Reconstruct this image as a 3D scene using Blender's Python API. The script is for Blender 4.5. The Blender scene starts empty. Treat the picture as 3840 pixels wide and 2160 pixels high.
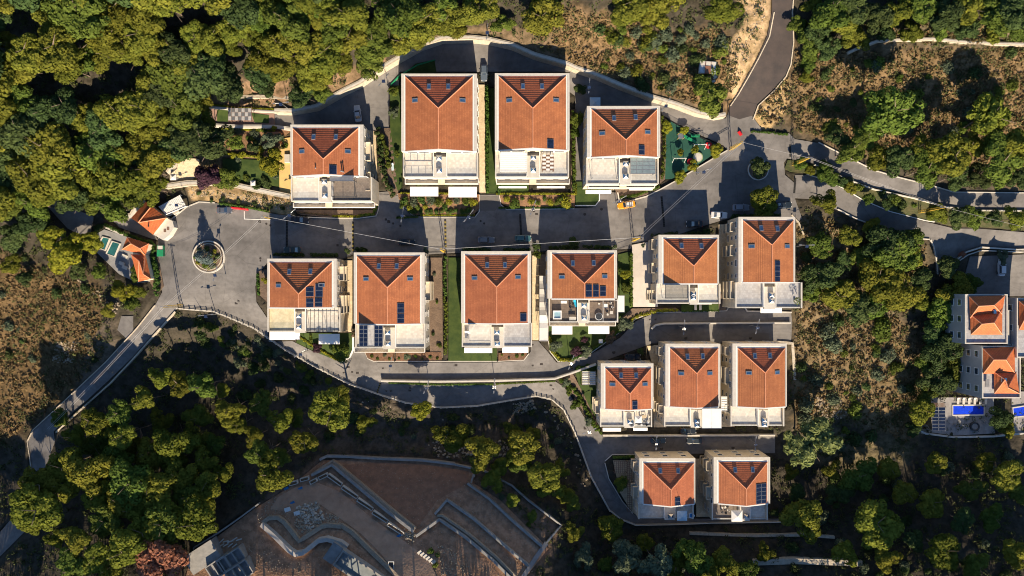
import bpy, math, random
import numpy as np
from mathutils import Vector, Matrix
from mathutils.geometry import delaunay_2d_cdt
RND = random.Random(11)
NR = np.random.RandomState(5)
F, HC, CU, CV = 1717.0, 187.0, 1288.0, 724.5
SUN_EL, SUN_AZ = math.radians(25.0), math.radians(7.0)   # azimuth: shadows run north, a little west
sc = bpy.context.scene
C = sc.collection
# ---------------------------------------------------------------- camera, sky, sun, exposure
cd = bpy.data.cameras.new('camera'); cam = bpy.data.objects.new('camera', cd); C.objects.link(cam)
cam.location = (0, 0, HC); cd.sensor_width = 36.0; cd.lens = 18.0 * F / CU; cd.clip_start = 1; cd.clip_end = 3000
sc.camera = cam
w = bpy.data.worlds.new("World"); sc.world = w; w.use_nodes = True
nt = w.node_tree; bg = nt.nodes['Background']; sk = nt.nodes.new('ShaderNodeTexSky'); sk.sky_type = 'NISHITA'
sk.sun_disc = False; sk.sun_elevation = SUN_EL; sk.sun_rotation = math.pi - SUN_AZ; sk.air_density = 1.0; sk.dust_density = 0.1; sk.ozone_density = 4.5
nt.links.new(sk.outputs[0], bg.inputs[0]); bg.inputs[1].default_value = 0.07
sl = bpy.data.lights.new('sun', 'SUN'); sl.energy = 5.0; sl.angle = math.radians(0.5); sl.color = (1.0, 0.82, 0.59)
so = bpy.data.objects.new('sun', sl); C.objects.link(so)
sdir = Vector((math.sin(SUN_AZ) * math.cos(SUN_EL), -math.cos(SUN_AZ) * math.cos(SUN_EL), math.sin(SUN_EL)))
so.rotation_euler = sdir.to_track_quat('Z', 'Y').to_euler(); so.location = sdir * 300
vs = sc.view_settings; vs.view_transform = 'Standard'; vs.look = 'None'; vs.gamma = 1; vs.use_curve_mapping = False
vs.exposure = 1.05
sc.cycles.filter_width = 1.05; sc.cycles.max_bounces = 5; sc.cycles.diffuse_bounces = 2; sc.cycles.transparent_max_bounces = 6

# ---------------------------------------------------------------- mapping and terrain
def X(u, z): return (u - CU) / F * (HC - z)
def Y(v, z): return -(v - CV) / F * (HC - z)
def W(u, v, z): return Vector((X(u, z), Y(v, z), z))
CTRL = np.array([
 (524,646,0),(430,620,0),(600,560,.3),(700,600,0),(900,590,0),(1100,590,0),(1300,570,.4),(1500,560,.8),(1700,520,1.4),(1850,470,2),(1900,340,3),(1980,420,2.2),(1960,530,1.6),
 (640,700,-.5),(650,770,-1.3),
 (730,300,4),(900,270,4.5),(1000,200,5.5),(1100,140,6),(1300,150,6),(1500,230,5),(1700,290,4),(1800,330,3.4),(950,400,3.4),(960,500,1.2),(1225,510,1.0),(1235,300,4.5),
 (1880,230,6),(1950,100,10),(1960,0,13),(1960,-200,18),(1830,150,10),(1870,40,12),(2010,150,9.5),(1960,270,5.5),
 (0,0,19),(400,0,20),(800,0,19),(1200,0,13),(1200,50,9),(1500,0,15),(1500,120,8),(1700,100,9.5),(1700,0,14),(1350,60,9.5),(900,100,11),(700,180,9),(1780,220,7),
 (200,200,14),(0,500,4),(300,400,6),(480,300,8),(620,250,6.5),(0,800,-6),(200,900,-8),(100,1050,-11),(0,1300,-8),(0,1449,-2),(400,1449,1.5),(400,1300,-3.5),(230,1200,-6.5),(230,1330,-1),(400,1150,-8.5),(300,1050,-11.5),
 (300,620,-1.5),(370,540,0),(250,560,-1),(430,770,-1.2),(300,900,-5),(150,1060,-9),(80,1150,-11),(60,1230,-10),
 (640,320,4.4),(620,420,3.8),(450,440,3.8),(590,500,1.2),(780,520,.6),(1100,505,2.6),(1340,505,2.6),(1500,480,1.8),(1740,380,3.4),(1100,540,.8),(1340,540,.9),
 (760,860,-2.8),(900,905,-5),(980,925,-5.6),(1200,925,-6),(1400,900,-6),(1580,840,-5.2),(1540,700,-1.5),(1100,750,-3),(1620,700,-.8),
 (720,850,-3),(820,920,-5.2),(900,965,-6.6),(1100,1005,-8),(1300,985,-8.2),(1400,980,-8.6),(1480,1080,-10),(1510,1180,-11.5),(1560,1290,-13),(1700,1320,-13.4),(1900,1320,-13.6),
 (1750,835,-6),(1950,840,-6),(1750,1115,-11.5),(1920,1115,-11.5),(1620,795,-3.6),(1900,795,-3.4),(1500,1000,-8.6),(1500,930,-7),(1750,1085,-9.4),(1950,1085,-9.4),
 (600,850,-8),(600,950,-13),(500,900,-11),(750,1000,-14),(900,1060,-13.5),(1100,1080,-13),(1340,1060,-14.5),(1300,1150,-10),(1430,1180,-14),(1100,1180,-7),(1100,1300,-.5),(1300,1400,2),(1380,1300,-5),(700,1300,-.5),(900,1449,6.5),(600,1150,-6.5),(800,1150,-7.5),(700,1449,6.5),(1500,1400,-9),(1500,1449,-5),(1750,1380,-10.5),(1750,1449,-6),(500,1050,-11),
 (2100,700,-3.5),(2050,850,-5.5),(2100,1000,-8.5),(2050,1130,-11),(2150,1200,-12.5),(2000,1400,-7),(2300,1400,-1),(2576,1400,-1),(2300,1250,-8.5),(2576,1250,-8.5),(2350,900,-8),(2500,1080,-10),(2500,700,-4),(2560,860,-6),(2300,1100,-10),
 (2100,400,3.8),(2300,470,3.6),(2576,508,3.4),(2150,510,1.4),(2350,570,.8),(2576,600,.6),(2380,640,-1),(2480,680,-4),
 (2200,80,13),(2576,80,16),(2576,0,20),(2300,250,9),(2576,300,9),(2100,150,10.5),(2050,280,6),
 (0,1620,0),(600,1620,6),(1200,1620,9.5),(1750,1620,3),(2200,1620,4),(2576,1620,4.5),(0,1900,8),(600,1900,13),(1300,1900,18),(1750,1900,15),(2200,1900,12),(2600,1900,13),(-500,700,0),(3000,700,-4),(-500,0,16),(3000,0,18),(1200,-400,26),(-400,1400,-8),(3000,1400,-6)], float)
EPS2 = 30.0 ** 2
def _k(du, dv): return np.sqrt(du * du + dv * dv + EPS2)
_A = _k(CTRL[:, None, 0] - CTRL[None, :, 0], CTRL[:, None, 1] - CTRL[None, :, 1])
_n = len(CTRL); _M = np.zeros((_n + 3, _n + 3)); _M[:_n, :_n] = _A + np.eye(_n) * -8.0
_M[:_n, _n] = 1; _M[:_n, _n + 1] = CTRL[:, 0] / 1000; _M[:_n, _n + 2] = CTRL[:, 1] / 1000; _M[_n:, :_n] = _M[:_n, _n:].T
_S = np.linalg.solve(_M, np.concatenate([CTRL[:, 2], [0, 0, 0]]))
WALLN = [(690,281),(733,282),(794,271),(866,229),(904,211),(941,185),(971,166),(1006,145),(1056,117),(1111,98),(1186,97),(1226,101),(1288,115),(1345,140),(1423,162),(1453,175),(1500,190),(1563,217),(1638,246),(1703,265),(1758,286),(1803,295),(1826,291)]
def in_poly(u, v, poly):
    u = np.asarray(u, float); v = np.asarray(v, float); r = np.zeros(u.shape, bool); n = len(poly)
    for i in range(n):
        x0, y0 = poly[i]; x1, y1 = poly[(i + 1) % n]
        c = (y0 > v) != (y1 > v)
        if y1 != y0: r ^= c & (u < (x1 - x0) * (v - y0) / (y1 - y0) + x0)
    return r
_wp = np.array(WALLN, float)
def zg(u, v):
    u = np.asarray(u, float); v = np.asarray(v, float); sh = u.shape; u = u.ravel(); v = v.ravel(); o = np.empty(len(u))
    for a in range(0, len(u), 20000):
        uu, vv = u[a:a+20000], v[a:a+20000]
        o[a:a+20000] = _k(uu[:, None] - CTRL[None, :, 0], vv[:, None] - CTRL[None, :, 1]) @ _S[:_n] + _S[_n] + _S[_n+1] * uu / 1000 + _S[_n+2] * vv / 1000
    wv = np.interp(u, _wp[:, 0], _wp[:, 1])                      # the step behind the north retaining wall
    wt = np.clip((u - 690) / 60, 0, 1) * np.clip((1826 - u) / 50, 0, 1) * (v < wv - 1) * np.clip((500 - (wv - v)) / 400, 0, 1)
    return (o + 2.2 * wt).reshape(sh)
def zg1(u, v): return float(zg(np.array([u]), np.array([v]))[0])
def G(u, v, off=0.0): return W(u, v, zg1(u, v) + off)
_pg = NR.rand(256, 256)
def vnoise(x, y, s):
    x = np.asarray(x, float) / s + 1000; y = np.asarray(y, float) / s + 1000
    xi = np.floor(x).astype(int); yi = np.floor(y).astype(int); fx = x - xi; fy = y - yi
    fx = fx * fx * (3 - 2 * fx); fy = fy * fy * (3 - 2 * fy); q = lambda a, b: _pg[a % 256, b % 256]
    return (q(xi, yi) * (1 - fx) + q(xi+1, yi) * fx) * (1 - fy) + (q(xi, yi+1) * (1 - fx) + q(xi+1, yi+1) * fx) * fy

# ---------------------------------------------------------------- materials
MATS = {}
def mat(name, col, col2=None, scale=1.0, rough=.85, bump=0.0, bscale=None, spec=.3, metal=0.0, detail=6, contrast=(.35, .65), rnd=0.0, transl=0.0, attr=None, ior=None):
    if name in MATS: return MATS[name]
    m = bpy.data.materials.new(name); m.use_nodes = True; n = m.node_tree; N = n.nodes; L = n.links
    p = N['Principled BSDF']; p.inputs['Roughness'].default_value = rough; p.inputs['Metallic'].default_value = metal
    p.inputs['Specular IOR Level'].default_value = spec
    if ior: p.inputs['IOR'].default_value = ior
    tc = N.new('ShaderNodeTexCoord'); geo = N.new('ShaderNodeNewGeometry')
    out = None
    if col2 is None: col2 = tuple(c * .82 for c in col)
    nz = N.new('ShaderNodeTexNoise'); nz.inputs['Scale'].default_value = scale; nz.inputs['Detail'].default_value = detail; nz.inputs['Roughness'].default_value = .65
    L.new(geo.outputs['Position'], nz.inputs['Vector'])
    mr = N.new('ShaderNodeMapRange'); mr.inputs[1].default_value = contrast[0]; mr.inputs[2].default_value = contrast[1]; L.new(nz.outputs[0], mr.inputs[0])
    mx = N.new('ShaderNodeMix'); mx.data_type = 'RGBA'; mx.inputs[6].default_value = (*col, 1); mx.inputs[7].default_value = (*col2, 1); L.new(mr.outputs[0], mx.inputs[0])
    out = mx.outputs[2]
    if attr:
        at = N.new('ShaderNodeAttribute'); at.attribute_name = attr
        m2 = N.new('ShaderNodeMix'); m2.data_type = 'RGBA'; m2.blend_type = 'MULTIPLY'; m2.inputs[0].default_value = 1.0
        L.new(at.outputs[0], m2.inputs[6]); L.new(out, m2.inputs[7]); out = m2.outputs[2]
    if rnd:
        oi = N.new('ShaderNodeObjectInfo'); hs = N.new('ShaderNodeHueSaturation')
        a = N.new('ShaderNodeMapRange'); a.inputs[3].default_value = .5 - rnd * .018; a.inputs[4].default_value = .5 + rnd * .045; L.new(oi.outputs['Random'], a.inputs[0]); L.new(a.outputs[0], hs.inputs['Hue'])
        b = N.new('ShaderNodeMath'); b.operation = 'MULTIPLY'; b.inputs[1].default_value = 7.31; L.new(oi.outputs['Random'], b.inputs[0])
        c = N.new('ShaderNodeMath'); c.operation = 'FRACT'; L.new(b.outputs[0], c.inputs[0])
        d = N.new('ShaderNodeMapRange'); d.inputs[3].default_value = 1 - rnd * .4; d.inputs[4].default_value = 1 + rnd * .4; L.new(c.outputs[0], d.inputs[0]); L.new(d.outputs[0], hs.inputs['Value'])
        L.new(out, hs.inputs['Color']); out = hs.outputs[0]
    L.new(out, p.inputs['Base Color'])
    if bump:
        b2 = N.new('ShaderNodeTexNoise'); b2.inputs['Scale'].default_value = bscale or scale * 4; b2.inputs['Detail'].default_value = 5; L.new(geo.outputs['Position'], b2.inputs['Vector'])
        bp = N.new('ShaderNodeBump'); bp.inputs['Strength'].default_value = min(1, bump); bp.inputs['Distance'].default_value = .15 * max(1, bump); L.new(b2.outputs[0], bp.inputs['Height']); L.new(bp.outputs[0], p.inputs['Normal'])
    if transl:
        t = N.new('ShaderNodeBsdfTranslucent'); L.new(out, t.inputs[0]); ms = N.new('ShaderNodeMixShader'); ms.inputs[0].default_value = transl
        L.new(p.outputs[0], ms.inputs[1]); L.new(t.outputs[0], ms.inputs[2]); L.new(ms.outputs[0], N['Material Output'].inputs[0])
    MATS[name] = m; return m
def grid_mat(name, col, col2, joint, bw, bh, rough=.85, mortar=.02, rot=0.0, sq=0.5, rnd=0, scale=.9):
    """pavers, tiles and decks: brick texture in world XY with noise wear"""
    if name in MATS: return MATS[name]
    m = mat(name, col, col2, scale=scale, rough=rough, bump=.2, bscale=6, rnd=rnd); n = m.node_tree; N = n.nodes; L = n.links
    p = N['Principled BSDF']; src = p.inputs['Base Color'].links[0].from_socket
    geo = N.new('ShaderNodeNewGeometry'); mp = N.new('ShaderNodeMapping'); mp.inputs['Rotation'].default_value = (0, 0, rot); L.new(geo.outputs['Position'], mp.inputs[0])
    b = N.new('ShaderNodeTexBrick'); L.new(mp.outputs[0], b.inputs['Vector']); b.offset = sq
    b.inputs['Color1'].default_value = (1, 1, 1, 1); b.inputs['Color2'].default_value = (.82, .8, .8, 1); b.inputs['Mortar'].default_value = (*joint, 1)
    b.inputs['Scale'].default_value = 1; b.inputs['Brick Width'].default_value = bw; b.inputs['Row Height'].default_value = bh; b.inputs['Mortar Size'].default_value = mortar
    x = N.new('ShaderNodeMix'); x.data_type = 'RGBA'; x.blend_type = 'MULTIPLY'; x.inputs[0].default_value = 1; L.new(src, x.inputs[6]); L.new(b.outputs[0], x.inputs[7]); L.new(x.outputs[2], p.inputs['Base Color'])
    return m
M_ASPH = mat('asphalt', (.192,.182,.176), (.150,.143,.139), scale=.10, bump=.25, bscale=9, detail=10)
def wear(m):
    n = m.node_tree; N = n.nodes; L = n.links; p = N['Principled BSDF']; src = p.inputs['Base Color'].links[0].from_socket; g = N.new('ShaderNodeNewGeometry')
    for sc_, lo, stretch in ((.9, .90, (1, 1, 1)), (.35, .86, (.12, 1, 1)), (.12, .78, (1, 1, 1))):
        mp = N.new('ShaderNodeMapping'); mp.inputs['Scale'].default_value = stretch; L.new(g.outputs['Position'], mp.inputs[0])
        t = N.new('ShaderNodeTexNoise'); t.inputs['Scale'].default_value = sc_; t.inputs['Detail'].default_value = 8; L.new(mp.outputs[0], t.inputs['Vector'])
        r = N.new('ShaderNodeMapRange'); r.inputs[1].default_value = .38; r.inputs[2].default_value = .56; r.inputs[3].default_value = lo; r.inputs[4].default_value = 1.05; L.new(t.outputs[0], r.inputs[0])
        x = N.new('ShaderNodeMix'); x.data_type = 'RGBA'; x.blend_type = 'MULTIPLY'; x.inputs[0].default_value = 1; L.new(src, x.inputs[6]); L.new(r.outputs[0], x.inputs[7]); src = x.outputs[2]
    v = N.new('ShaderNodeTexVoronoi'); v.feature = 'DISTANCE_TO_EDGE'; v.inputs['Scale'].default_value = .07; L.new(g.outputs['Position'], v.inputs['Vector'])
    r = N.new('ShaderNodeMapRange'); r.inputs[1].default_value = .0; r.inputs[2].default_value = .006; r.inputs[3].default_value = .8; r.inputs[4].default_value = 1; L.new(v.outputs[0], r.inputs[0])
    x = N.new('ShaderNodeMix'); x.data_type = 'RGBA'; x.blend_type = 'MULTIPLY'; x.inputs[0].default_value = 1; L.new(src, x.inputs[6]); L.new(r.outputs[0], x.inputs[7]); L.new(x.outputs[2], p.inputs['Base Color'])
wear(M_ASPH)
M_ASPH2 = mat('asphalt_brown', (.070,.056,.052), (.045,.039,.039), scale=.3, bump=.3, bscale=9, detail=9)
M_CONC = mat('pale_concrete', (.60,.57,.51), (.52,.49,.43), scale=.7, bump=.15)
M_CONCD = mat('grey_concrete', (.27,.27,.27), (.20,.20,.205), scale=.6, bump=.3)
M_WALL = mat('cream_stone_wall', (.68,.60,.47), (.58,.50,.38), scale=.8, bump=.15)
M_COPE = mat('pale_coping', (.58,.55,.49), (.50,.47,.415), scale=1.5)
M_WHITE = mat('white_paint', (.78,.77,.74), (.70,.69,.66), scale=2)
M_AWN = mat('white_awning_fabric', (.82,.81,.79), (.76,.75,.73), scale=.6)
M_TERR = grid_mat('terrace_tile', (.68,.65,.585), (.63,.60,.54), (.82,.80,.77), .6, .6)
M_TERRG = grid_mat('grey_terrace_tile', (.50,.50,.50), (.40,.40,.41), (.7,.7,.7), .6, .6)
M_TERRY = mat('stained_terrace', (.68,.60,.42), (.48,.43,.29), scale=.8)
M_PAVB = grid_mat('brown_paver', (.25,.21,.18), (.19,.165,.145), (.7,.66,.6), .4, .4)
M_DECK = grid_mat('wood_deck', (.25,.20,.165), (.18,.145,.12), (.35,.33,.3), 2.4, .16)
M_ALLEY = grid_mat('sandstone_paving', (.66,.56,.39), (.56,.46,.31), (.75,.7,.62), .5, .35)
M_PAVR = grid_mat('red_brick_paving', (.30,.19,.15), (.24,.16,.13), (.75,.72,.7), .4, .25)
M_STONE = mat('rough_limestone', (.56,.50,.40), (.36,.31,.24), scale=1.4, bump=1.0, bscale=2.2, contrast=(.3,.7))
M_STONEB = mat('brown_rubble_stone', (.34,.25,.17), (.20,.15,.11), scale=1.2, bump=1.0, bscale=2)
M_TILE = grid_mat('clay_roof_tile', (.53,.185,.082), (.41,.14,.066), (.62,.56,.54), .40, .28, rough=.7, mortar=.035, sq=0, rnd=.25, scale=.35)
M_TILEN = grid_mat('clay_roof_tile_hip', (.52,.16,.075), (.42,.125,.06), (.66,.60,.58), .28, .40, rough=.7, mortar=.02, sq=0, rnd=.2, scale=.35)
M_RIDGE = mat('ridge_tile', (.72,.33,.19), (.62,.25,.13), scale=3)
M_GLASS = mat('dark_glass', (.035,.06,.10), (.02,.035,.06), scale=.4, rough=.06, spec=1.0, ior=2.0)
M_SKYL = mat('skylight_glass', (.03,.10,.22), (.02,.06,.14), scale=.4, rough=.05, spec=1.0, ior=2.2)
M_BAL = mat('balustrade_glass', (.7,.8,.85), rough=.05)
_b = M_BAL.node_tree; _t = _b.nodes.new('ShaderNodeBsdfTransparent'); _t.inputs[0].default_value = (.93,.95,.97,1); _x = _b.nodes.new('ShaderNodeMixShader'); _x.inputs[0].default_value = .07
_b.links.new(_t.outputs[0], _x.inputs[1]); _b.links.new(_b.nodes['Principled BSDF'].outputs[0], _x.inputs[2]); _b.links.new(_x.outputs[0], _b.nodes['Material Output'].inputs[0])
M_SOL = grid_mat('solar_cell', (.012,.022,.055), (.008,.014,.035), (3.0,3.0,3.4), .8, .5, rough=.12, mortar=.012)
M_METAL = mat('grey_metal', (.35,.36,.38), (.28,.29,.31), scale=2, rough=.4, metal=.6)
M_DARKM = mat('dark_metal', (.05,.055,.065), (.03,.035,.04), scale=2, rough=.5)
M_BROWN = mat('brown_fascia', (.20,.12,.085), (.14,.085,.06), scale=1)
M_DULLY = mat('dull_yellow_rubber', (.26,.20,.05), (.18,.14,.04), scale=3)
M_GLZ = mat('pale_roof_glass', (.22,.28,.30), (.16,.21,.23), scale=1.5, rough=.15, spec=.8)
M_YEL = mat('yellow_pole_paint', (.62,.42,.05), (.5,.33,.05), scale=2)
M_BLACK = mat('black_rubber', (.02,.02,.02), (.03,.03,.03), scale=3)
M_RED = mat('red_plastic', (.60,.02,.03), (.5,.02,.03), scale=2, rough=.5)
M_GREENP = mat('green_plastic', (.02,.28,.12), (.02,.22,.1), scale=2, rough=.5)
M_PLAY = mat('dark_green_rubber', (.02,.085,.06), (.015,.065,.05), scale=.6)
M_TARP = mat('blue_pool_cover', (.01,.06,.70), (.01,.04,.55), scale=1.5, rough=.35, bump=.6, bscale=2)
M_SOIL = mat('red_soil', (.27,.15,.08), (.14,.085,.05), scale=1.1, bump=.8, bscale=3)
M_SOILB = mat('brown_soil', (.17,.12,.085), (.11,.078,.058), scale=.6, bump=.8, bscale=3)
M_MULCH = mat('brown_mulch', (.18,.095,.055), (.085,.052,.034), scale=1.3, bump=1.0, bscale=4)
M_LAWN = mat('lawn_grass', (.052,.080,.016), (.024,.048,.009), scale=.45, bump=.6, bscale=12)
M_BARK = mat('bark', (.22,.17,.13), (.13,.10,.08), scale=3)
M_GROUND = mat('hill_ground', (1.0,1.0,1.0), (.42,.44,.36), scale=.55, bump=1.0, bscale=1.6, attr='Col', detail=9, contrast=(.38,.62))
M_DRY = mat('dry_grass_blades', (.225,.15,.07), (.145,.10,.042), scale=.25, contrast=(.3,.7))
M_SCRUB = mat('scrub_leaves', (.085,.098,.026), (.042,.058,.018), scale=.3, contrast=(.3,.7))
LEAF = {
 'pine': mat('pine_needles', (.200,.198,.030), (.105,.118,.019), scale=.5, rnd=.6, transl=.25, spec=.05),
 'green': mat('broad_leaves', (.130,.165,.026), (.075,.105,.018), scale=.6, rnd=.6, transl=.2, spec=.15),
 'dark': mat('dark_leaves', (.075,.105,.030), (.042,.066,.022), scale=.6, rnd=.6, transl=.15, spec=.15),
 'lime': mat('lime_leaves', (.28,.27,.025), (.17,.185,.02), scale=.7, rnd=.3, transl=.28, spec=.15),
 'olive': mat('olive_leaves', (.13,.16,.095), (.075,.10,.06), scale=.8, rnd=.3, transl=.15, spec=.2),
 'blue': mat('blue_spruce_needles', (.15,.20,.20), (.09,.13,.125), scale=.8, transl=.1),
 'plum': mat('plum_leaves', (.085,.035,.055), (.05,.025,.035), scale=.8, transl=.15),
 'rust': mat('rusty_dry_leaves', (.36,.15,.085), (.24,.10,.06), scale=.8, transl=.2),
 'pink': mat('pink_blossom', (.24,.13,.09), (.10,.11,.05), scale=2.2, transl=.15),
 'willow': mat('pale_willow_leaves', (.23,.27,.085), (.12,.15,.05), scale=.6, transl=.25),
 'hedge': mat('hedge_leaves', (.080,.145,.022), (.045,.090,.015), scale=1.2, rnd=.3, transl=.15),
 'yhedge': mat('yellow_hedge_leaves', (.33,.31,.02), (.17,.20,.02), scale=1.2, transl=.2)}

# ---------------------------------------------------------------- mesh helpers
class MB:
    def __init__(s): s.v = []; s.f = []
    def poly(s, pts):
        b = len(s.v); s.v += [tuple(p) for p in pts]; s.f.append(tuple(range(b, b + len(pts)))); return s
    def box(s, x0, x1, y0, y1, z0, z1):
        if x0 > x1: x0, x1 = x1, x0
        if y0 > y1: y0, y1 = y1, y0
        b = len(s.v); s.v += [(x0,y0,z0),(x1,y0,z0),(x1,y1,z0),(x0,y1,z0),(x0,y0,z1),(x1,y0,z1),(x1,y1,z1),(x0,y1,z1)]
        s.f += [(b,b+3,b+2,b+1),(b+4,b+5,b+6,b+7),(b,b+1,b+5,b+4),(b+1,b+2,b+6,b+5),(b+2,b+3,b+7,b+6),(b+3,b,b+4,b+7)]; return s
    def hexa(s, bot, top):
        n = len(bot); b = len(s.v); s.v += [tuple(p) for p in bot] + [tuple(p) for p in top]
        s.f.append(tuple(reversed(range(b, b + n)))); s.f.append(tuple(range(b + n, b + 2 * n)))
        for i in range(n):
            j = (i + 1) % n; s.f.append((b + i, b + j, b + n + j, b + n + i))
        return s
    def mbox(s, M, sx, sy, z0, z1):
        c = [(-sx,-sy),(sx,-sy),(sx,sy),(-sx,sy)]
        return s.hexa([M @ Vector((a, b, z0)) for a, b in c], [M @ Vector((a, b, z1)) for a, b in c])
    def tube(s, p0, p1, r0, r1=None, n=6):
        r1 = r0 if r1 is None else r1; p0 = Vector(p0); p1 = Vector(p1); d = (p1 - p0)
        if d.length < 1e-6: return s
        d.normalize(); a = d.orthogonal().normalized(); c = d.cross(a)
        q = [(math.cos(2*math.pi*i/n), math.sin(2*math.pi*i/n)) for i in range(n)]
        return s.hexa([p0 + (a*x + c*y) * r0 for x, y in q], [p1 + (a*x + c*y) * r1 for x, y in q])
    def disc(s, c, r, z0, z1, n=16, r1=None):
        r1 = r if r1 is None else r1
        q = [(math.cos(2*math.pi*i/n), math.sin(2*math.pi*i/n)) for i in range(n)]
        return s.hexa([(c[0]+x*r, c[1]+y*r, z0) for x, y in q], [(c[0]+x*r1, c[1]+y*r1, z1) for x, y in q])
    def mesh(s, name, m, org=(0, 0, 0), smooth=False):
        me = bpy.data.meshes.new(name); o = Vector(org)
        me.from_pydata([tuple(Vector(p) - o) for p in s.v], [], s.f); me.materials.append(m)
        if smooth: me.shade_smooth()
        return me
def link(name, me, parent=None, loc=(0, 0, 0)):
    o = bpy.data.objects.new(name, me); C.objects.link(o); o.location = loc
    if parent is not None: o.parent = parent
    return o
def tag(o, label, cat, group=None):
    o['label'] = label; o['category'] = cat
    if group: o['group'] = group
    return o
class Thing:
    def __init__(s, name, label, cat, loc, group=None):
        s.r = link(name, None, None, loc); s.r.empty_display_size = .5; tag(s.r, label, cat, group); s.o = Vector(loc)
    def part(s, name, mb, m, parent=None, stuff=False, smooth=False, label=None):
        if not mb.f: return None
        o = link(name, mb.mesh(name, m, s.o, smooth), parent or s.r)
        if stuff: o['kind'] = 'stuff'
        if label: o['label'] = label
        return o
def solo(name, mb, m, label, cat, group=None, smooth=False):
    c = np.array(mb.v); o = Vector((c[:, 0].mean(), c[:, 1].mean(), c[:, 2].min()))
    ob = link(name, mb.mesh(name, m, o, smooth), None, o); return tag(ob, label, cat, group)
def dup(root, loc=None, rz=None, sc_=None, label=None, group=None):
    r = root.copy(); C.objects.link(r)
    if loc is not None: r.location = loc
    if rz is not None: r.rotation_euler.z = rz
    if sc_ is not None: r.scale = (sc_,) * 3
    if label: r['label'] = label
    if group: r['group'] = group
    for ch in list(root.children):
        c = ch.copy(); C.objects.link(c); c.parent = r
        for g in ch.children:
            d = g.copy(); C.objects.link(d); d.parent = c
    return r
def arr_mesh(name, V, Q, m):
    me = bpy.data.meshes.new(name); V = np.asarray(V, np.float32); Q = np.asarray(Q, np.int32); k = Q.shape[1]
    me.vertices.add(len(V)); me.vertices.foreach_set('co', V.ravel())
    me.loops.add(Q.size); me.loops.foreach_set('vertex_index', Q.ravel())
    me.polygons.add(len(Q)); me.polygons.foreach_set('loop_start', np.arange(0, Q.size, k, dtype=np.int32))
    me.update(calc_edges=True); me.materials.append(m); return me
def dens(pts, step, closed=False):
    out = []; n = len(pts); rng = range(n if closed else n - 1)
    for i in rng:
        a, b = pts[i], pts[(i + 1) % n]; L = math.hypot(b[0]-a[0], b[1]-a[1]); k = max(1, int(L / step))
        out += [(a[0] + (b[0]-a[0]) * j / k, a[1] + (b[1]-a[1]) * j / k) for j in range(k)]
    if not closed: out.append(pts[-1])
    return out

# ---------------------------------------------------------------- sheets draped on the terrain
SHEETS = []
def sheet(name, poly, m, off=.05, step=14, label=None, cat=None, cut=True):
    b = dens(poly, step, True); nb = len(b); us = [p[0] for p in poly]; vs_ = [p[1] for p in poly]
    g = [(u + (step/2 if j % 2 else 0), v) for j, v in enumerate(np.arange(min(vs_) + step/2, max(vs_), step)) for u in np.arange(min(us) + step/2, max(us), step)]
    if g:
        ga = np.array(g); k = in_poly(ga[:, 0], ga[:, 1], poly)
        ba = np.array(b); ga = ga[k]
        if len(ga): ga = ga[np.min(np.hypot(ga[:, None, 0] - ba[None, :, 0], ga[:, None, 1] - ba[None, :, 1]), axis=1) > step * .35]
        g = [tuple(p) for p in ga]
    pts = [Vector(p) for p in b + g]
    vo, eo, fo, _, _, _ = delaunay_2d_cdt(pts, [], [list(range(nb))], 1, 1e-4)
    va = np.array([tuple(p) for p in vo]); z = zg(va[:, 0], va[:, 1]) + off
    mb = MB(); mb.v = [tuple(W(a, c, h)) for (a, c), h in zip(va, z)]
    for f in fo:
        p = [mb.v[i] for i in f]; cr = sum((p[i][0]*p[(i+1)%len(p)][1] - p[(i+1)%len(p)][0]*p[i][1]) for i in range(len(p)))
        mb.f.append(tuple(f) if cr > 0 else tuple(reversed(f)))
    zb = zg(np.array([p[0] for p in b]), np.array([p[1] for p in b])) + off
    for i in range(nb):
        j = (i + 1) % nb; A = W(*b[i], zb[i]); B = W(*b[j], zb[j]); mb.poly([A, B, B - Vector((0,0,.7 + max(off, 0))), A - Vector((0,0,.7 + max(off, 0)))])
    if cut: SHEETS.append(poly)
    o = link(name, mb.mesh(name, m))
    if label: tag(o, label, cat)
    else: o['kind'] = 'structure'
    return o
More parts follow.
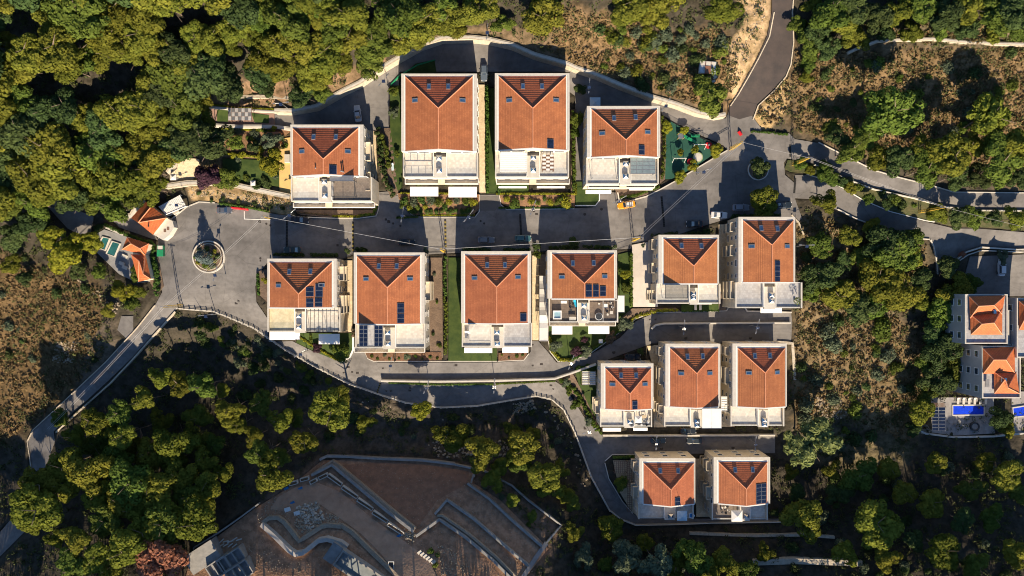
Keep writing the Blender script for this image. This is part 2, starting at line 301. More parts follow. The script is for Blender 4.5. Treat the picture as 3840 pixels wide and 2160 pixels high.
# roads
ROAD = [(398,600),(420,560),(470,520),(500,510),(560,512),(640,528),(700,540),(760,545),(850,548),(890,550),(920,548),(946,540),(950,500),(944,484),(1000,480),(1004,500),(1010,515),(1030,538),(1060,545),(1195,545),(1202,535),(1204,490),(1254,490),(1258,515),(1272,528),(1440,524),(1490,522),(1508,505),(1510,484),(1550,484),(1556,505),(1568,509),(1625,493),(1660,475),(1700,455),(1740,430),(1790,400),(1830,378),(1820,365),(1760,338),(1700,308),(1665,288),(1664,280),(1640,268),(1478,266),(1474,300),(1476,460),(1448,460),(1447,240),(1432,230),(1434,180),(1005,180),(1002,232),(980,215),(978,330),(914,330),(730,330),(688,318),(688,288),
        (733,283),(794,272),(866,230),(904,212),(941,186),(971,167),(1006,146),(1056,118),(1111,99),(1186,98),(1226,102),(1288,116),(1345,141),(1423,163),(1453,176),(1500,191),(1563,218),(1638,247),(1703,266),(1758,287),(1803,296),(1826,298),(1850,240),(1880,275),(1920,330),(1985,335),(2000,350),(1982,395),(1972,410),(1975,440),(2010,470),(2000,500),(2018,550),(2004,560),(1850,560),(1838,548),(1780,565),(1700,592),(1640,606),(1590,612),(1588,626),(1380,632),(1160,635),(1075,640),(890,638),(850,656),(672,660),(650,690),(642,720),(645,760),(672,800),(676,860),(735,858),(790,885),(860,908),(885,885),(920,888),(926,905),(950,912),(1250,912),(1310,908),(1325,895),(1335,885),(1335,858),(1354,858),(1378,885),(1400,912),(1430,910),(1480,895),(1560,850),(1600,808),(1640,790),(1700,785),(1820,783),(1835,770),(1870,778),(1990,785),(1993,812),(1990,862),(1640,864),(1500,915),(1430,937),(1400,950),(1395,958),(1420,975),(1445,1010),(1470,1050),(1512,1092),(1516,1100),(1950,1096),(1950,1140),(1600,1142),(1540,1142),(1522,1160),(1530,1200),(1565,1262),(1590,1290),(1610,1305),(1960,1305),(1960,1312),(1800,1314),(1690,1318),(1600,1320),(1565,1306),(1535,1282),(1490,1200),(1468,1140),(1448,1085),(1420,1030),(1390,1004),(1350,995),(1300,1003),(1200,1020),(1110,1024),(1020,1012),(950,990),(880,965),(800,925),(720,880),(640,825),(570,795),(535,782),(445,776),(392,832),(332,900),(272,958),(184,1038),(135,1085),(138,1110),(112,1180),(100,1260),(70,1330),(0,1400),(-80,1440),(-80,1380),(-10,1350),(50,1280),(76,1190),(70,1110),(85,1082),(163,1010),(266,912),(345,825),(390,768),(408,735),(400,690),(396,640)]
sheet('road', ROAD, M_ASPH, .04, 12)
sheet('road', [(1942,-120),(1995,-120),(1992,30),(1995,105),(1988,160),(1975,190),(1945,225),(1905,262),(1895,290),(1860,300),(1832,290),(1835,265),(1855,235),(1880,190),(1905,145),(1930,90),(1942,30)], M_ASPH2, .075, 12)
sheet('road', [(1975,358),(2000,350),(2060,360),(2110,385),(2200,430),(2255,446),(2350,470),(2400,485),(2680,484),(2680,530),(2460,528),(2380,519),(2300,492),(2200,472),(2130,448),(2050,412),(2000,402),(1980,398)], M_ASPH, .07, 12)
sheet('road', [(2000,440),(2030,440),(2075,455),(2120,475),(2170,505),(2240,535),(2330,558),(2400,575),(2460,575),(2680,592),(2680,622),(2560,626),(2470,620),(2430,632),(2410,650),(2405,680),(2356,680),(2350,620),(2340,602),(2290,598),(2220,575),(2150,548),(2100,525),(2040,500),(2000,498)], M_ASPH, .07, 12)
sheet('road', [(2440,645),(2576,640),(2680,640),(2680,745),(2430,745),(2425,700)], M_ASPH, .03, 16)

# ---------------------------------------------------------------- leafy meshes
def leaves(cent, rad, nper, leaf, zmin=-.35, flat=1.0, seed=0, jit=.55, aspect=1.0):
    r = np.random.RandomState(seed); P = []; Nn = []
    for c, ra in zip(cent, rad):
        k = max(6, int(nper * (ra / np.mean(rad)) ** 2)); d = r.normal(size=(k * 2, 3)); d /= np.linalg.norm(d, axis=1)[:, None]; d = d[d[:, 2] > zmin][:k]
        P.append(c + d * np.array([1, 1, flat]) * ra * (1.05 - .3 * r.rand(len(d), 1) ** 2)); Nn.append(d)
    P = np.concatenate(P); N = np.concatenate(Nn) + r.normal(size=P.shape) * jit; N /= np.linalg.norm(N, axis=1)[:, None]
    t = np.cross(N, r.normal(size=N.shape)); t /= np.linalg.norm(t, axis=1)[:, None] + 1e-9; b = np.cross(N, t)
    s = (leaf * (.55 + .9 * r.rand(len(P), 1))) * .5; a = s * aspect
    V = np.stack([P - t*a - b*s*.6, P + t*a*.3 - b*s, P + t*a + b*s*.6, P - t*a*.3 + b*s], axis=1).reshape(-1, 3)
    return V, np.arange(len(V)).reshape(-1, 4)
def crown_mesh(kind, seed, style='round'):
    r = np.random.RandomState(seed * 7 + 1); n = 44 if style != 'bush' else 9
    if style == 'bush':
        d = r.normal(size=(n, 3)); d /= np.linalg.norm(d, axis=1)[:, None]; c = d * np.array([.55, .55, .3]) * (.5 + .5 * r.rand(n, 1)); ra = .3 + .22 * r.rand(n); np_ = 75; lf = .13
    elif style == 'cone':
        n = 40; h = r.rand(n); a = r.rand(n) * 6.28; q = (1 - h) * .8 + .06; c = np.stack([np.cos(a)*q*.75, np.sin(a)*q*.75, h*2.4 - .8], 1); ra = .12 + q * .3; np_ = 110; lf = .08
    else:
        nb = 5 + r.randint(4); n = 40; ba = np.arange(nb) * 6.28 / nb + r.rand(nb) * .9; bq = .30 + .34 * r.rand(nb)   # main limbs, each with its own lobes: an uneven outline
        bq[0] = .05; bc = np.stack([np.cos(ba)*bq, np.sin(ba)*bq, r.rand(nb)*.4 - .1 - bq*.25], 1); k = r.randint(nb, size=n)
        d = r.normal(size=(n, 3)); d /= np.linalg.norm(d, axis=1)[:, None]; d[:, 2] = np.abs(d[:, 2]) * .9 - .2
        c = bc[k] + d * np.array([.40, .40, .34]) * (.35 + .75 * r.rand(n, 1)); ra = .15 + .17 * r.rand(n); np_ = 170; lf = .082
        if style == 'wispy': np_ = 85; ra *= .85; lf = .09
    V, Q = leaves(c, ra, np_, lf, seed=seed, zmin=-.5, aspect=2.4 if style == 'wispy' else 1.2, jit=.42)
    return arr_mesh('crown', V, Q, LEAF[kind]), c
def trunk_mesh(seed, cen):
    r = random.Random(seed); mb = MB(); a = Vector((0, 0, -.15)); pts = [a]
    for i in range(4): pts.append(Vector((r.uniform(-.05, .05), r.uniform(-.05, .05), .3 * (i + 1) - .15)))
    rr = [.05, .042, .036, .03, .022]
    for i in range(4): mb.tube(pts[i], pts[i+1], rr[i], rr[i+1], 7)
    for k in range(7):
        q = pts[2 + k % 3]; t = Vector((r.uniform(-.8, .8), r.uniform(-.8, .8), q.z + r.uniform(.15, .3))); mb.tube(q, t, .018, .006, 5)
    return mb.mesh('trunk', M_BARK, smooth=True)
PROTO = {}
def protos(kind, style='round', n=4, s0=0):
    key = (kind, style)
    if key not in PROTO:
        PROTO[key] = []
        for i in range(n):
            me, c = crown_mesh(kind, s0 + i + len(PROTO) * 17, style); PROTO[key].append((me, trunk_mesh(i, c)))
    return PROTO[key]
TREES = []
LAND = [(914,290,'the silver saloon'),(820,410,'the upper left house'),(1104,320,'the left twin house'),(1340,320,'the right twin house'),(1570,360,'the playground house'),(1740,385,'the playground'),(1908,427,'the small roundabout'),(524,646,'the large roundabout'),(372,550,'the guardhouse'),(350,650,'the L-shaped orange roof'),(270,615,'the teal pools'),(603,288,'the chequered garden pergola'),(470,430,'the sandy patio'),(760,740,'the roundabout house'),(1250,740,'the middle house'),(1930,660,'the pine house'),(1910,960,'the right lower-row house'),(1570,990,'the small lower house'),(1870,1230,'the right bottom house'),(1680,1230,'the left bottom house'),(1960,60,'the brown uphill road'),(1900,200,'the stony track bend'),(1775,180,'the three site containers'),(2350,110,'the dry stone terrace wall'),(2244,280,'the lone hill tree'),(2489,295,'the ragged hill tree'),(2300,480,'the upper forest road'),(2250,550,'the lower forest road'),(2480,800,'the upper right-edge house'),(2500,940,'the lower right-edge house'),(2436,1032,'the blue covered pool'),(2032,1110,'the big willow-like tree'),(240,960,'the narrow downhill lane'),(100,1150,'the narrow lane foot'),(400,1420,'the dead rust-coloured tree'),(520,1390,'the concrete slab roof'),(900,1160,'the site top wall'),(915,1435,'the empty pool'),(1412,1322,'the outer plot corner'),(1390,1000,'the road bend'),(1050,1015,'the valley railing'),(1230,100,'the arched road crest'),(950,180,'the arched road left arm'),(167,632,'the bright yellow-green pine'),(0,300,'the left picture edge'),(0,1400,'the lower left corner'),(0,0,'the upper left corner'),(2576,0,'the upper right corner'),(2576,1449,'the lower right corner'),(1288,1449,'the lower edge middle'),(600,0,'the top edge left of centre'),(400,300,'the upper left forest heart'),(200,150,'the upper left forest gap'),(2050,860,'the dry right slope')]
KINDW = {'square':'square','round':'round','pine':'olive-green','green':'fresh green','dark':'dark green','lime':'yellow-green','olive':'grey-green','rust':'rusty','plum':'purple','willow':'pale','pink':'pinkish','blue':'bluish','hedge':'green','yhedge':'yellow'}
def where(u, v, r, kind, noun):
    s = 'large' if r > 38 else 'middling' if r > 26 else 'small' if r > 12 else 'tiny'
    for d, a, b, nm in sorted((math.hypot(u-a, v-b), a, b, nm) for a, b, nm in LAND)[:9]:
        dx, dy = u - a, v - b
        di = ('right of' if dx > 0 else 'left of') if abs(dx) > 2 * abs(dy) else ('above' if dy < 0 else 'below') if abs(dy) > 2 * abs(dx) else ('above' if dy < 0 else 'below') + (' and right of' if dx > 0 else ' and left of')
        L = '%s %s %s %s%s %s' % (s, KINDW.get(kind, 'green'), noun, 'close ' if d < 60 else 'far ' if d > 150 else '', di, nm)
        if L not in USED: break
    USED.add(L); return L
USED = set()
def tree(u, v, r, kind='pine', label=None, group=None, style='round', n=4, hf=1.0, name=None, cat='tree'):
    """crown seen centred on (u, v), radius r in the photograph; the trunk stands on the terrain below it"""
    rad = r * .106; h = max(2.2, rad * 1.9 * hf); hc = h * .68; ub, vb = u, v
    for _ in range(3):
        z = zg1(ub, vb); k = (HC - z - hc) / (HC - z); ub, vb = CU + (u - CU) * k, CV + (v - CV) * k
    p = W(ub, vb, z - .1); me, tm = RND.choice(protos(kind, style, n))
    root = link(name or {'pine': 'pine_tree', 'olive': 'olive_tree', 'blue': 'spruce_tree'}.get(kind, 'tree'), None, None, p)
    a = RND.uniform(0, 6.28); cr = link('crown', me, root, (0, 0, hc)); cr.rotation_euler = (RND.uniform(-.12, .12), RND.uniform(-.12, .12), a)
    cr.scale = (rad * RND.uniform(.95, 1.15) * 1.12, rad * RND.uniform(.95, 1.15) * 1.12, rad * RND.uniform(.8, 1.05))
    t = link('trunk', tm, root); t.scale = (rad * .9, rad * .9, hc + rad * .1); t.rotation_euler.z = a
    tag(root, label or 'pine', cat, group); TREES.append((ub, vb, r)); return root
def bush(u, v, r, kind='green', label=None, group=None, name='bush', off=0.0):
    rad = r * .106; key = (kind, 'bush'); me = RND.choice(protos(kind, 'bush', 3))[0]; z = zg1(u, v) + off
    o = link(name, me, None, W(u, v, z + rad * .35)); o.scale = (rad*RND.uniform(1.1,1.4), rad*RND.uniform(1.1,1.4), rad*RND.uniform(.9,1.3)); o.rotation_euler.z = RND.uniform(0, 6)
    tag(o, label, 'bush', group); return o
def hedge(pts, wd, ht, kind, label, off=0.0, name='hedge', seed=1):
    """pts in photograph units; width and height in metres"""
    r = np.random.RandomState(seed); q = dens(pts, 4.5); c = []; ra = []
    for (u, v) in q:
        p = G(u, v, off)
        for k in range(max(1, int(wd / .7))):
            c.append((p.x + r.uniform(-.5, .5) * max(0, wd - .7), p.y + r.uniform(-.5, .5) * max(0, wd - .7), p.z + ht * r.uniform(.45, .72))); ra.append(r.uniform(.32, .5) * min(1, max(.6, ht)))
    c = np.array(c); o = c.mean(0); o[2] = c[:, 2].min() - ht * .5
    V, Q = leaves(c, np.array(ra), 85, .24, zmin=-.8, seed=seed, flat=1.1)
    ob = link(name, arr_mesh(name, V - o, Q, LEAF[kind]), None, o); return tag(ob, label, 'hedge')

# ---------------------------------------------------------------- walls along a line
def wallmb(pts, wd, ht, base=.8, step=14, samp=(0, 0), closed=False, flat=None, sink=0.0):
    q = dens(pts, step, closed); n = len(q); mb = MB(); ring = []
    P = []
    for (u, v) in q:
        z = (zg1(u + samp[0], v + samp[1]) if flat is None else flat) + ht; p = W(u, v, z); P.append(p)
    for i in range(n):
        a = P[(i - 1) % n] if (closed or i > 0) else P[i]; b = P[(i + 1) % n] if (closed or i < n - 1) else P[i]
        d = (b - a); d.z = 0; d.normalize(); nn = Vector((-d.y, d.x, 0)) * wd * .5
        t = P[i]; lo = Vector((0, 0, -(ht + base + sink))); ring.append([t - nn + lo, t + nn + lo, t + nn, t - nn])
    m = n if closed else n - 1
    for i in range(m):
        A = ring[i]; B = ring[(i + 1) % n]
        for k in range(1, 4): mb.poly([A[k], B[k], B[(k+1) % 4], A[(k+1) % 4]])
    if not closed: mb.poly(ring[0]); mb.poly(list(reversed(ring[-1])))
    return mb
def wall(pts, wd, ht, m, label, cat='wall', name='stone_wall', **k):
    mb = wallmb(pts, wd, ht, **k); return solo(name, mb, m, label, cat)

# ---------------------------------------------------------------- houses
def win(th, M, w_, h_, parent=None, name='window', glass=None):
    """M: x along wall, y up, z outward"""
    f = MB(); c = .12
    for (a, b, sx, sy) in ((0, h_/2, w_/2 + c, c/2), (0, -h_/2, w_/2 + c, c/2), (-w_/2, 0, c/2, h_/2), (w_/2, 0, c/2, h_/2)):
        f.mbox(M @ Matrix.Translation((a, b, 0)), sx, sy, -.03, .09)
    fo = th.part(name, f, M_WHITE, parent)
    g = MB().mbox(M, w_/2, h_/2, -.02, .04); th.part('pane', g, glass or M_GLASS, fo)
def wallM(p, face):
    z = {'W': (-1,0,0), 'E': (1,0,0), 'N': (0,1,0), 'S': (0,-1,0)}[face]; z = Vector(z); y = Vector((0,0,1)); x = y.cross(z)
    return Matrix.Translation(p) @ Matrix((x, y, z)).transposed().to_4x4()
def strip_slope(mb, e0, e1, r0, r1, n, up=.07):
    """courses from eave edge e0-e1 to ridge edge r0-r1, each lapping the next"""
    for i in range(n):
        t0, t1 = i / n, (i + 1) / n; a, b = e0.lerp(r0, t0), e1.lerp(r1, t0); c, d = e0.lerp(r0, t1), e1.lerp(r1, t1); U = Vector((0, 0, up)); u2 = Vector((0, 0, up * .15))
        mb.poly([a + U, b + U, d + u2, c + u2]); mb.poly([a + u2 - U*.3, b + u2 - U*.3, b + U, a + U])
HS = []
def house(label, O, T, ap, zp, ys, blk, lant, sky, sol=(), sx=None, floors=('t', 't'), bal=None, awn=(), zaw=None, zb=None, side=None, extra=None, hrf=.32, parap=1.0, group='tiled houses of the terraced hillside estate'):
    ox0, ox1, oy = X(O[0], zp), X(O[2], zp), Y(O[1], zp); tx0, tx1, ty0, ty1 = X(T[0], zp), X(T[2], zp), Y(T[1], zp), Y(T[3], zp)
    half = (tx1 - tx0) / 2; hr = hrf * half; xr = X(ap[0], zp + hr); ya = Y(ap[1], zp + hr); zf = zp - 2.7
    ysw = Y(ys, zf + parap); a0, a1 = (ox0, ox1) if sx is None else (X(sx[0], zf + parap), X(sx[1], zf + parap))
    us, vv = np.array([O[0], O[2], O[0], O[2]]), np.array([O[1], O[1], ys, ys]); zlow = float(zg(us, vv).min()) - 1.5 if zb is None else zb
    th = Thing('house', label, 'house', (xr, (oy + ysw) / 2, zlow), group); th.zf = zf; th.zp = zp; th.ty1 = ty1
    yb = ty1 - .05
    th.part('wall', MB().box(ox0, ox1, yb, oy, zlow, zp - .3), M_WALL)
    lo = th.part('lower_wall', MB().box(a0, a1, ysw, yb - .003, zlow, zf), M_WALL)
    # coping and gutter
    gl, gr, gt = tx0 - ox0, ox1 - tx1, oy - ty0; k = .62
    cp = MB().box(ox0 - .04, ox0 + gl*k, yb, oy + .04, zp - .299, zp).box(ox1 - gr*k, ox1 + .04, yb, oy + .04, zp - .299, zp).box(ox0 + gl*k + .002, ox1 - gr*k - .002, oy - gt*k, oy + .04, zp - .299, zp)
    th.part('coping', cp, M_COPE)
    gu = MB().box(ox0 + gl*k + .003, tx0 + .15, yb, oy - gt*k - .003, zp - .298, zp - .14).box(tx1 - .15, ox1 - gr*k - .003, yb, oy - gt*k - .003, zp - .298, zp - .14).box(tx0 + .152, tx1 - .152, ty0 - .15, oy - gt*k - .003, zp - .298, zp - .14)
    th.part('gutter', gu, M_WHITE)
    ze = zp - .08; A = Vector((tx0, ty1, ze)); B = Vector((tx0, ty0, ze)); Cc = Vector((tx1, ty0, ze)); D = Vector((tx1, ty1, ze)); E = Vector((xr, ya, zp + hr)); Fv = Vector((xr, ty1, zp + hr))
    n = max(6, int(half / .42)); mb = MB(); strip_slope(mb, B, A, E, Fv, n); strip_slope(mb, D, Cc, Fv, E, n); rt = th.part('roof_tiles', mb, M_TILE, stuff=True)
    mh = MB(); strip_slope(mh, Cc, B, E, E, max(6, int((ty0 - ya) / .5)), .07); th.part('hip_tiles', mh, M_TILEN, stuff=True)
    U = Vector((0, 0, .1)); rc = MB().tube(B + U, E + U, .15).tube(Cc + U, E + U, .15).tube(E + U, Fv + U, .13); th.part('ridge_cap', rc, M_RIDGE)
    fa = MB().hexa([(tx0-.25, ty1-.12, ze-.3), (tx1+.25, ty1-.12, ze-.3), (xr, ty1-.12, zp+hr-.3)], [(tx0-.25, ty1-.12, ze+.06), (tx1+.25, ty1-.12, ze+.06), (xr, ty1-.12, zp+hr+.06)])
    fa = MB(); o_ = Vector((0, -.32, 0))
    for P_, Q_ in ((A + Vector((-.2,0,-.02)), Fv), (Fv, D + Vector((.2,0,-.02)))):
        fa.hexa([P_ + o_ - U*2.5, Q_ + o_ - U*2.5, Q_ - U*2.5, P_ - U*2.5], [P_ + o_ + U*.2, Q_ + o_ + U*.2, Q_ + U*.2, P_ + U*.2])
    th.part('fascia', fa, M_WHITE)
    th.part('gable_wall', MB().poly([A + Vector((0,-.04,-.25)), D + Vector((0,-.04,-.25)), Fv + Vector((0,-.04,-.25))]), M_WALL)
    # skylights and roof solar panels: on the slope under (u, v)
    def slopeM(u, v, lift):
        z = zp + hr * .4
        for _ in range(4):
            x, y = X(u, z), Y(v, z); zn = (ze + (x - tx0) / (xr - tx0) * (zp + hr - ze)) if x < xr else (ze + (tx1 - x) / (tx1 - xr) * (zp + hr - ze)); zh = ze + (ty0 - y) / (ty0 - ya) * (zp + hr - ze); z = min(zn, zh) + lift
        if zh < zn: nn = Vector((0, (zp+hr-ze) / (ty0-ya), 1))
        elif x < xr: nn = Vector((-(zp+hr-ze) / (xr-tx0), 0, 1))
        else: nn = Vector(((zp+hr-ze) / (tx1-xr), 0, 1))
        nn.normalize(); xx = (Vector((1,0,0)) - nn * nn.x).normalized(); return Matrix.Translation((x, y, z)) @ Matrix((xx, nn.cross(xx), nn)).transposed().to_4x4(), zh < zn
    for (u, v) in sky:
        M, hip = slopeM(u, v, .1); a_, b_ = (.42, .7) if hip else (.7, .42); f = MB()
        for s in (-1, 1): f.mbox(M @ Matrix.Translation((s*a_, 0, 0)), .09, b_ + .09, -.1, .14); f.mbox(M @ Matrix.Translation((0, s*b_, 0)), a_ - .09, .09, -.1, .14)
        so_ = th.part('skylight', f, M_METAL); th.part('pane', MB().mbox(M, a_ - .07, b_ - .07, -.05, .08), M_SKYL, so_)
    for (u0, v0, u1, v1, nc, nr) in sol:
        M, hip = slopeM((u0+u1)/2, (v0+v1)/2, .22); w_ = (u1-u0) * (HC-zp) / F; h_ = (v1-v0) * (HC-zp) / F
        for i in range(nc):
            for j in range(nr):
                Mi = M @ Matrix.Translation((w_ * ((i+.5)/nc - .5), h_ * ((j+.5)/nr - .5), 0)); f = MB().mbox(Mi, w_/nc/2 - .025, h_/nr/2 - .025, -.06, 0); fo = th.part('solar_panel', f, M_METAL); th.part('cells', MB().mbox(Mi, w_/nc/2 - .08, h_/nr/2 - .08, .001, .012), M_SOL, fo)
    # terrace
    fm = {'t': M_TERR, 'g': M_TERRG, 'y': M_TERRY, 'b': M_PAVB, 'd': M_DECK}; bx0, bx1 = X(blk[0], zf+1), X(blk[1], zf+1); pw = .28
    th.part('terrace_floor', MB().box(a0 + pw, bx0 - .003, ysw + pw, yb - .006, zf - .1, zf + .025), fm[floors[0]]); th.part('terrace_floor', MB().box(bx1 + .003, a1 - pw, ysw + pw, yb - .006, zf - .1, zf + .025), fm[floors[1]])
    lp = .32; pp = MB().box(a0, a0 + pw, ysw, yb - .01, zf, zf + parap).box(a1 - pw, a1, ysw, yb - .01, zf, zf + parap).box(a0 + pw + .002, a1 - pw - .002, ysw, ysw + pw, zf, zf + lp); th.part('parapet', pp, M_WALL)
    th.part('parapet_cap', MB().box(a0 - .03, a0 + pw + .03, ysw - .03, yb - .02, zf + parap, zf + parap + .05).box(a1 - pw - .03, a1 + .03, ysw - .03, yb - .02, zf + parap, zf + parap + .05).box(a0 + pw + .032, a1 - pw - .032, ysw - .03, ysw + pw + .03, zf + lp, zf + lp + .05), M_CONC)
    for (q0, q1) in ((a0 + pw + .05, bx0 - .3), (bx1 + .3, a1 - pw - .05)): th.part('glass_balustrade', MB().box(q0, q1, ysw + .12, ysw + .15, zf + lp + .051, zf + 1.15), M_BAL)
    th.part('stair_block', MB().box(bx0, bx1, ysw - .25, yb - 1.1, zf, zf + 1.12), M_CONC)
    th.part('stair_well', MB().box(bx0 + .15, bx1 - .15, yb - 1.09, yb - .05, zf - .05, zf + .3), M_CONCD)
    for s in (bx0 - .12, bx1 + .12): th.part('dividing_wall', MB().box(s - .1, s + .1, ysw + pw, yb - .01, zf + .03, zf + 1.25), M_WHITE)
    for (u, v) in lant:
        x, y = X(u, zf + 2), Y(v, zf + 2); b = th.part('lantern', MB().box(x - .62, x + .62, y - .55, y + .55, zf + .5, zf + 1.75), M_METAL)
        q = [(x-.7, y-.62), (x+.7, y-.62), (x+.7, y+.62), (x-.7, y+.62)]; ap_ = (x, y, zf + 2.35)
        for i in range(4):
            p0, p1 = q[i], q[(i+1) % 4]; th.part('pane', MB().hexa([(*p0, zf+1.76), (*p1, zf+1.76), ap_], [(*p0, zf+1.80), (*p1, zf+1.80), (ap_[0], ap_[1], ap_[2]+.05)]), M_SKYL if i != 0 else M_WHITE, b)
    gh = 2.0
    for (x0, x1) in ((a0 + 1, bx0 - 1), (bx1 + 1, a1 - 1)):
        nW = max(1, int((x1 - x0) / 2.2))
        for i in range(nW): win(th, wallM((x0 + (x1-x0) * (i+.5) / nW, yb - .01, zf + 1.2), 'S'), (x1-x0)/nW - .3, gh, name='terrace_door')
    # facade windows facing the middle of the estate
    hgt = zp - zlow; nf = max(1, int((hgt - 1.5) / 3.2)); cu = (O[0] + O[2]) / 2; face = 'E' if cu < CU else 'W'; xw = ox1 if face == 'E' else ox0
    for fl in range(nf):
        zc = zp - 2.0 - 3.2 * fl
        if zc < zlow + 1: break
        L = oy - ysw; nw = max(2, int(L / 3.2))
        for i in range(nw):
            y = oy - L * (i + .5) / nw
            if y < yb and zc > zf - .6: continue
            win(th, wallM((xw, y, zc), face), 1.0 if (i + fl) % 3 else 1.7, 1.3)
        if side and fl < 3:
            s = -1 if face == 'W' else 1
            for (t0, t1) in side:
                y0_, y1_ = oy - L * t0, oy - L * t1; bo = MB().box(xw, xw + s*1.3, y0_, y1_, zc - 1.55, zc - 1.35).box(xw + s*1.18, xw + s*1.3, y0_, y1_, zc - 1.349, zc - .5).box(xw + s*.003, xw + s*1.17, y0_, y0_ - .12, zc - 1.349, zc - .5).box(xw + s*.003, xw + s*1.17, y1_, y1_ + .12, zc - 1.349, zc - .5); th.part('balcony', bo, M_WALL)
        wd = a1 - a0
        if zc < zf - 1:
            for i in range(6): win(th, wallM((a0 + wd * (i + .5) / 6, ysw, zc - .9), 'S'), 1.5, 1.5)
        for i in range(3): win(th, wallM((ox0 + (ox1-ox0) * (i + .5) / 3, oy, zc - .9), 'N'), 1.5, 1.5)
    z1 = zp - 5.9
    if bal:
        u0, v0, u1, v1 = bal; x0, x1, y1 = X(u0, z1), X(u1, z1), Y(v1, z1)
        b = MB().box(x0, x1, ysw - .003, y1, z1 - .35, z1); bo = th.part('balcony', b, M_BROWN)
        th.part('balcony_floor', MB().box(x0 + .15, x1 - .15, ysw - .006, y1 + .15, z1 - .1, z1 + .03), M_TERR, bo)
        r_ = MB().box(x0, x1, y1, y1 + .14, z1 + .001, z1 + 1.0).box(x0, x0 + .14, y1 + .142, ysw, z1 + .001, z1 + 1.0).box(x1 - .14, x1, y1 + .142, ysw, z1 + .001, z1 + 1.0); th.part('balcony_rail', r_, M_WHITE, bo)
        xm = (bx0 + bx1) / 2; th.part('balcony_divider', MB().box(xm - .9, xm + .9, ysw, y1 - .02, z1 + .002, z1 + 1.1), M_WALL, bo)
    za = zaw if zaw is not None else zp - 6.6
    for q in awn:
        u0, v0, u1, v1 = q[:4]; np_ = q[4] if len(q) > 4 else 1
        for i in range(np_):
            ua, ub_ = u0 + (u1-u0) * i / np_ + .25, u0 + (u1-u0) * (i+1) / np_ - .25
            t = MB().hexa([W(ua, v0, za), W(ub_, v0, za), W(ub_, v1, za - .5), W(ua, v1, za - .5)], [W(ua, v0, za + .06), W(ub_, v0, za + .06), W(ub_, v1, za - .44), W(ua, v1, za - .44)]); t.hexa([W(ua, v1, za-.75), W(ub_, v1, za-.75), W(ub_, v1+.5, za-.75), W(ua, v1+.5, za-.75)], [W(ua, v1, za-.44), W(ub_, v1, za-.44), W(ub_, v1+.5, za-.44), W(ua, v1+.5, za-.44)])
            th.part('awning', t, M_AWN)
    if extra: extra(th)
    HS.append((O, ys)); SHEETS.append([(O[0]+8, O[1]+8), (O[2]-8, O[1]+8), (O[2]-8, ys-8), (O[0]+8, ys-8)]); return th

# terrace fittings (each a part of its house)
def posts(th, pr, x0, x1, y0, y1, z0, z1, m, r=.06):
    for x in (x0 + .1, x1 - .1):
        for y in (y0 + .1, y1 - .1): th.part('post', MB().box(x - r, x + r, y - r, y + r, z0, z1 - .002), m, pr)
def rectz(u0, v0, u1, v1, z): return X(u0, z), X(u1, z), Y(v1, z), Y(v0, z)
def louvre(u0, v0, u1, v1, n, m=None, along='x', h=2.5, cover=.82, dark=False):
    def f(th):
        z = th.zf + h; x0, x1, y0, y1 = rectz(u0, v0, u1, v1, z); mm = m or M_WHITE
        fr = MB().box(x0, x1, y0, y0 + .12, z, z + .16).box(x0, x1, y1 - .12, y1, z, z + .16).box(x0, x0 + .12, y0 + .122, y1 - .122, z, z + .16).box(x1 - .12, x1, y0 + .122, y1 - .122, z, z + .16)
        p = th.part('pergola', fr, M_DARKM if dark else mm); posts(th, p, x0, x1, y0, y1, th.zf + .03, z, M_METAL)
        for i in range(n):
            if along == 'x': a, b = y0 + .12 + (y1-y0-.24) * i / n, y0 + .12 + (y1-y0-.24) * (i + cover) / n; th.part('slat', MB().hexa([(x0+.13,a,z+.02),(x1-.13,a,z+.02),(x1-.13,b,z+.09),(x0+.13,b,z+.09)], [(x0+.13,a,z+.06),(x1-.13,a,z+.06),(x1-.13,b,z+.13),(x0+.13,b,z+.13)]), mm, p)
            else: a, b = x0 + .12 + (x1-x0-.24) * i / n, x0 + .12 + (x1-x0-.24) * (i + cover) / n; th.part('slat', MB().box(a, b, y0+.13, y1-.13, z+.03, z+.09), mm, p)
    return f
def checker(u0, v0, u1, v1, nx, ny, ma, mb_, h=2.5, zbase=None, sub='pergola'):
    def f(th):
        zf = th.zf if zbase is None else zbase; z = zf + h; x0, x1, y0, y1 = rectz(u0, v0, u1, v1, z); fr = MB()
        for i in range(nx + 1): x = x0 + (x1-x0) * i / nx; fr.box(x - .06, x + .06, y0 - .4, y1 + .4, z - .12, z)
        p = th.part(sub, fr, M_BROWN); posts(th, p, x0, x1, y0, y1, zf + .03, z - .12, M_BROWN)
        for i in range(nx):
            for j in range(ny): th.part('panel', MB().box(x0 + (x1-x0)*i/nx + .04, x0 + (x1-x0)*(i+1)/nx - .04, y0 + (y1-y0)*j/ny + .03, y0 + (y1-y0)*(j+1)/ny - .03, z + .01, z + .05), ma if (i + j) % 2 else mb_, p)
    return f
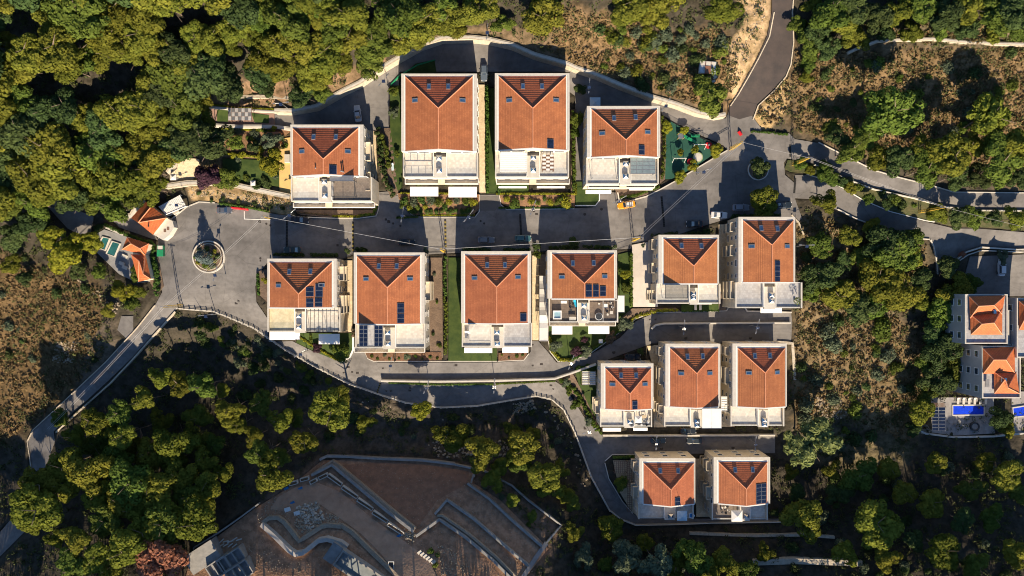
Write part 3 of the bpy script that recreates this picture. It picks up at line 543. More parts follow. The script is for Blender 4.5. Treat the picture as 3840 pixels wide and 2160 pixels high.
def gridroof(u0, v0, u1, v1, nx, ny, mp, mf, h=2.5, name='pergola'):
    def f(th):
        z = th.zf + h; x0, x1, y0, y1 = rectz(u0, v0, u1, v1, z); fr = MB()
        for i in range(nx + 1): x = x0 + (x1-x0)*i/nx; fr.box(x-.05, x+.05, y0, y1, z, z+.12)
        for j in range(ny + 1): y = y0 + (y1-y0)*j/ny; fr.box(x0, x1, y-.045, y+.045, z+.003, z+.117)
        p = th.part(name, fr, mf); posts(th, p, x0, x1, y0, y1, th.zf + .03, z, mf)
        if mp:
            for i in range(nx):
                for j in range(ny): th.part('panel', MB().box(x0+(x1-x0)*i/nx+.055, x0+(x1-x0)*(i+1)/nx-.055, y0+(y1-y0)*j/ny+.05, y0+(y1-y0)*(j+1)/ny-.05, z+.06, z+.10), mp[(i if isinstance(mp, list) else 0)] if isinstance(mp, list) else mp, p)
    return f
def flatroof(u0, v0, u1, v1, m, n=2, h=2.6, name='canopy'):
    def f(th):
        z = th.zf + h; x0, x1, y0, y1 = rectz(u0, v0, u1, v1, z); fr = MB().box(x0-.08, x1+.08, y0-.08, y0, z-.1, z+.08).box(x0-.08, x1+.08, y1, y1+.08, z-.1, z+.08)
        p = th.part(name, fr, M_METAL); posts(th, p, x0, x1, y0, y1, th.zf + .03, z-.1, M_METAL)
        for i in range(n): th.part('panel', MB().box(x0+(x1-x0)*i/n+.03, x0+(x1-x0)*(i+1)/n-.03, y0+.002, y1-.002, z, z+.05), m, p)
    return f
def vent(u, v, h=1.2):
    def f(th):
        z = th.zp + 1.2; x, y = X(u, z+h), Y(v, z+h); p = th.part('flue', MB().tube((x, y, z-.6), (x, y, z+h), .14, n=8), M_METAL); th.part('flue_cap', MB().tube((x, y, z+h), (x, y, z+h+.25), .24, .1, 8), M_METAL, p)
    return f
def multi(*fs):
    def f(th):
        for g in fs: g(th)
    return f
def gable_shed(th, u0, v0, u1, v1, h=2.2): pass

EO = 'tiled house '
house('red-tiled house at the upper left with a brown paved terrace under a dark steel frame', (730.8,313.8,914), (736.5,322.5,901,442.3), (813.5,399.8), 12.6, 506, (804,834), [(815,456),(816.5,491)], [(789,344.3),(845,344.3),(759.5,381),(875,381)], [(828,415,847,438.5,1,1)], sx=(732,936), floors=('t','b'), bal=(740,508,944,523), side=[(.2,.45),(.6,.85)],
      extra=multi(gridroof(834,454,892,494,2,1,None,M_DARKM), flatroof(829,443,889,455,M_METAL,1,3.9), vent(793.5,422), vent(862,431), vent(858,430)))
house('long red-tiled house, left of the two twins below the arched road, three white awnings', (1009.8,185.5,1199.5), (1019.8,192.5,1189,379.8), (1102.8,272), 14, 444.8, (1091.5,1122.8), [(1104,396.8),(1104.8,428.5)], [(1079,217.5),(1127.8,217.5),(1044,252.5),(1163.5,252.5)], sx=(1014,1202), bal=(1020,448,1204,464), awn=[(1031.5,470,1102.8,493.5,2),(1128,470,1199.5,496,1)], zaw=7.2,
      extra=gridroof(1017,417,1089,443,4,1,None,M_METAL,2.0))
house('long red-tiled house, right of the two twins, with a white louvred and a chequered pergola', (1245.3,184.5,1432.5), (1254.8,192,1423.8,377), (1340.5,272), 14, 444.8, (1326.8,1356), [(1341.8,395.5),(1341.8,427.3)], [(1315.5,217),(1363.5,217),(1281.5,252.5),(1399,252)], [(1376,350,1394,373.5,1,1)], bal=(1249,447,1432,464), awn=[(1350.5,469,1421.8,473,1),(1254,469,1325,473,1)], zaw=7.2,
      extra=multi(louvre(1257.8,384,1326,432,9,None,'x',4.0), checker(1364,389,1393,429,3,8,M_WHITE,M_BROWN)))
house('red-tiled house beside the playground with a glass-roofed terrace', (1476.8,267,1660.5), (1488.8,275,1653,394.8), (1574.8,351.3), 13.6, 462.3, (1559,1585.5), [(1574.8,411),(1574.8,442.8)], [(1544.8,297),(1599,294.5),(1515,335.5),(1629,332.5)], [(1606,365,1623,389,1,2)], bal=(1478,466,1645,474), awn=[(1583,461,1641.8,478.5,2),(1473,478.5,1538,487.3,1)], zaw=7.4,
      extra=multi(gridroof(1586,396,1648,437,4,4,M_GLZ,M_METAL), gridroof(1489,398,1556,448,1,1,None,M_METAL)))
house('red-tiled house nearest the big roundabout with a stained yellow terrace', (672.8,651,846.5), (678.5,660.3,834.5,773.2), (751.5,739), 8.3, 835, (742.8,767.8), [(751,793.8),(751,822)], [(728,683.5),(781,683),(700.8,718.5),(809,717.3)], [(769.5,722,789,746,1,2),(770,751,788.5,773,1,2),(793.3,714,812,747,1,2),(792,749,811,772,1,2)], sx=(673,856), floors=('y','t'), awn=[(677.8,833.3,754.8,854.5,2),(801.5,840,854.8,865.3,1)], zaw=1.2, side=[(.1,.3),(.5,.75)],
      extra=gridroof(771,770,851,834,8,1,None,M_DARKM))
house('long red-tiled house with a solar-panel pergola on its terrace, left of the bare soil plot', (890.3,635.5,1067.8), (897.8,644.3,1056.5,814), (974.5,723), 8, 876, (964,994), [(975,835.8),(975.8,864.5)], [(953,669.3),(998,669.3),(921,701.8),(1031.5,701.3)], [(999,763,1017,787,1,2),(999,789,1017,813,1,2)], bal=(893,878,1070,886), side=[(.3,.5)],
      extra=multi(gridroof(904,818,925,870.8,2,5,M_SOL,M_METAL,4.3), louvre(925.5,818,941,870.8,24,M_TERRG,'x',4.3), gridroof(942,818,962.8,870.8,2,5,M_SOL,M_METAL,4.3)))
house('long red-tiled house in the middle with one small solar panel, right of the narrow lawn', (1160.3,632.3,1335.5), (1170.3,642.3,1327.3,812.5), (1249.5,721.5), 8, 873, (1236.5,1266.5), [(1250,835),(1250.8,864.5)], [(1225.8,666.5),(1270.3,666.5),(1194,699.8),(1303,697.3)], [(1308,788,1325.5,809,1,1)], sx=(1162,1338), floors=('t','g'), awn=[(1167.8,874.5,1238.5,887.5,2),(1263.5,873.8,1329.3,887,3)], zaw=1.6,
      extra=louvre(1179,818,1235,858,14,M_TERR,'x',3.6))
house('red-tiled house with wooden deck terraces and a white hot tub', (1377.5,629.8,1551.8), (1389.3,638.5,1544.8,750.8), (1469.8,712.3), 8.2, 811, (1454,1480.5), [(1469.8,767),(1470,799.5)], [(1441,662.3),(1493.5,661.5),(1413.8,696.8),(1521,695.5)], [(1472.5,716,1490,747,1,2),(1491,716,1507.5,747,1,2),(1508.5,720,1525.5,745,1,2)], sx=(1380.5,1555), floors=('d','d'), bal=(1382,812,1548,820), awn=[(1388,819.5,1440,840.8,1),(1480,819,1533,839.5,1)], zaw=.8,
      extra=gridroof(1481,755,1553,808,2,1,None,M_WHITE,2.4))
house('red-tiled house right of the wide pale courtyard with a dark louvred pergola', (1656.8,591,1808.5), (1669.8,601,1804.3,713), (1745.5,668.5), 8, 764, (1735.5,1755), [(1745,738.3),(1745,748.8)], [(1714.5,618),(1764.5,618.5)], sx=(1650.5,1812), side=[(.05,.2),(.4,.55),(.8,.95)], awn=[(1743,760,1791,765,1)], zaw=4,
      extra=multi(louvre(1673,716,1729.3,750.8,16,M_DARKM,'x',3.8,.7,True)))
house('red-tiled house under the big roadside pine with a tall column of solar panels', (1858,546,2000), (1870,554.8,1995.8,709.8), (1942,616), 10, 775, (1922,1950), [(1942.5,742),(1942.5,756.5)], [(1915,574),(1955.8,574.8),(1891,619.8),(1980,619.8)], [(1948,656,1964,708.5,1,4)], sx=(1850,2018), floors=('g','g'), side=[(.05,.15),(.3,.42),(.7,.9)], awn=[(1913,771,1967,787,1)], zaw=4)
house('small red-tiled house left in the lower row of three, its terrace full of furniture', (1511.8,914.5,1643.5), (1523.5,926.5,1638,1028.3), (1585,990), 1.8, 1074, (1570.5,1595.5), [(1585.5,1060.8)], [(1562.5,944.5),(1600.5,944.5),(1541,967),(1622.5,966.5)], [(1590,1009,1605,1030,1,2)], awn=[(1516,1076.5,1562.5,1085,1),(1593,1076,1629,1083,1)], zaw=-2.5, side=[(.6,.8)])
house('red-tiled house, middle of the lower row of three, with a white canopy on its terrace', (1674.3,865,1811.8), (1686.3,876.5,1806.8,1022.5), (1753,939), 3.2, 1073, (1737.5,1765.5), [(1754.5,1059.5),(1754.5,1070)], [(1729.5,897),(1767.8,895.8),(1713.8,939.5),(1785.5,939)], side=[(.05,.15),(.3,.5),(.75,.85)],
      extra=flatroof(1766,1028,1815,1077,M_AWN,2,4.2))
house('red-tiled house, right of the lower row of three, at the edge of the dry slope', (1843,864.5,1979), (1856.3,875.8,1975,1022.5), (1925,937.5), 3.2, 1072, (1907.5,1932), [(1924.3,1057),(1924,1068)], [(1899,895),(1937,894.5),(1884,938),(1955,937)], side=[(.05,.15),(.3,.5),(.75,.85)])
house('tree-shaded red-tiled house in the bottom pair with a pale blue plunge pool', (1608.8,1153,1748.8), (1619.3,1165.5,1745.5,1267.3), (1688,1231.8), -3.2, 1305.5, (1671.8,1697), [(1688,1299.3)], [(1661,1184),(1706,1184)], [(1697,1252,1712.5,1272,1,2)], side=[(.1,.25),(.5,.7)])
house('red-tiled house in the bottom pair with a dark solar array and white parasol', (1795.5,1150.5,1937), (1808.5,1162.5,1930.5,1266.3), (1877.5,1229.8), -3, 1308, (1860.5,1885.5), [(1878,1299.3)], [(1849.5,1181.8),(1893.5,1181.3)], [(1900,1217,1931,1267,2,5)], side=[(.1,.25),(.5,.7)], floors=('b','t'))

# ---------------------------------------------------------------- gardens, paths and beds
def R_(u0, v0, u1, v1): return [(u0, v0), (u1, v0), (u1, v1), (u0, v1)]
sheet('lawn', [(981,215),(1010,215),(1012,470),(1000,480),(982,420)], M_LAWN, .25)
sheet('lawn', [(998,205),(1045,160),(1093,150),(1098,182),(1008,186)], M_LAWN, .15)
sheet('path', [(1203,213),(1219,213),(1222,484),(1206,484)], M_ALLEY, .2)
sheet('lawn', R_(1222,222,1247,486), M_LAWN, .22)
sheet('lawn', [(1247,448),(1330,448),(1330,486),(1247,486)], M_LAWN, .24)
sheet('garden_bed', [(1436,275),(1449,275),(1448,480),(1436,486)], M_SOILB, .25)
sheet('lawn', [(1448,457),(1478,457),(1485,484),(1505,486),(1507,502),(1498,515),(1448,516)], M_LAWN, .3)
sheet('garden_bed', [(1000,486),(1206,489),(1206,525),(1190,540),(1040,541),(1020,522),(1003,500)], M_SOIL, .35)
sheet('garden_bed', [(1256,490),(1446,490),(1446,522),(1290,525),(1262,512)], M_SOIL, .35)
sheet('garden_bed', [(740,528),(940,528),(948,512),(952,522),(946,542),(900,548),(845,548),(755,540)], M_SOILB, .4)
sheet('garden_bed', [(1548,478),(1660,462),(1660,474),(1626,491),(1568,507),(1556,500)], M_SOILB, .35)
sheet('path', [(914,325),(945,330),(948,420),(950,505),(936,525),(914,512)], M_ALLEY, .2)
sheet('garden_bed', [(945,322),(982,322),(1000,470),(1002,486),(985,500),(960,450),(950,400)], M_SOILB, .25)
sheet('playground_surface', [(1677,300),(1700,312),(1760,345),(1815,368),(1800,385),(1740,425),(1690,450),(1673,450)], M_PLAY, .15)
sheet('garden_bed', [(1661,290),(1677,300),(1673,452),(1660,462)], M_SOILB, .2)
sheet('path', [(516,270),(690,286),(690,318),(735,324),(735,330),(516,314)], M_PAVR, .3)
sheet('lawn', [(546,276),(575,277),(575,306),(546,305)], M_LAWN, .42); sheet('lawn', [(632,284),(676,290),(676,310),(640,308)], M_LAWN, .42)
sheet('garden_soil', [(520,318),(730,330),(712,345),(690,385),(540,378)], M_SOIL, .1)
sheet('lawn', [(560,398),(700,405),(705,470),(560,452)], M_LAWN, .15)
sheet('patio', [(702,350),(732,345),(732,500),(703,480)], mat('yellow_sand_paving', (.60,.42,.16), (.52,.36,.15), scale=1), .2)
sheet('patio', [(445,395),(500,400),(505,430),(480,458),(425,468),(428,440)], M_ALLEY, .25)
sheet('path', [(848,655),(886,655),(886,835),(850,838)], M_ALLEY, .15)
sheet('garden_soil', [(1076,648),(1112,648),(1114,900),(1082,902)], M_SOILB, .15)
sheet('lawn', [(1128,648),(1162,648),(1162,876),(1250,876),(1250,908),(1128,908)], M_LAWN, .25)
sheet('garden_bed', [(918,886),(992,886),(992,908),(940,908),(924,900)], M_MULCH, .3)
sheet('garden_bed', [(996,886),(1110,886),(1112,906),(996,908)], M_MULCH, .3)
sheet('garden_bed', [(1254,888),(1327,888),(1318,905),(1254,908)], M_MULCH, .3)
sheet('lawn', [(752,838),(886,838),(886,880),(868,905),(856,911),(800,888),(745,862)], M_LAWN, .3)
sheet('path', [(1339,643),(1355,643),(1355,856),(1339,856)], M_ALLEY, .2)
sheet('patio', [(1357,640),(1380,640),(1380,850),(1357,858)], M_PAVB, .15)
sheet('lawn', [(1380,820),(1552,815),(1558,830),(1480,890),(1440,905),(1403,908),(1382,880)], M_LAWN, .25)
sheet('lawn', [(1555,640),(1590,632),(1590,770),(1555,820)], M_LAWN, .2)
sheet('courtyard', [(1590,616),(1640,606),(1660,622),(1655,772),(1592,772)], mat('pale_pink_paving', (.50,.455,.41), (.44,.40,.36), scale=.5), .3)
sheet('garden_bed', [(1590,776),(1700,774),(1712,783),(1640,786),(1600,800),(1570,815),(1562,800)], M_SOILB, .5)
sheet('lawn', [(1714,765),(1808,765),(1808,782),(1714,783)], M_LAWN, .5)
sheet('garden_bed', [(1808,740),(1828,735),(1834,765),(1826,780),(1808,781)], M_SOILB, .5)
sheet('path', [(1808,565),(1845,562),(1850,775),(1812,740)], M_ALLEY, .15)
sheet('path', [(1628,870),(1678,870),(1676,1075),(1645,1075),(1640,912)], M_ALLEY, .15)
sheet('path', [(1812,866),(1845,866),(1848,1074),(1815,1074)], M_ALLEY, .15)
sheet('lawn', [(1445,925),(1506,915),(1508,1062),(1485,1030),(1460,985)], M_LAWN, .25)
sheet('garden_bed', [(1400,948),(1440,938),(1465,985),(1500,1060),(1512,1088),(1500,1080),(1470,1040),(1440,990),(1420,965)], M_SOILB, .3)
sheet('patio', [(1542,1158),(1606,1158),(1606,1300),(1588,1286),(1560,1240)], M_ALLEY, .2)
sheet('path', [(1750,1155),(1796,1155),(1796,1300),(1752,1300)], M_ALLEY, .15)
sheet('garden_bed', [(645,684),(672,676),(672,760),(650,740)], M_SOILB, .3)
sheet('garden_bed', [(380,640),(396,640),(412,720),(395,740),(378,712)], M_SOILB, .2)
sheet('path', [(272,542),(330,548),(390,592),(398,604),(380,600),(300,572)], M_ASPH, .06)
sheet('path', [(110,470),(150,510),(235,545),(225,600),(170,575),(120,520)], M_ASPH, .03)
sheet('patio', [(240,590),(262,577),(320,596),(378,612),(384,708),(346,712),(300,690),(240,632)], M_CONCD, .1)
sheet('path', [(305,795),(335,795),(335,840),(318,852),(295,830)], M_ASPH, .03)
sheet('verge', [(1982,402),(2000,404),(2050,414),(2130,450),(2200,474),(2300,494),(2380,520),(2460,530),(2680,532),(2680,588),(2460,570),(2400,570),(2330,552),(2240,530),(2170,498),(2120,470),(2075,450),(2030,436),(1990,432),(1974,424)], mat('weedy_verge', (.095,.085,.04), (.045,.06,.02), scale=.5, bump=1, bscale=2), .12)
# soil and floors of the building site
sheet('site_ground', [(810,1158),(1010,1150),(1195,1178),(1190,1215),(1260,1260),(1380,1380),(1300,1480),(460,1480),(480,1400),(640,1280),(730,1225)], mat('site_dirt', (.40,.235,.145), (.24,.14,.085), scale=.6, bump=1.0, bscale=2, detail=10, contrast=(.40,.60)), .05, 16)
sheet('site_soil', [(835,1172),(1000,1160),(1180,1185),(1178,1215),(1100,1258),(1045,1335),(960,1260)], mat('site_brown_soil', (.33,.17,.10), (.21,.115,.07), scale=.6, bump=.9, bscale=3), .12, 16)

def ring(cu, cv, r, n=40): return [(cu + r * math.cos(2*math.pi*i/n), cv + r * math.sin(2*math.pi*i/n)) for i in range(n)]
sheet('garden_bed', ring(524,646,37), M_SOILB, .5)
sheet('garden_bed', ring(1908,427,24), M_SOILB, .35)
wall(ring(524,646,39.5), .35, .6, M_CONC, 'round pale concrete rim of the large planted roundabout', cat='planter wall', name='roundabout_wall', closed=True)
wall(ring(524,646,33), .25, .62, M_STONE, 'inner stone ring inside the large planted roundabout', cat='planter wall', name='roundabout_wall', closed=True)
wall(ring(1908,427,25), .25, .4, M_CONC, 'round rim of the small roundabout with a single dark bush', cat='planter wall', name='roundabout_wall', closed=True)

# ---------------------------------------------------------------- retaining walls, kerbs
def rwall(pts, ht, label, samp, wd=1.0, m=None, cap=True, base=2.5):
    m = m or M_STONE; q = [(u, v - 4) for u, v in pts]; mb = wallmb(q, wd, ht, base=base, samp=samp, step=9); o = Vector(mb.v[0]); th = Thing('retaining_wall', label, 'wall', o); th.part('stone_face', mb, m)
    if cap:
        c = wallmb(q, wd * .45, ht + .06, base=-ht + .3, samp=samp, step=9); th.part('coping', c, M_CONC)
    return th
rwall(WALLN, 2.9, 'long curved limestone retaining wall along the arched upper road', (0, 9), 1.1)
rwall([(958,962),(1100,964),(1250,962),(1395,957),(1440,942),(1500,920)], 1.15, 'long cream wall between the two parallel lower roads', (0, -12), .6, M_CONC, base=3)
rwall([(1640,831),(1650,822),(1672,818),(1990,816)], .8, 'thin pale wall between the two lanes north of the lower row of three', (0, -12), .5, M_CONC, base=4)
rwall([(1516,1100),(1700,1100),(1950,1099)], .7, 'thin pale wall between the two lanes above the bottom pair of houses', (0, -12), .5, M_CONC, base=4)
rwall([(516,318),(600,322),(690,322),(732,328)], .8, 'pale wall in front of the paved garden terrace with the chequered pergola', (0, -8), .9, M_CONC, base=1.5)
rwall([(516,272),(600,280),(692,285)], .9, 'pale low wall behind the chequered garden pergola', (0, 6), .6, M_CONC)
rwall([(415,472),(470,464),(560,462),(640,480),(728,498)], 1.0, 'cream stone wall below the garden, above the roundabout', (0, -6), 1.4, M_STONE, base=2)
rwall([(430,392),(442,394),(436,420),(422,440)], 1.0, 'short stepped stone wall left of the sandy patio', (6, 0), 1.6, M_STONE)
rwall([(268,542),(300,552),(330,548),(342,530),(352,514),(362,508)], 1.2, 'rough stone wall curving behind the guardhouse', (6, 8), 1.8, M_STONE)
def kerb(pts, label, wd=.3, ht=.16, m=None, off=(0, 0)): wall(pts, wd * .75, ht, m or M_CONC, label, cat='kerb', name='kerb', base=.3, step=10, samp=off)
kerb([(398,600),(420,560),(470,520),(500,508),(540,510)], 'curved kerb along the left edge of the roundabout plaza', .4)
kerb([(1000,484),(1004,500),(1015,518),(1035,540),(1060,546),(1195,546),(1206,532),(1206,490)], 'kerb around the front bed of the left twin house')
kerb([(1256,490),(1260,515),(1274,527),(1445,525)], 'kerb below the front bed of the right twin house')
kerb([(1447,517),(1498,517),(1508,504),(1508,486)], 'white kerb round the corner lawn below the playground house', .35, .3, M_WHITE)
kerb([(1554,484),(1558,505),(1570,509),(1626,494),(1662,476),(1700,455),(1742,430),(1792,400),(1830,378)], 'low curb wall along the street side of the playground', .4, .5)
kerb([(740,545),(845,549),(900,549),(946,543),(953,522),(952,505)], 'kerb below the upper left house bed', .35, .35)
kerb([(918,886),(926,903),(940,909),(1250,909)], 'kerb along the mulch beds below the solar pergola house')
kerb([(1252,909),(1318,906),(1330,890)], 'kerb at the mulch bed right of the lawn')
kerb([(856,912),(880,898),(888,880),(888,840)], 'white rounded kerb at the corner garden of the left house', .6, .4, M_WHITE)
kerb([(1380,858),(1384,885),(1404,910),(1432,908),(1480,893),(1560,835),(1600,802),(1640,787),(1712,785),(1828,782),(1836,768)], 'kerb under the flowering beds on the sloping lane')
kerb([(1992,786),(1880,783),(1872,770)], 'short kerb below the house under the pine', .5, .3)
kerb([(2030,438),(2075,452),(2120,472),(2170,502),(2240,532),(2330,555),(2352,558)], 'white broken kerb on the upper edge of the lower forest road', .25, .2, M_WHITE)
kerb([(2108,526),(2150,548),(2220,575),(2290,598),(2340,602)], 'pale kerb on the lower edge of the lower forest road', .3, .5)
kerb([(2060,358),(2110,383),(2200,428),(2255,444),(2350,468),(2400,483),(2680,486)], 'pale kerb on the upper edge of the upper forest road', .3, .3)
kerb([(2050,414),(2130,450),(2200,476),(2300,498),(2380,520),(2460,529),(2680,531)], 'low wall on the lower edge of the upper forest road', .35, .7)
kerb([(2360,690),(2356,650),(2350,620),(2342,603)], 'dark kerb at the side road leading down', .3, .3)
kerb([(2403,680),(2412,650),(2432,634),(2470,622),(2560,628),(2680,624)], 'curved boundary wall of the right edge car park', .5, .9)
kerb([(2415,655),(2436,641),(2470,630),(2576,634)], 'second inner wall of the right edge car park', .3, .9)
kerb([(1948,30),(1936,92),(1908,148),(1884,192),(1858,237),(1838,266)], 'stony kerb on the left side of the brown uphill road', .35, .25, M_STONE)
kerb([(1996,0),(1994,30),(1997,105),(1990,162),(1978,192),(1948,228),(1908,265),(1895,300)], 'stony kerb on the right side of the brown uphill road', .35, .3, M_STONE)
kerb([(440,784),(388,842),(328,910),(276,965),(186,1045),(140,1088)], 'stone wall along the valley side of the narrow downhill lane', .5, .6, M_STONE)
kerb([(389,768),(344,825),(264,912),(160,1010),(82,1082),(68,1110),(80,1190)], 'low edge wall on the hill side of the narrow downhill lane', .3, .35, M_STONE)
kerb([(1522,1160),(1540,1144),(1605,1143)], 'kerb at the corner of the gridded patio')
kerb([(1522,1165),(1532,1205),(1566,1262),(1592,1292)], 'kerb between the patio and the bottom lane', .3, .4)
kerb([(1992,540),(2010,560),(2022,590)], 'stone kerb at the top of the path beside the pine house', .4, .3, M_STONE)
rwall([(1956,865),(1994,868),(2000,960)], .5, 'low stone edging right of the lower row of three', (0, 0), .8, M_STONE, cap=False)
rwall([(2135,136),(2165,122),(2210,106),(2280,103),(2350,101),(2440,110),(2600,116)], .9, 'long dry stone terrace wall on the upper right hill', (0, 5), .75)
rwall([(560,245),(600,248),(650,246),(728,250)], .5, 'rough stone terrace edge above the small garden', (0, 5), .8, cap=False)
rwall([(1735,1346),(1900,1352),(2020,1350),(2100,1356)], .5, 'faint stone terrace wall below the bottom houses', (0, 5), .8, cap=False)
rwall([(1895,1420),(2000,1416),(2120,1420),(2170,1422)], .6, 'stone terrace wall fragment at the bottom right', (0, 5), 1.6, cap=False)
rwall([(2298,1080),(2330,1095),(2400,1104),(2500,1102),(2580,1094)], .8, 'pale curved wall below the pool deck', (0, -5), .5, M_CONC)

# railing on the valley side of the lower road: each post and each rail length is a part
def railing(pts, label, gap=13, ht=1.25, m=None):
    q = dens(pts, gap); o = G(*q[0]); th = Thing('railing', label, 'fence', o); m = m or M_CONC
    P = [G(*p) for p in q]
    for p in P: th.part('post', MB().box(p.x-.14, p.x+.14, p.y-.14, p.y+.14, p.z-.6, p.z+ht), m)
    for a, b in zip(P, P[1:]):
        r = MB()
        for h in (.35, .72, 1.08): r.tube(a + Vector((0,0,h)), b + Vector((0,0,h)), .065, n=4)
        th.part('rail', r, m)
    th.part('footing', wallmb([(u, v) for u, v in pts], .5, .18, base=1.5, step=gap), M_CONC)
railing([(450,776),(536,783),(571,796),(641,826),(721,881),(801,926),(881,966),(951,991),(1021,1013),(1110,1025),(1200,1021),(1300,1004),(1350,996),(1389,1005),(1419,1031),(1446,1086),(1466,1141),(1488,1201),(1533,1283)], 'long pale post and rail fence on the valley edge of the lower road')
kerb([(1533,1284),(1564,1308),(1600,1322),(1690,1320),(1800,1316),(1965,1314)], 'low wall behind the bottom pair of houses', .35, 1.0)
def picket(pts, label, m=M_DARKM, ht=1.1):
    """metal fence: the pickets are a few centimetres wide, so they are joined into one part"""
    o = G(*pts[0]); th = Thing('metal_fence', label, 'fence', o); q = dens(pts, 2.6); b = MB()
    for (u, v) in q: p = G(u, v); b.box(p.x-.03, p.x+.03, p.y-.03, p.y+.03, p.z, p.z+ht)
    th.part('pickets', b, m, stuff=True); r = MB(); P = [G(*p) for p in dens(pts, 14)]
    for a, c in zip(P, P[1:]): r.tube(a + Vector((0,0,ht)), c + Vector((0,0,ht)), .035, n=4); r.tube(a + Vector((0,0,.2)), c + Vector((0,0,.2)), .03, n=4)
    th.part('rail', r, m)
picket([(1000,545),(1195,546)], 'metal fence along the main street below the left twin house')
picket([(1075,636),(1158,632)], 'metal fence between main street and the soil plot')
picket([(1337,634),(1378,632)], 'metal fence at the head of the sandstone passage')
picket([(1553,628),(1590,616)], 'short metal fence left of the courtyard')
picket([(1595,612),(1650,603)], 'metal fence on top of the courtyard wall')
picket([(1680,302),(1760,347),(1812,370)], 'metal fence along the upper side of the playground')
picket([(738,330),(912,328)], 'metal fence behind the upper left house')
picket([(980,330),(980,215)], 'metal fence beside the narrow garden of the left twin house')
picket([(855,656),(888,640)], 'short fence between the two left houses on the main street')
kerb([(982,214),(1004,190),(1050,163),(1094,150)], 'green edged low wall of the dark lawn behind the left twin', .3, .5, M_GREENP)

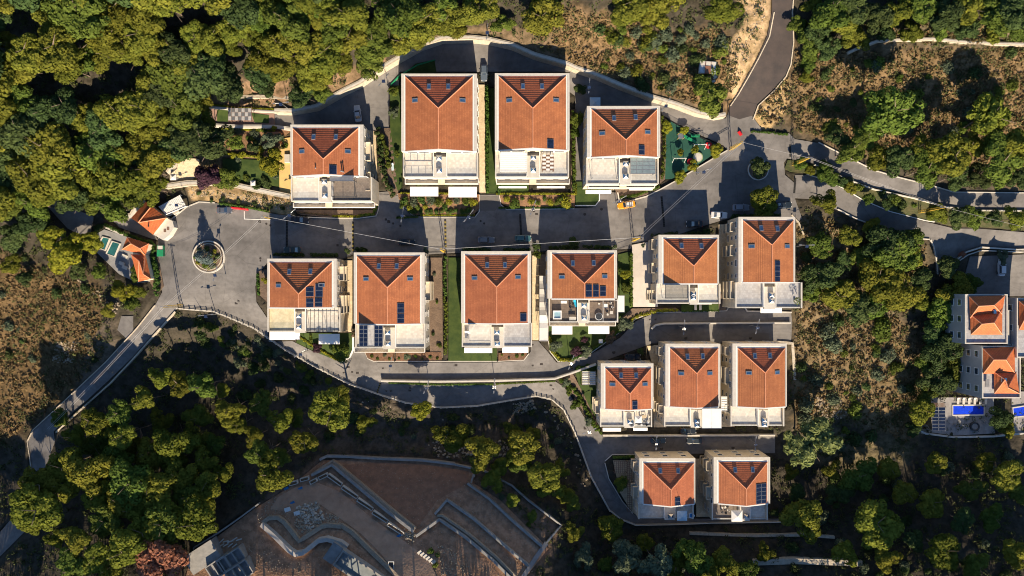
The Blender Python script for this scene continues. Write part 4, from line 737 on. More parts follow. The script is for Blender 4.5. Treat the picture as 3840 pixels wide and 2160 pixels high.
# ---------------------------------------------------------------- hedges and garden plants
HED = [([(952,330),(958,370),(962,410),(966,440),(978,465),(990,490)], 2.0, 3.0, 'dark', 'tall dark oleander hedge left of the narrow lawn of the left twin'),
 ([(960,345),(975,380),(980,420)], 1.6, 2.6, 'green', 'inner part of the tall oleander hedge beside the driveway'),
 ([(1226,222),(1226,350)], .9, 1.6, 'hedge', 'upper half of the clipped hedge between the twin houses'),
 ([(1226,358),(1226,482)], .9, 1.6, 'hedge', 'lower half of the clipped hedge between the twin houses'),
 ([(1442,285),(1443,478)], 1.1, 1.8, 'green', 'tall leafy hedge right of the right twin house'),
 ([(1121,650),(1121,740)], 1.3, 1.6, 'hedge', 'upper part of the straight hedge between soil plot and lawn'),
 ([(1121,748),(1123,888)], 1.2, 1.6, 'green', 'lower part of the straight hedge between soil plot and lawn'),
 ([(1586,640),(1587,768)], .9, 1.7, 'green', 'hedge left of the wide pale courtyard'),
 ([(1010,486),(1195,488)], .5, .6, 'yhedge', 'yellow hedge above the front bed of the left twin'),
 ([(1250,488),(1448,488),(1448,466)], .6, .7, 'yhedge', 'yellow hedge above the front bed of the right twin'),
 ([(1060,541),(1192,541)], .4, .4, 'yhedge', 'yellow groundcover edging the street below the left twin'),
 ([(1256,488),(1256,444)], .5, 1.0, 'hedge', 'short hedge at the lawn corner of the right twin'),
 ([(1256,523),(1440,522)], .5, .5, 'hedge', 'low green edging on the street below the right twin'),
 ([(840,544),(905,545)], .8, .8, 'yhedge', 'yellow shrubs below the upper left house'),
 ([(905,543),(940,539),(948,520)], .8, .9, 'green', 'green shrubs at the driveway corner below the upper left house'),
 ([(750,535),(835,542)], .5, .5, 'pink', 'orange flowering strip below the upper left house'),
 ([(555,512),(640,524),(676,532)], .8, .9, 'hedge', 'low hedge on the bank above the roundabout'),
 ([(540,385),(620,392),(700,402)], .5, .7, 'yhedge', 'yellow hedge in front of the upper garden soil'),
 ([(520,322),(600,326),(680,330)], .5, .5, 'yhedge', 'yellow plants under the paved garden terrace'),
 ([(530,264),(600,272),(700,276)], .4, .5, 'yhedge', 'yellow plants behind the chequered garden pergola'),
 ([(1664,300),(1668,345),(1668,395),(1664,450)], 1.2, 2.2, 'green', 'tall green hedge on the left side of the playground'),
 ([(1560,498),(1600,492),(1655,470)], .8, 1.0, 'green', 'shrubs under the awning of the playground house'),
 ([(1480,478),(1545,474)], .4, .5, 'hedge', 'green balcony planting of the playground house'),
 ([(1382,850),(1390,885),(1410,905),(1440,905)], .9, 1.0, 'yhedge', 'yellow-green hedge rounding the garden of the deck house'),
 ([(1440,903),(1480,885),(1520,858),(1560,830)], .9, 1.1, 'hedge', 'green hedge along the lane below the deck house'),
 ([(1575,815),(1600,795),(1650,782),(1700,780)], 1.2, 1.0, 'yhedge', 'flowering bank between courtyard and lane'),
 ([(1716,782),(1806,781)], .5, .6, 'hedge', 'low planting below the small lawn with loungers'),
 ([(980,963),(1100,967),(1240,966)], .5, .6, 'hedge', 'left run of small round plants along the lower road wall'),
 ([(1250,965),(1320,962),(1395,958)], .5, .6, 'green', 'right run of small plants along the lower road wall'),
 ([(1450,925),(1500,918)], 1.3, 1.4, 'hedge', 'hedge behind the white sail pergola'),
 ([(1410,955),(1440,975),(1465,1010),(1495,1070),(1508,1085)], 1.5, 1.4, 'green', 'long shrub border on the bend of the lower road'),
 ([(1545,1150),(1605,1146)], .9, 1.2, 'hedge', 'hedge on the street side of the gridded patio'),
 ([(755,848),(800,876),(850,905)], .7, .8, 'yhedge', 'yellow-green hedge on the lane below the roundabout house'),
 ([(783,845),(784,870)], .6, .9, 'green', 'short dividing hedge on the lawn of the roundabout house'),
 ([(268,566),(320,590),(385,612)], 1.0, 1.5, 'hedge', 'green hedge between the guardhouse lane and the pool yard'),
 ([(384,612),(392,660),(400,710),(398,735)], 2.0, 1.6, 'hedge', 'thick hedge right of the L-shaped orange roof'),
 ([(245,575),(262,570),(230,600)], 1.5, 1.8, 'dark', 'dark shrubs behind the small pool'),
 ([(650,690),(652,740)], .8, .9, 'hedge', 'small hedge left of the roundabout house'),
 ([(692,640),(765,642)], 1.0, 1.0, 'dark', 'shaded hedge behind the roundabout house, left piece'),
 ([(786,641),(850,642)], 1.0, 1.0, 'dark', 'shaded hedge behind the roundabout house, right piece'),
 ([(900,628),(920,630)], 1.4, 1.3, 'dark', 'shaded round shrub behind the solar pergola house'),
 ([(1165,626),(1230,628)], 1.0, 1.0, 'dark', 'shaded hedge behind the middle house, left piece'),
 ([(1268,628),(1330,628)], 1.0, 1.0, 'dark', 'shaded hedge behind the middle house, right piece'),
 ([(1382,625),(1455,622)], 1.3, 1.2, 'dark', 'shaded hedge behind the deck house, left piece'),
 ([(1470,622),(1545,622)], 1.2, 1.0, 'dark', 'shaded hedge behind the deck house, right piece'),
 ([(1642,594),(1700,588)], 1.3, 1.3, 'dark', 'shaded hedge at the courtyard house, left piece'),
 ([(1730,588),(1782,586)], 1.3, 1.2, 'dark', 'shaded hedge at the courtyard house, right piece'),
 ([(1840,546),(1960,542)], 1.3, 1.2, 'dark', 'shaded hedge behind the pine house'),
 ([(1890,331),(1930,334),(1978,338)], 1.0, .7, 'hedge', 'green grass bank above the junction'),
 ([(905,376),(906,392)], .3, .3, 'hedge', 'potted greenery strip'),
 ([(1000,548),(1050,545)], .7, .7, 'green', 'mixed shrubs at the driveway mouth of the left twin')]
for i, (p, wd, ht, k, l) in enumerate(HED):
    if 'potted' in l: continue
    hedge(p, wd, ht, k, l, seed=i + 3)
for (u, v, l) in [(1034,532,'leftmost'),(1043,532,'second'),(1058,532,'third'),(1074,532,'fourth'),(1084,532,'fifth'),(1097,532,'sixth'),(1112,531,'seventh'),(1125,532,'eighth'),(1136,532,'ninth'),(1147,531,'tenth'),(1161,532,'eleventh'),(1173,532,'last')]:
    bush(u, v, 7, 'hedge', l + ' clipped ball in the row below the left twin house, counted from the left', 'clipped balls below the left twin', name='topiary_ball', off=.5)
for (u, v, k, l) in [(541,631,'lime','upper right'),(542,657,'lime','right'),(524,673,'lime','lower'),(498,662,'lime','lower left')]:
    bush(u, v, 6, k, l + ' yellow-green ball on the large roundabout', 'yellow balls on the large roundabout', name='topiary_ball', off=.6)
tree(507.5,646,19,'blue','silver-blue conifer on the large roundabout',style='cone',n=1,hf=1.7)
ORD = 'leftmost second third fourth fifth sixth seventh eighth ninth tenth eleventh twelfth thirteenth fourteenth fifteenth sixteenth'.split()
PL = [(1020,505,11),(1040,508,13),(1058,503,12),(1085,505,13),(1103,508,14),(1128,508,10),(1148,506,11),(1172,505,12),(1190,510,11),(1180,530,9),(1070,520,8),(1050,520,9),(1120,520,8),(1010,515,10),(1030,522,9)]
for i, (u, v, r) in enumerate(sorted(PL)): bush(u, v, r, ['green','hedge','yhedge','olive'][i % 4], ORD[i] + ' garden shrub in the bed below the left twin house, counted from the left', 'shrubs below the left twin', off=.4)
PL = [(1297,511,15),(1336,508,8),(1352,508,8),(1383,509,9),(1400,507,10),(1422,508,16),(1412,500,8),(1275,500,10),(1314,500,6),(1370,500,6),(1432,518,8)]
for i, (u, v, r) in enumerate(sorted(PL)): bush(u, v, r, ['yhedge','green','hedge'][i % 3], ORD[i] + ' garden shrub in the bed below the right twin house, counted from the left', 'shrubs below the right twin', off=.4)
GT = [(686,417,30,'lime','bright yellow tree in the garden left of the upper left house'),(520,447,30,'plum','dark purple tree beside the sandy patio'),(570,450,26,'green','green tree right of the purple tree'),(592,360,20,'green','leafy tree in the upper garden, left'),(640,372,18,'dark','dark shrubby tree in the upper garden'),(684,352,22,'olive','grey-green tree beside the brick garage'),(688,322,7,'lime','tiny yellow topiary on a stem by the gate'),
 (1398,869.5,17,'olive','grey olive tree on the lawn below the deck house'),(1573,814.5,20,'olive','grey olive tree at the corner of the lane'),(1475,884,17,'olive','pale green round tree at the hedge of the deck house'),(1449,884,14,'plum','purple tree beside the pale green round one'),(1469,855,8,'plum','small purple shrub tree between the two deck house lawns'),(1535,847,15,'pink','pink flowering tree on the lane'),
 (859,887,22,'green','dense green tree in the corner garden of the roundabout house'),(797,874,12,'plum','small purple tree below a white awning'),(1024,897,10,'olive','small olive in the mulch bed'),
 (1563,1215,19,'green','green tree on the gridded patio'),(1908,426,25,'dark','dark bush on the small roundabout'),(1925,515,42,'pine','big pine overhanging the house under the road junction'),
 (1452,300,16,'green','green tree between the right twin and playground house'),(1446,333,13,'green','smaller tree at the head of the hedge by the playground house'),(1460,225,14,'dark','dark shaded tree on the arched road'),
 (998,388,8,'green','young tree in the lawn of the left twin'),(992,282,14,'olive','grey shrub tree behind the fence of the left twin'),(990,230,12,'green','climbing tree in the narrow garden corner'),
 (1677,322,14,'lime','yellow-green tree at the top of the playground'),(1720,328,11,'lime','round yellow tree inside the playground'),(1803,377,16,'lime','fruiting yellow-green tree at the right tip of the playground'),(1745,420,13,'lime','round tree by the red play seat'),(1712,443,16,'lime','orange-yellow tree at the lower left of the playground'),(1747,377,10,'lime','small round tree in the middle of the playground'),(1712,382,9,'lime','small round tree left of the playground swing'),
 (1348,618,12,'dark','spiky tree behind the passage'),(1352,640,10,'green','small tree at the passage head'),(1440,612,14,'dark','shaded tree behind the deck house'),(1572,690,12,'lime','yellow-green tree between hedge and deck house'),(1562,680,8,'green','green shrub tree beside the deck house'),(1575,725,12,'green','leafy tree low beside the deck house'),
 (1618,617,6,'olive','small palm on the courtyard edge'),(1780,585,10,'dark','shaded tree left of the sandy forecourt'),(1430,985,10,'green','small tree on the bend shrub border'),(1450,1018,13,'green','tree half way down the shrub border'),(1424,963,12,'olive','olive shrub tree at the top of the shrub border'),(1480,1060,12,'olive','grey shrub at the foot of the shrub border'),
 (1612,885,9,'dark','dark tree beside the parked black car'),(918,640,12,'green','spiky green tree at the left house passage'),(1006,555,0,'green',''),(874,632,8,'dark','small shaded tree by the left passage'),(1071,630,8,'olive','small grey tree at the corner of the solar pergola house'),
 (455,650,0,'green',''),(2522,646,16,'olive','grey tree in the right edge car park'),(2420,640,8,'rust','orange shrub by the right edge wall'),(1948,1290,12,'dark','dark tree right of the bottom pair'),(668,705,8,'lime','yellow shrub tree left of the roundabout house'),(893,840,9,'pink','pinkish creeper tree between the two left houses')]
for (u, v, r, k, l) in GT:
    if r: tree(u, v, r, k, l, n=2, hf=.8 if r < 20 else 1)

for i, (u, v, r, k) in enumerate([(520,628,9,'dark'),(530,640,8,'green'),(515,667,9,'green'),(535,668,8,'olive'),(547,645,7,'dark'),(502,630,7,'olive'),(529,652,6,'dark'),(493,648,6,'green')]): bush(u, v, r, k, ORD[i] + ' low shrub clockwise from the top around the roundabout conifer', 'shrubs on the large roundabout', off=.5)

for q in ([(1893,838),(1934,838),(1936,861),(1892,861)],[(1490,592),(1520,590),(1522,610),(1492,611)],[(1500,600),(1540,596),(1540,606),(1502,610)],[(690,556),(716,557),(716,590),(692,590)],[(1205,494),(1252,494),(1256,514),(1246,530),(1206,530)]):
    sheet('asphalt_patch', q, mat('patched_asphalt', (.135,.125,.116), (.115,.107,.10), scale=.4, bump=.3, bscale=9), .055, 12, cut=False)

sheet('dirt_track', [(1110,1480),(1085,1420),(1050,1385),(1000,1350),(930,1300),(860,1240),(800,1215),(745,1225),(700,1250),(680,1280),(730,1290),(800,1265),(850,1300),(905,1340),(960,1395),(1000,1450),(1010,1480)], mat('compacted_dirt', (.46,.30,.20), (.33,.21,.14), scale=.35, bump=.6, bscale=2, detail=10), .14, 14, cut=False)

# ---------------------------------------------------------------- forest
POS = []
def T(lst, kinds, label, group, hf=1.0, style='round', n=5):
    for i, t in enumerate(lst):
        u, v, r = t[:3]; k = t[3] if len(t) > 3 else kinds[i % len(kinds)]; POS.append((u, v, r)); tree(u, v, r, k, where(u, v, r, k, 'pine' if k == 'pine' else 'tree'), group, style=style, n=n, hf=hf)
KP = ['pine','pine','green','pine']
T([(719,50,48,'green'),(879,42,50),(999,32,50),(1069,50,45),(1119,55,42),(1181,30,36),(939,110,45),(1006,107,40),(894,105,38),(819,130,45),(931,155,38),(784,175,38),(799,200,33),(759,237,33,'dark'),(806,232,25),(856,155,35),(760,120,42),(700,110,38),(840,70,35),(1050,95,30),(1150,70,30),(1230,15,30),(1269,60,24),(650,150,38),(700,170,34),(676,220,20,'dark'),(1110,15,35)], KP, 'pine in the dense belt above the arched road, left of the long twins', 'pines above the arched road', 1.2)
for (u, v, r, l) in [(1360,45,46,'wide bright pine with a bare pale trunk above the right twin house'),(1563,42,30,'pine leaning over the dry grass above the playground house'),(1588,8,50,'broad pine cut by the top edge above the dry grass'),(1663,5,42,'pine at the top edge left of the stony track'),(1808,12,42,'dark round pine at the top edge beside the stony track'),(1623,38,26,'smaller pine between two broad ones at the top edge'),(1785,245,42,'loose pale green tree beside the white retaining wall'),(2074,512,32,'loose pine between the two forest roads'),(2244,280,60,'large lone tree on the dry right hill'),(2489,295,48,'ragged tree with bare branches on the right hill'),(2032,1110,62,'big pale willow-like tree right of the lower houses'),(400,1420,62,'dead rust-coloured tree at the bottom left'),(167,632,50,'bright yellow-green pine left of the small pool'),(230,612,32,'second yellow-green pine touching the bright one'),(302,734,28,'round yellow-green pine below the L-shaped roof')]:
    k = 'willow' if 'willow' in l else 'rust' if 'rust' in l else 'lime' if 'yellow-green' in l else 'green' if 'lone' in l or 'loose pale' in l else 'pine'
    POS.append((u, v, r)); tree(u, v, r, k, l, n=3, hf=1.7 if 'hill' in l else 1.0, style='wispy' if k in ('willow',) or 'ragged' in l else 'round')
T([(2094,25,52),(2150,15,40),(2045,15,25),(2037,112,34),(2087,120,30),(2157,95,30),(2010,60,22),(2060,70,35),(2120,70,34),(2040,150,22),(2207,40,36),(2025,190,18)], ['green','dark','pine'], 'green tree in the thicket right of the brown uphill road', 'trees right of the uphill road', .8)
T([(2260,30,36),(2320,25,34),(2380,35,38),(2440,25,36),(2500,40,38),(2556,30,38),(2290,75,26),(2360,75,24),(2430,75,26),(2500,85,22),(2560,75,28),(2230,85,22)], ['pine','green','dark'], 'low tree on the hilltop scrub in the upper right corner', 'trees in the upper right corner', .6, 'wispy')
T([(2144,377,35),(2219,400,33),(2257,396,38),(2332,426,38),(2395,396,50),(2407,444,32),(2520,408,50),(2557,370,45),(2110,345,26),(2180,345,28),(2300,375,30),(2460,440,30),(2500,360,30),(2440,370,30),(2350,380,28),(2090,320,20),(2200,310,22),(2565,445,26)], ['green','pine','dark'], 'tree in the wooded strip above the upper forest road', 'trees above the upper forest road', 1.9)
T([(2082,432,26),(2110,455,18),(2142,475,16),(2185,500,14),(2407,542,30),(2362,535,24),(2450,550,26),(2500,545,22),(2550,550,28),(2014,412,16),(2230,515,14),(2040,430,14)], ['green','dark','pine'], 'tree on the strip between the two forest roads', 'trees between the forest roads', 1.3)
T([(2064,617,33),(2142,595,28),(2232,607,48),(2257,637,52),(2294,642,30),(2062,692,43),(2170,645,30),(2207,695,56),(2382,675,30),(2440,712,26),(2107,745,46),(2157,782,46),(2202,765,40),(2260,735,48),(2310,700,32),(2377,780,42),(2407,737,42),(2120,660,26),(2300,600,26),(2200,570,22),(2030,650,16),(2040,740,22),(2320,760,24)], ['green','pine','dark'], 'tree in the wood between the pine house and the right edge houses', 'trees in the right wood', .9)
T([(2370,880,48),(2402,925,33),(2357,955,40),(2322,1032,36),(2520,1052,30),(2330,910,28),(2345,840,34),(2390,835,30),(2300,1080,20),(2340,990,28),(2370,800,26),(2530,1085,24)], ['dark','green','dark','pine'], 'dark tree against the left side of the right edge houses', 'trees beside the right edge houses', 1.1)
T([(1313,1132,45),(1363,1199,45),(1300,1160,30),(1388,1217,35),(1418,1242,25),(1288,1262,18),(1340,1297,15),(1131,1104,42),(1219,1142,42),(1246,1205,28),(1290,1090,24),(1340,1090,20),(1260,1170,24),(1405,1180,26),(1440,1270,20)], KP, 'sunlit pine below the bend of the lower road', 'pines below the road bend', 1.5)
T([(837,1036,52),(856,994,28),(656,1012,30),(1056,1032,24,'lime'),(575,1029,35),(676,1194,42),(659,1144,36),(769,1112,34),(600,1070,26),(700,1060,30),(745,1050,24),(920,1060,24),(640,1100,26),(1214,1019,0),(705,1150,24),(560,985,20)], KP, 'pine in the shaded valley below the lower road, left part', 'pines in the shaded valley', 3.0)
T([(u_, v_, r_ * 1.12) for u_, v_, r_ in [(160,1174,45),(225,1179,50),(287,1162,40),(107,1217,45),(162,1227,35),(100,1282,55),(325,1217,50),(375,1224,45),(300,1262,40),(337,1287,35),(265,1312,35),(450,1199,35),(520,1217,35),(487,1317,48),(412,1319,40),(362,1337,40),(312,1387,46),(195,1367,35),(175,1437,35),(137,1360,20),(437,1112,45),(487,1102,30),(240,1120,34),(370,1150,36),(440,1160,30),(510,1160,30),(540,1120,26),(560,1190,24),(250,1240,34),(420,1270,36),(470,1250,30),(520,1270,26),(240,1400,34),(380,1290,30),(60,1260,25),(75,1320,28),(330,1120,30),(400,1060,26),(500,1050,30),(270,1440,30)]], KP, 'golden-lit pine in the thick wood at the lower left', 'pines at the lower left', 1.7)
T([(2032,1304,52),(2202,1312,60),(2157,1200,44),(2377,1382,45),(2300,1364,28),(2345,1262,38),(2537,1194,42),(2562,1237,26),(2352,1170,32),(2110,1240,30),(2240,1180,30),(2090,1180,26),(2440,1230,30),(2280,1240,34),(2420,1310,30),(2480,1160,28),(2130,1390,34),(2500,1300,32),(2560,1380,36),(2000,1240,24),(1985,1190,20),(2230,1400,30),(2460,1420,30)], KP+['dark'], 'pine in the dark wood at the lower right', 'pines at the lower right', 1.3)
T([(1538,1332,36),(1575,1400,42),(1825,1412,38),(1523,1420,20),(1620,1362,24),(1690,1440,30),(1780,1440,30),(1880,1435,30),(1440,1340,26),(1470,1400,28),(1920,1390,24)], ['pine','olive','pine','green'], 'pine below the bottom pair of houses at the lower edge', 'pines at the bottom edge')
T([(1560,100,0),(42,597,36),(250,682,18),(30,660,26),(80,560,36),(20,520,34),(120,600,28),(60,700,20),(330,760,20),(270,780,18),(240,860,0),(150,1050,22),(40,480,30),(195,680,22),(340,690,18),(352,735,18)], ['pine','dark','green'], 'tree on the left edge below the forest, near the small pool', 'trees on the left edge')
T([(400,952,30),(450,962,34),(508,972,36)], KP, '', 'three tall pines lit in the dark valley', 3.3)
T([(187,1099,27),(230,1057,35),(300,1040,32),(360,1010,30),(312,1094,35),(270,1075,30)], KP, '', 'tall pines beside the narrow lane', 3.0)
GAPS = [(230,230,52),(110,200,45),(300,205,40),(450,60,38),(60,40,50),(610,150,30),(150,330,22),(380,160,24),(20,130,22),(210,90,22),(330,330,20),(520,40,20)]
T([(1643,1412,40,'olive'),(1700,1420,34,'pine'),(1740,1400,46,'green')], KP, '', 'tall trees below the bottom pair of houses', 2.1, 'wispy')
def forest(poly, sp, rmin, rmax, kinds, label, group, seed, hf=1.0, most=200, style='round'):
    r = random.Random(seed); us = [p[0] for p in poly]; vv = [p[1] for p in poly]; k = 0
    for _ in range(6000):
        u, v, rad = r.uniform(min(us), max(us)), r.uniform(min(vv), max(vv)), r.uniform(rmin, rmax)
        if not in_poly([u], [v], poly)[0] or any(math.hypot(u-a, v-b) < c + rad * .55 for a, b, c in GAPS) or any(math.hypot(u-a, v-b) < sp * (rad + c) * .5 for a, b, c in POS): continue
        T([(u, v, rad)], [r.choice(kinds)], label, group, hf * r.uniform(.85, 1.25), style); k += 1
        if k >= most: break
forest([(-60,-60),(640,-60),(650,20),(560,120),(660,200),(560,210),(520,260),(500,330),(530,375),(440,385),(420,440),(410,480),(340,505),(330,520),(260,530),(170,500),(110,480),(60,560),(-60,560)], 1.04, 34, 62, ['pine','pine','pine','green','dark'], 'olive-green pine in the dense forest filling the upper left', 'pines of the upper left forest', 3, 1.3, 170)
forest([(640,-60),(860,-60),(860,30),(690,90),(600,150),(560,110)], 1.1, 22, 36, ['dark','green','pine'], 'dark tree in the thicket at the top left of centre', 'dark trees at the top', 5, .8)
forest([(250,1525),(1450,1525),(1450,1610),(250,1610)], 1.0, 45, 62, ['pine','dark'], '', 'trees on the ridge below the lower edge', 10, .95, 18)
forest([(-300,1525),(2900,1525),(2900,1610),(-300,1610)], 1.5, 45, 62, ['pine','dark'], 'tall tree on the ridge just below the lower edge', 'trees on the ridge below the lower edge', 9, 1.0, 26)

# ---------------------------------------------------------------- ground
def axis(a, b, lo, hi, st, far):
    x = list(np.arange(lo, hi + .01, st)); g = st; p = lo; L = []
    while p > a: g *= 1.35; p -= g; L.append(p)
    p = x[-1]; g = st; H = []
    while p < b: g *= 1.35; p += g; H.append(p)
    return np.array(L[::-1] + x + H)
gu = axis(-14000, 16000, -60, 2640, 4.5, 0); gv = axis(-14000, 14000, -60, 1510, 4.5, 0)
GU, GV = np.meshgrid(gu, gv); gz = zg(np.clip(GU, -700, 3300), np.clip(GV, -500, 2100))
ins = np.zeros(GU.shape, bool)
for p in SHEETS: ins |= in_poly(GU, GV, p)
nz = (vnoise(GU, GV, 60) - .5) * 1.4 + (vnoise(GU, GV, 22) - .5) * .9 + (vnoise(GU, GV, 9) - .5) * .55
near = ins.copy()
for _ in range(3):
    q = near.copy(); q[1:] |= near[:-1]; q[:-1] |= near[1:]; q[:, 1:] |= near[:, :-1]; q[:, :-1] |= near[:, 1:]; near = q
gz = np.where(ins, gz - .55, gz + np.where(near, -.08, nz * .55 + .1))
GX, GY = (GU - CU) / F * (HC - gz), -(GV - CV) / F * (HC - gz)
V = np.stack([GX, GY, gz], -1).reshape(-1, 3); nr, nc = GU.shape; ix = np.arange(nr * nc).reshape(nr, nc)
Q = np.stack([ix[1:, :-1], ix[1:, 1:], ix[:-1, 1:], ix[:-1, :-1]], -1).reshape(-1, 4)
me = arr_mesh('ground', V, Q, M_GROUND)
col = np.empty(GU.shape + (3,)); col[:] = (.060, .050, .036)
ZON = [([(1330,70),(1420,20),(1600,60),(1700,110),(1800,60),(1850,140),(1850,290),(1500,190),(1400,140)], (.26,.165,.085), 45),
 ([(2000,120),(2140,130),(2576,120),(2650,480),(2050,350),(1985,300)], (.25,.165,.085), 50), ([(2150,60),(2650,60),(2650,110),(2150,110)], (.16,.13,.085), 40),
 ([(2005,770),(2070,740),(2240,780),(2330,900),(2330,1080),(2280,1110),(2100,1040),(2005,1100),(1998,900)], (.25,.175,.09), 40),
 ([(-60,620),(120,680),(240,720),(260,900),(180,1000),(60,1080),(-60,1150)], (.15,.095,.042), 55), ([(255,800),(330,800),(250,940),(180,990)], (.12,.095,.07), 20),
 ([(560,200),(730,190),(730,285),(520,270)], (.28,.18,.11), 25), ([(520,380),(735,330),(730,560),(560,560),(480,470)], (.22,.15,.08), 25),
 ([(470,470),(735,505),(740,545),(640,525),(555,508),(480,500)], (.42,.29,.15), 8),
 ([(1845,-40),(1942,-40),(1940,40),(1925,95),(1880,185),(1840,250),(1825,215),(1830,120),(1870,60)], (.52,.36,.21), 14), ([(1895,290),(1910,262),(1980,190),(1990,230),(1975,290),(1930,330),(1890,330)], (.52,.36,.19), 10),
 ([(2000,560),(2040,540),(2110,560),(2330,610),(2330,780),(2040,800)], (.24,.18,.105), 30), ([(1990,1080),(2100,1080),(2330,1120),(2250,1180),(1990,1160)], (.20,.16,.09), 30),
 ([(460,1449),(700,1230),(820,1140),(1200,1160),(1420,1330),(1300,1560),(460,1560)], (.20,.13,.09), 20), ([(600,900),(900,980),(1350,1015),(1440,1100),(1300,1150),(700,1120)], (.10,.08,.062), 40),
 ([(1000,90),(1250,60),(1400,90),(1400,150),(1230,95),(1000,140)], (.20,.14,.085), 15), ([(800,200),(970,140),(980,165),(870,225),(780,268)], (.26,.17,.10), 10)]
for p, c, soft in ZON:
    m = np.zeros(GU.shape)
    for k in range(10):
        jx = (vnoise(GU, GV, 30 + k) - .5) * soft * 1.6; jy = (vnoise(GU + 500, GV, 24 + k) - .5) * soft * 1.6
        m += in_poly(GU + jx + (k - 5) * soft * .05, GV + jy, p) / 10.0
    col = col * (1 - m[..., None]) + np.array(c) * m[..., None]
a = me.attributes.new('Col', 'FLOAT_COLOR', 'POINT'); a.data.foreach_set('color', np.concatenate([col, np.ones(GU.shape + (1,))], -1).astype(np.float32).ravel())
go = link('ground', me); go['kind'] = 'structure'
# the hillside stones, dry grass and low scrub nobody could count
def gidx(u, v): return np.clip(np.searchsorted(gv, v), 0, nr-1), np.clip(np.searchsorted(gu, u), 0, nc-1)
def scatter(name, n, m, polys, rr, nper, leaf, seed, lift=.2, dn=None, aspect=1.0, label=None):
    r = np.random.RandomState(seed); U = r.uniform(-50, 2626, n); Vv = r.uniform(-50, 1500, n); ok = np.zeros(n, bool)
    for p in polys: ok |= in_poly(U, Vv, p)
    iv, iu = gidx(U, Vv); ok &= ~near[iv, iu]
    if dn: ok &= vnoise(U + dn * 100, Vv, 28) * .7 + vnoise(U, Vv + dn * 50, 9) * .3 > .45
    U, Vv = U[ok], Vv[ok]; iv, iu = iv[ok], iu[ok]; z = gz[iv, iu] ; P = np.stack([(U - CU) / F * (HC - z), -(Vv - CV) / F * (HC - z), z + lift], 1)
    Vt, Qt = leaves(P, r.uniform(rr[0], rr[1], len(P)), nper, leaf, seed=seed, zmin=-.2, aspect=aspect, jit=.9)
    o = link(name, arr_mesh(name, Vt, Qt, m)); o['kind'] = 'stuff'; return o
ALL = [[(-60,-60),(2640,-60),(2640,1500),(-60,1500)]]
scatter('dry_grass', 60000, M_DRY, [z[0] for z in ZON[:5]] + [z[0] for z in ZON[10:12]], (.15,.45), 8, .34, 1, .1, None, 1.6)
scatter('scrub_undergrowth', 36000, M_SCRUB, ALL, (.3,.75), 12, .30, 2, .15, 1)
scatter('low_scrub', 30000, mat('grey_green_scrub', (.135,.115,.05), (.085,.075,.03), scale=.3), [z[0] for z in ZON[:5]] + [z[0] for z in ZON[10:12]], (.3,.8), 14, .26, 3, .15, 2)
def rocks(name, n, area, s, m, seed, dn=None, keep=False):
    r = np.random.RandomState(seed); mb = MB(); k = 0; us = [p[0] for p in area]; vv = [p[1] for p in area]
    while k < n:
        u, v = r.uniform(min(us), max(us)), r.uniform(min(vv), max(vv)); k += 1
        if not in_poly([u], [v], area)[0]: continue
        iv, iu = gidx(u, v)
        if near[iv, iu] and not keep: continue
        z = gz[iv, iu] if not keep else zg1(u, v) + .1; p = W(u, v, z); q = s * r.uniform(.3, 1.2); a = r.uniform(0, 6.28)
        bo = [(p.x + q*r.uniform(.6,1)*math.cos(a+i*1.257), p.y + q*r.uniform(.6,1)*math.sin(a+i*1.257), p.z - .1) for i in range(5)]
        to = [(p.x + (x-p.x)*.6 + r.uniform(-.1,.1)*q, p.y + (y-p.y)*.6, p.z + q*r.uniform(.4,.7)) for x, y, _ in bo]; mb.hexa(bo, to)
    if not mb.v: return
    o = link(name, mb.mesh(name, m)); o['kind'] = 'stuff'; return o
M_ROCK = mat('pale_rocks', (.42,.35,.26), (.28,.23,.17), scale=1.5)
rocks('scree', 2600, ZON[8][0], .28, M_ROCK, 4); rocks('scree', 600, ZON[9][0], .3, M_ROCK, 5); rocks('scree', 500, ZON[3][0], .22, M_ROCK, 6); rocks('scree', 150, ZON[0][0], .2, M_ROCK, 16)
for i, p in enumerate([[(560,812),(640,850),(780,945),(900,1000),(1060,1040),(1240,1060),(1240,1072),(1050,1055),(880,1012),(770,960),(620,868)], [(1290,1030),(1350,1010),(1380,1020),(1430,1090),(1460,1150),(1480,1220),(1465,1225),(1430,1120),(1370,1040),(1290,1050)], [(1500,1010),(1500,1011),(1501,1011)], [(2050,1000),(2120,1000),(2130,1050),(2060,1060)], [(140,860),(200,860),(180,920),(130,910)], [(1060,1110),(1320,1110),(1320,1150),(1100,1150)], [(2290,1050),(2320,1050),(2350,1095),(2310,1090)], [(190,700),(340,780),(300,800)], [(1290,1010),(1340,1005),(1350,1035),(1290,1040)]]):
    rocks('boulders', 320, p, .5, M_ROCK, 30 + i)
rocks('rubble', 500, [(745,1270),(800,1260),(820,1310),(770,1350),(740,1320)], .4, M_ROCK, 50, keep=True); rocks('rubble', 160, [(820,1290),(860,1300),(850,1330),(820,1320)], .35, M_ROCK, 51, keep=True); rocks('rubble', 160, [(1015,1330),(1045,1340),(1040,1365),(1020,1355)], .35, M_ROCK, 52, keep=True)
rocks('rubble', 700, [(840,1175),(1000,1165),(1170,1190),(1100,1255),(1040,1320),(960,1250)], .12, M_ROCK, 53, keep=True)
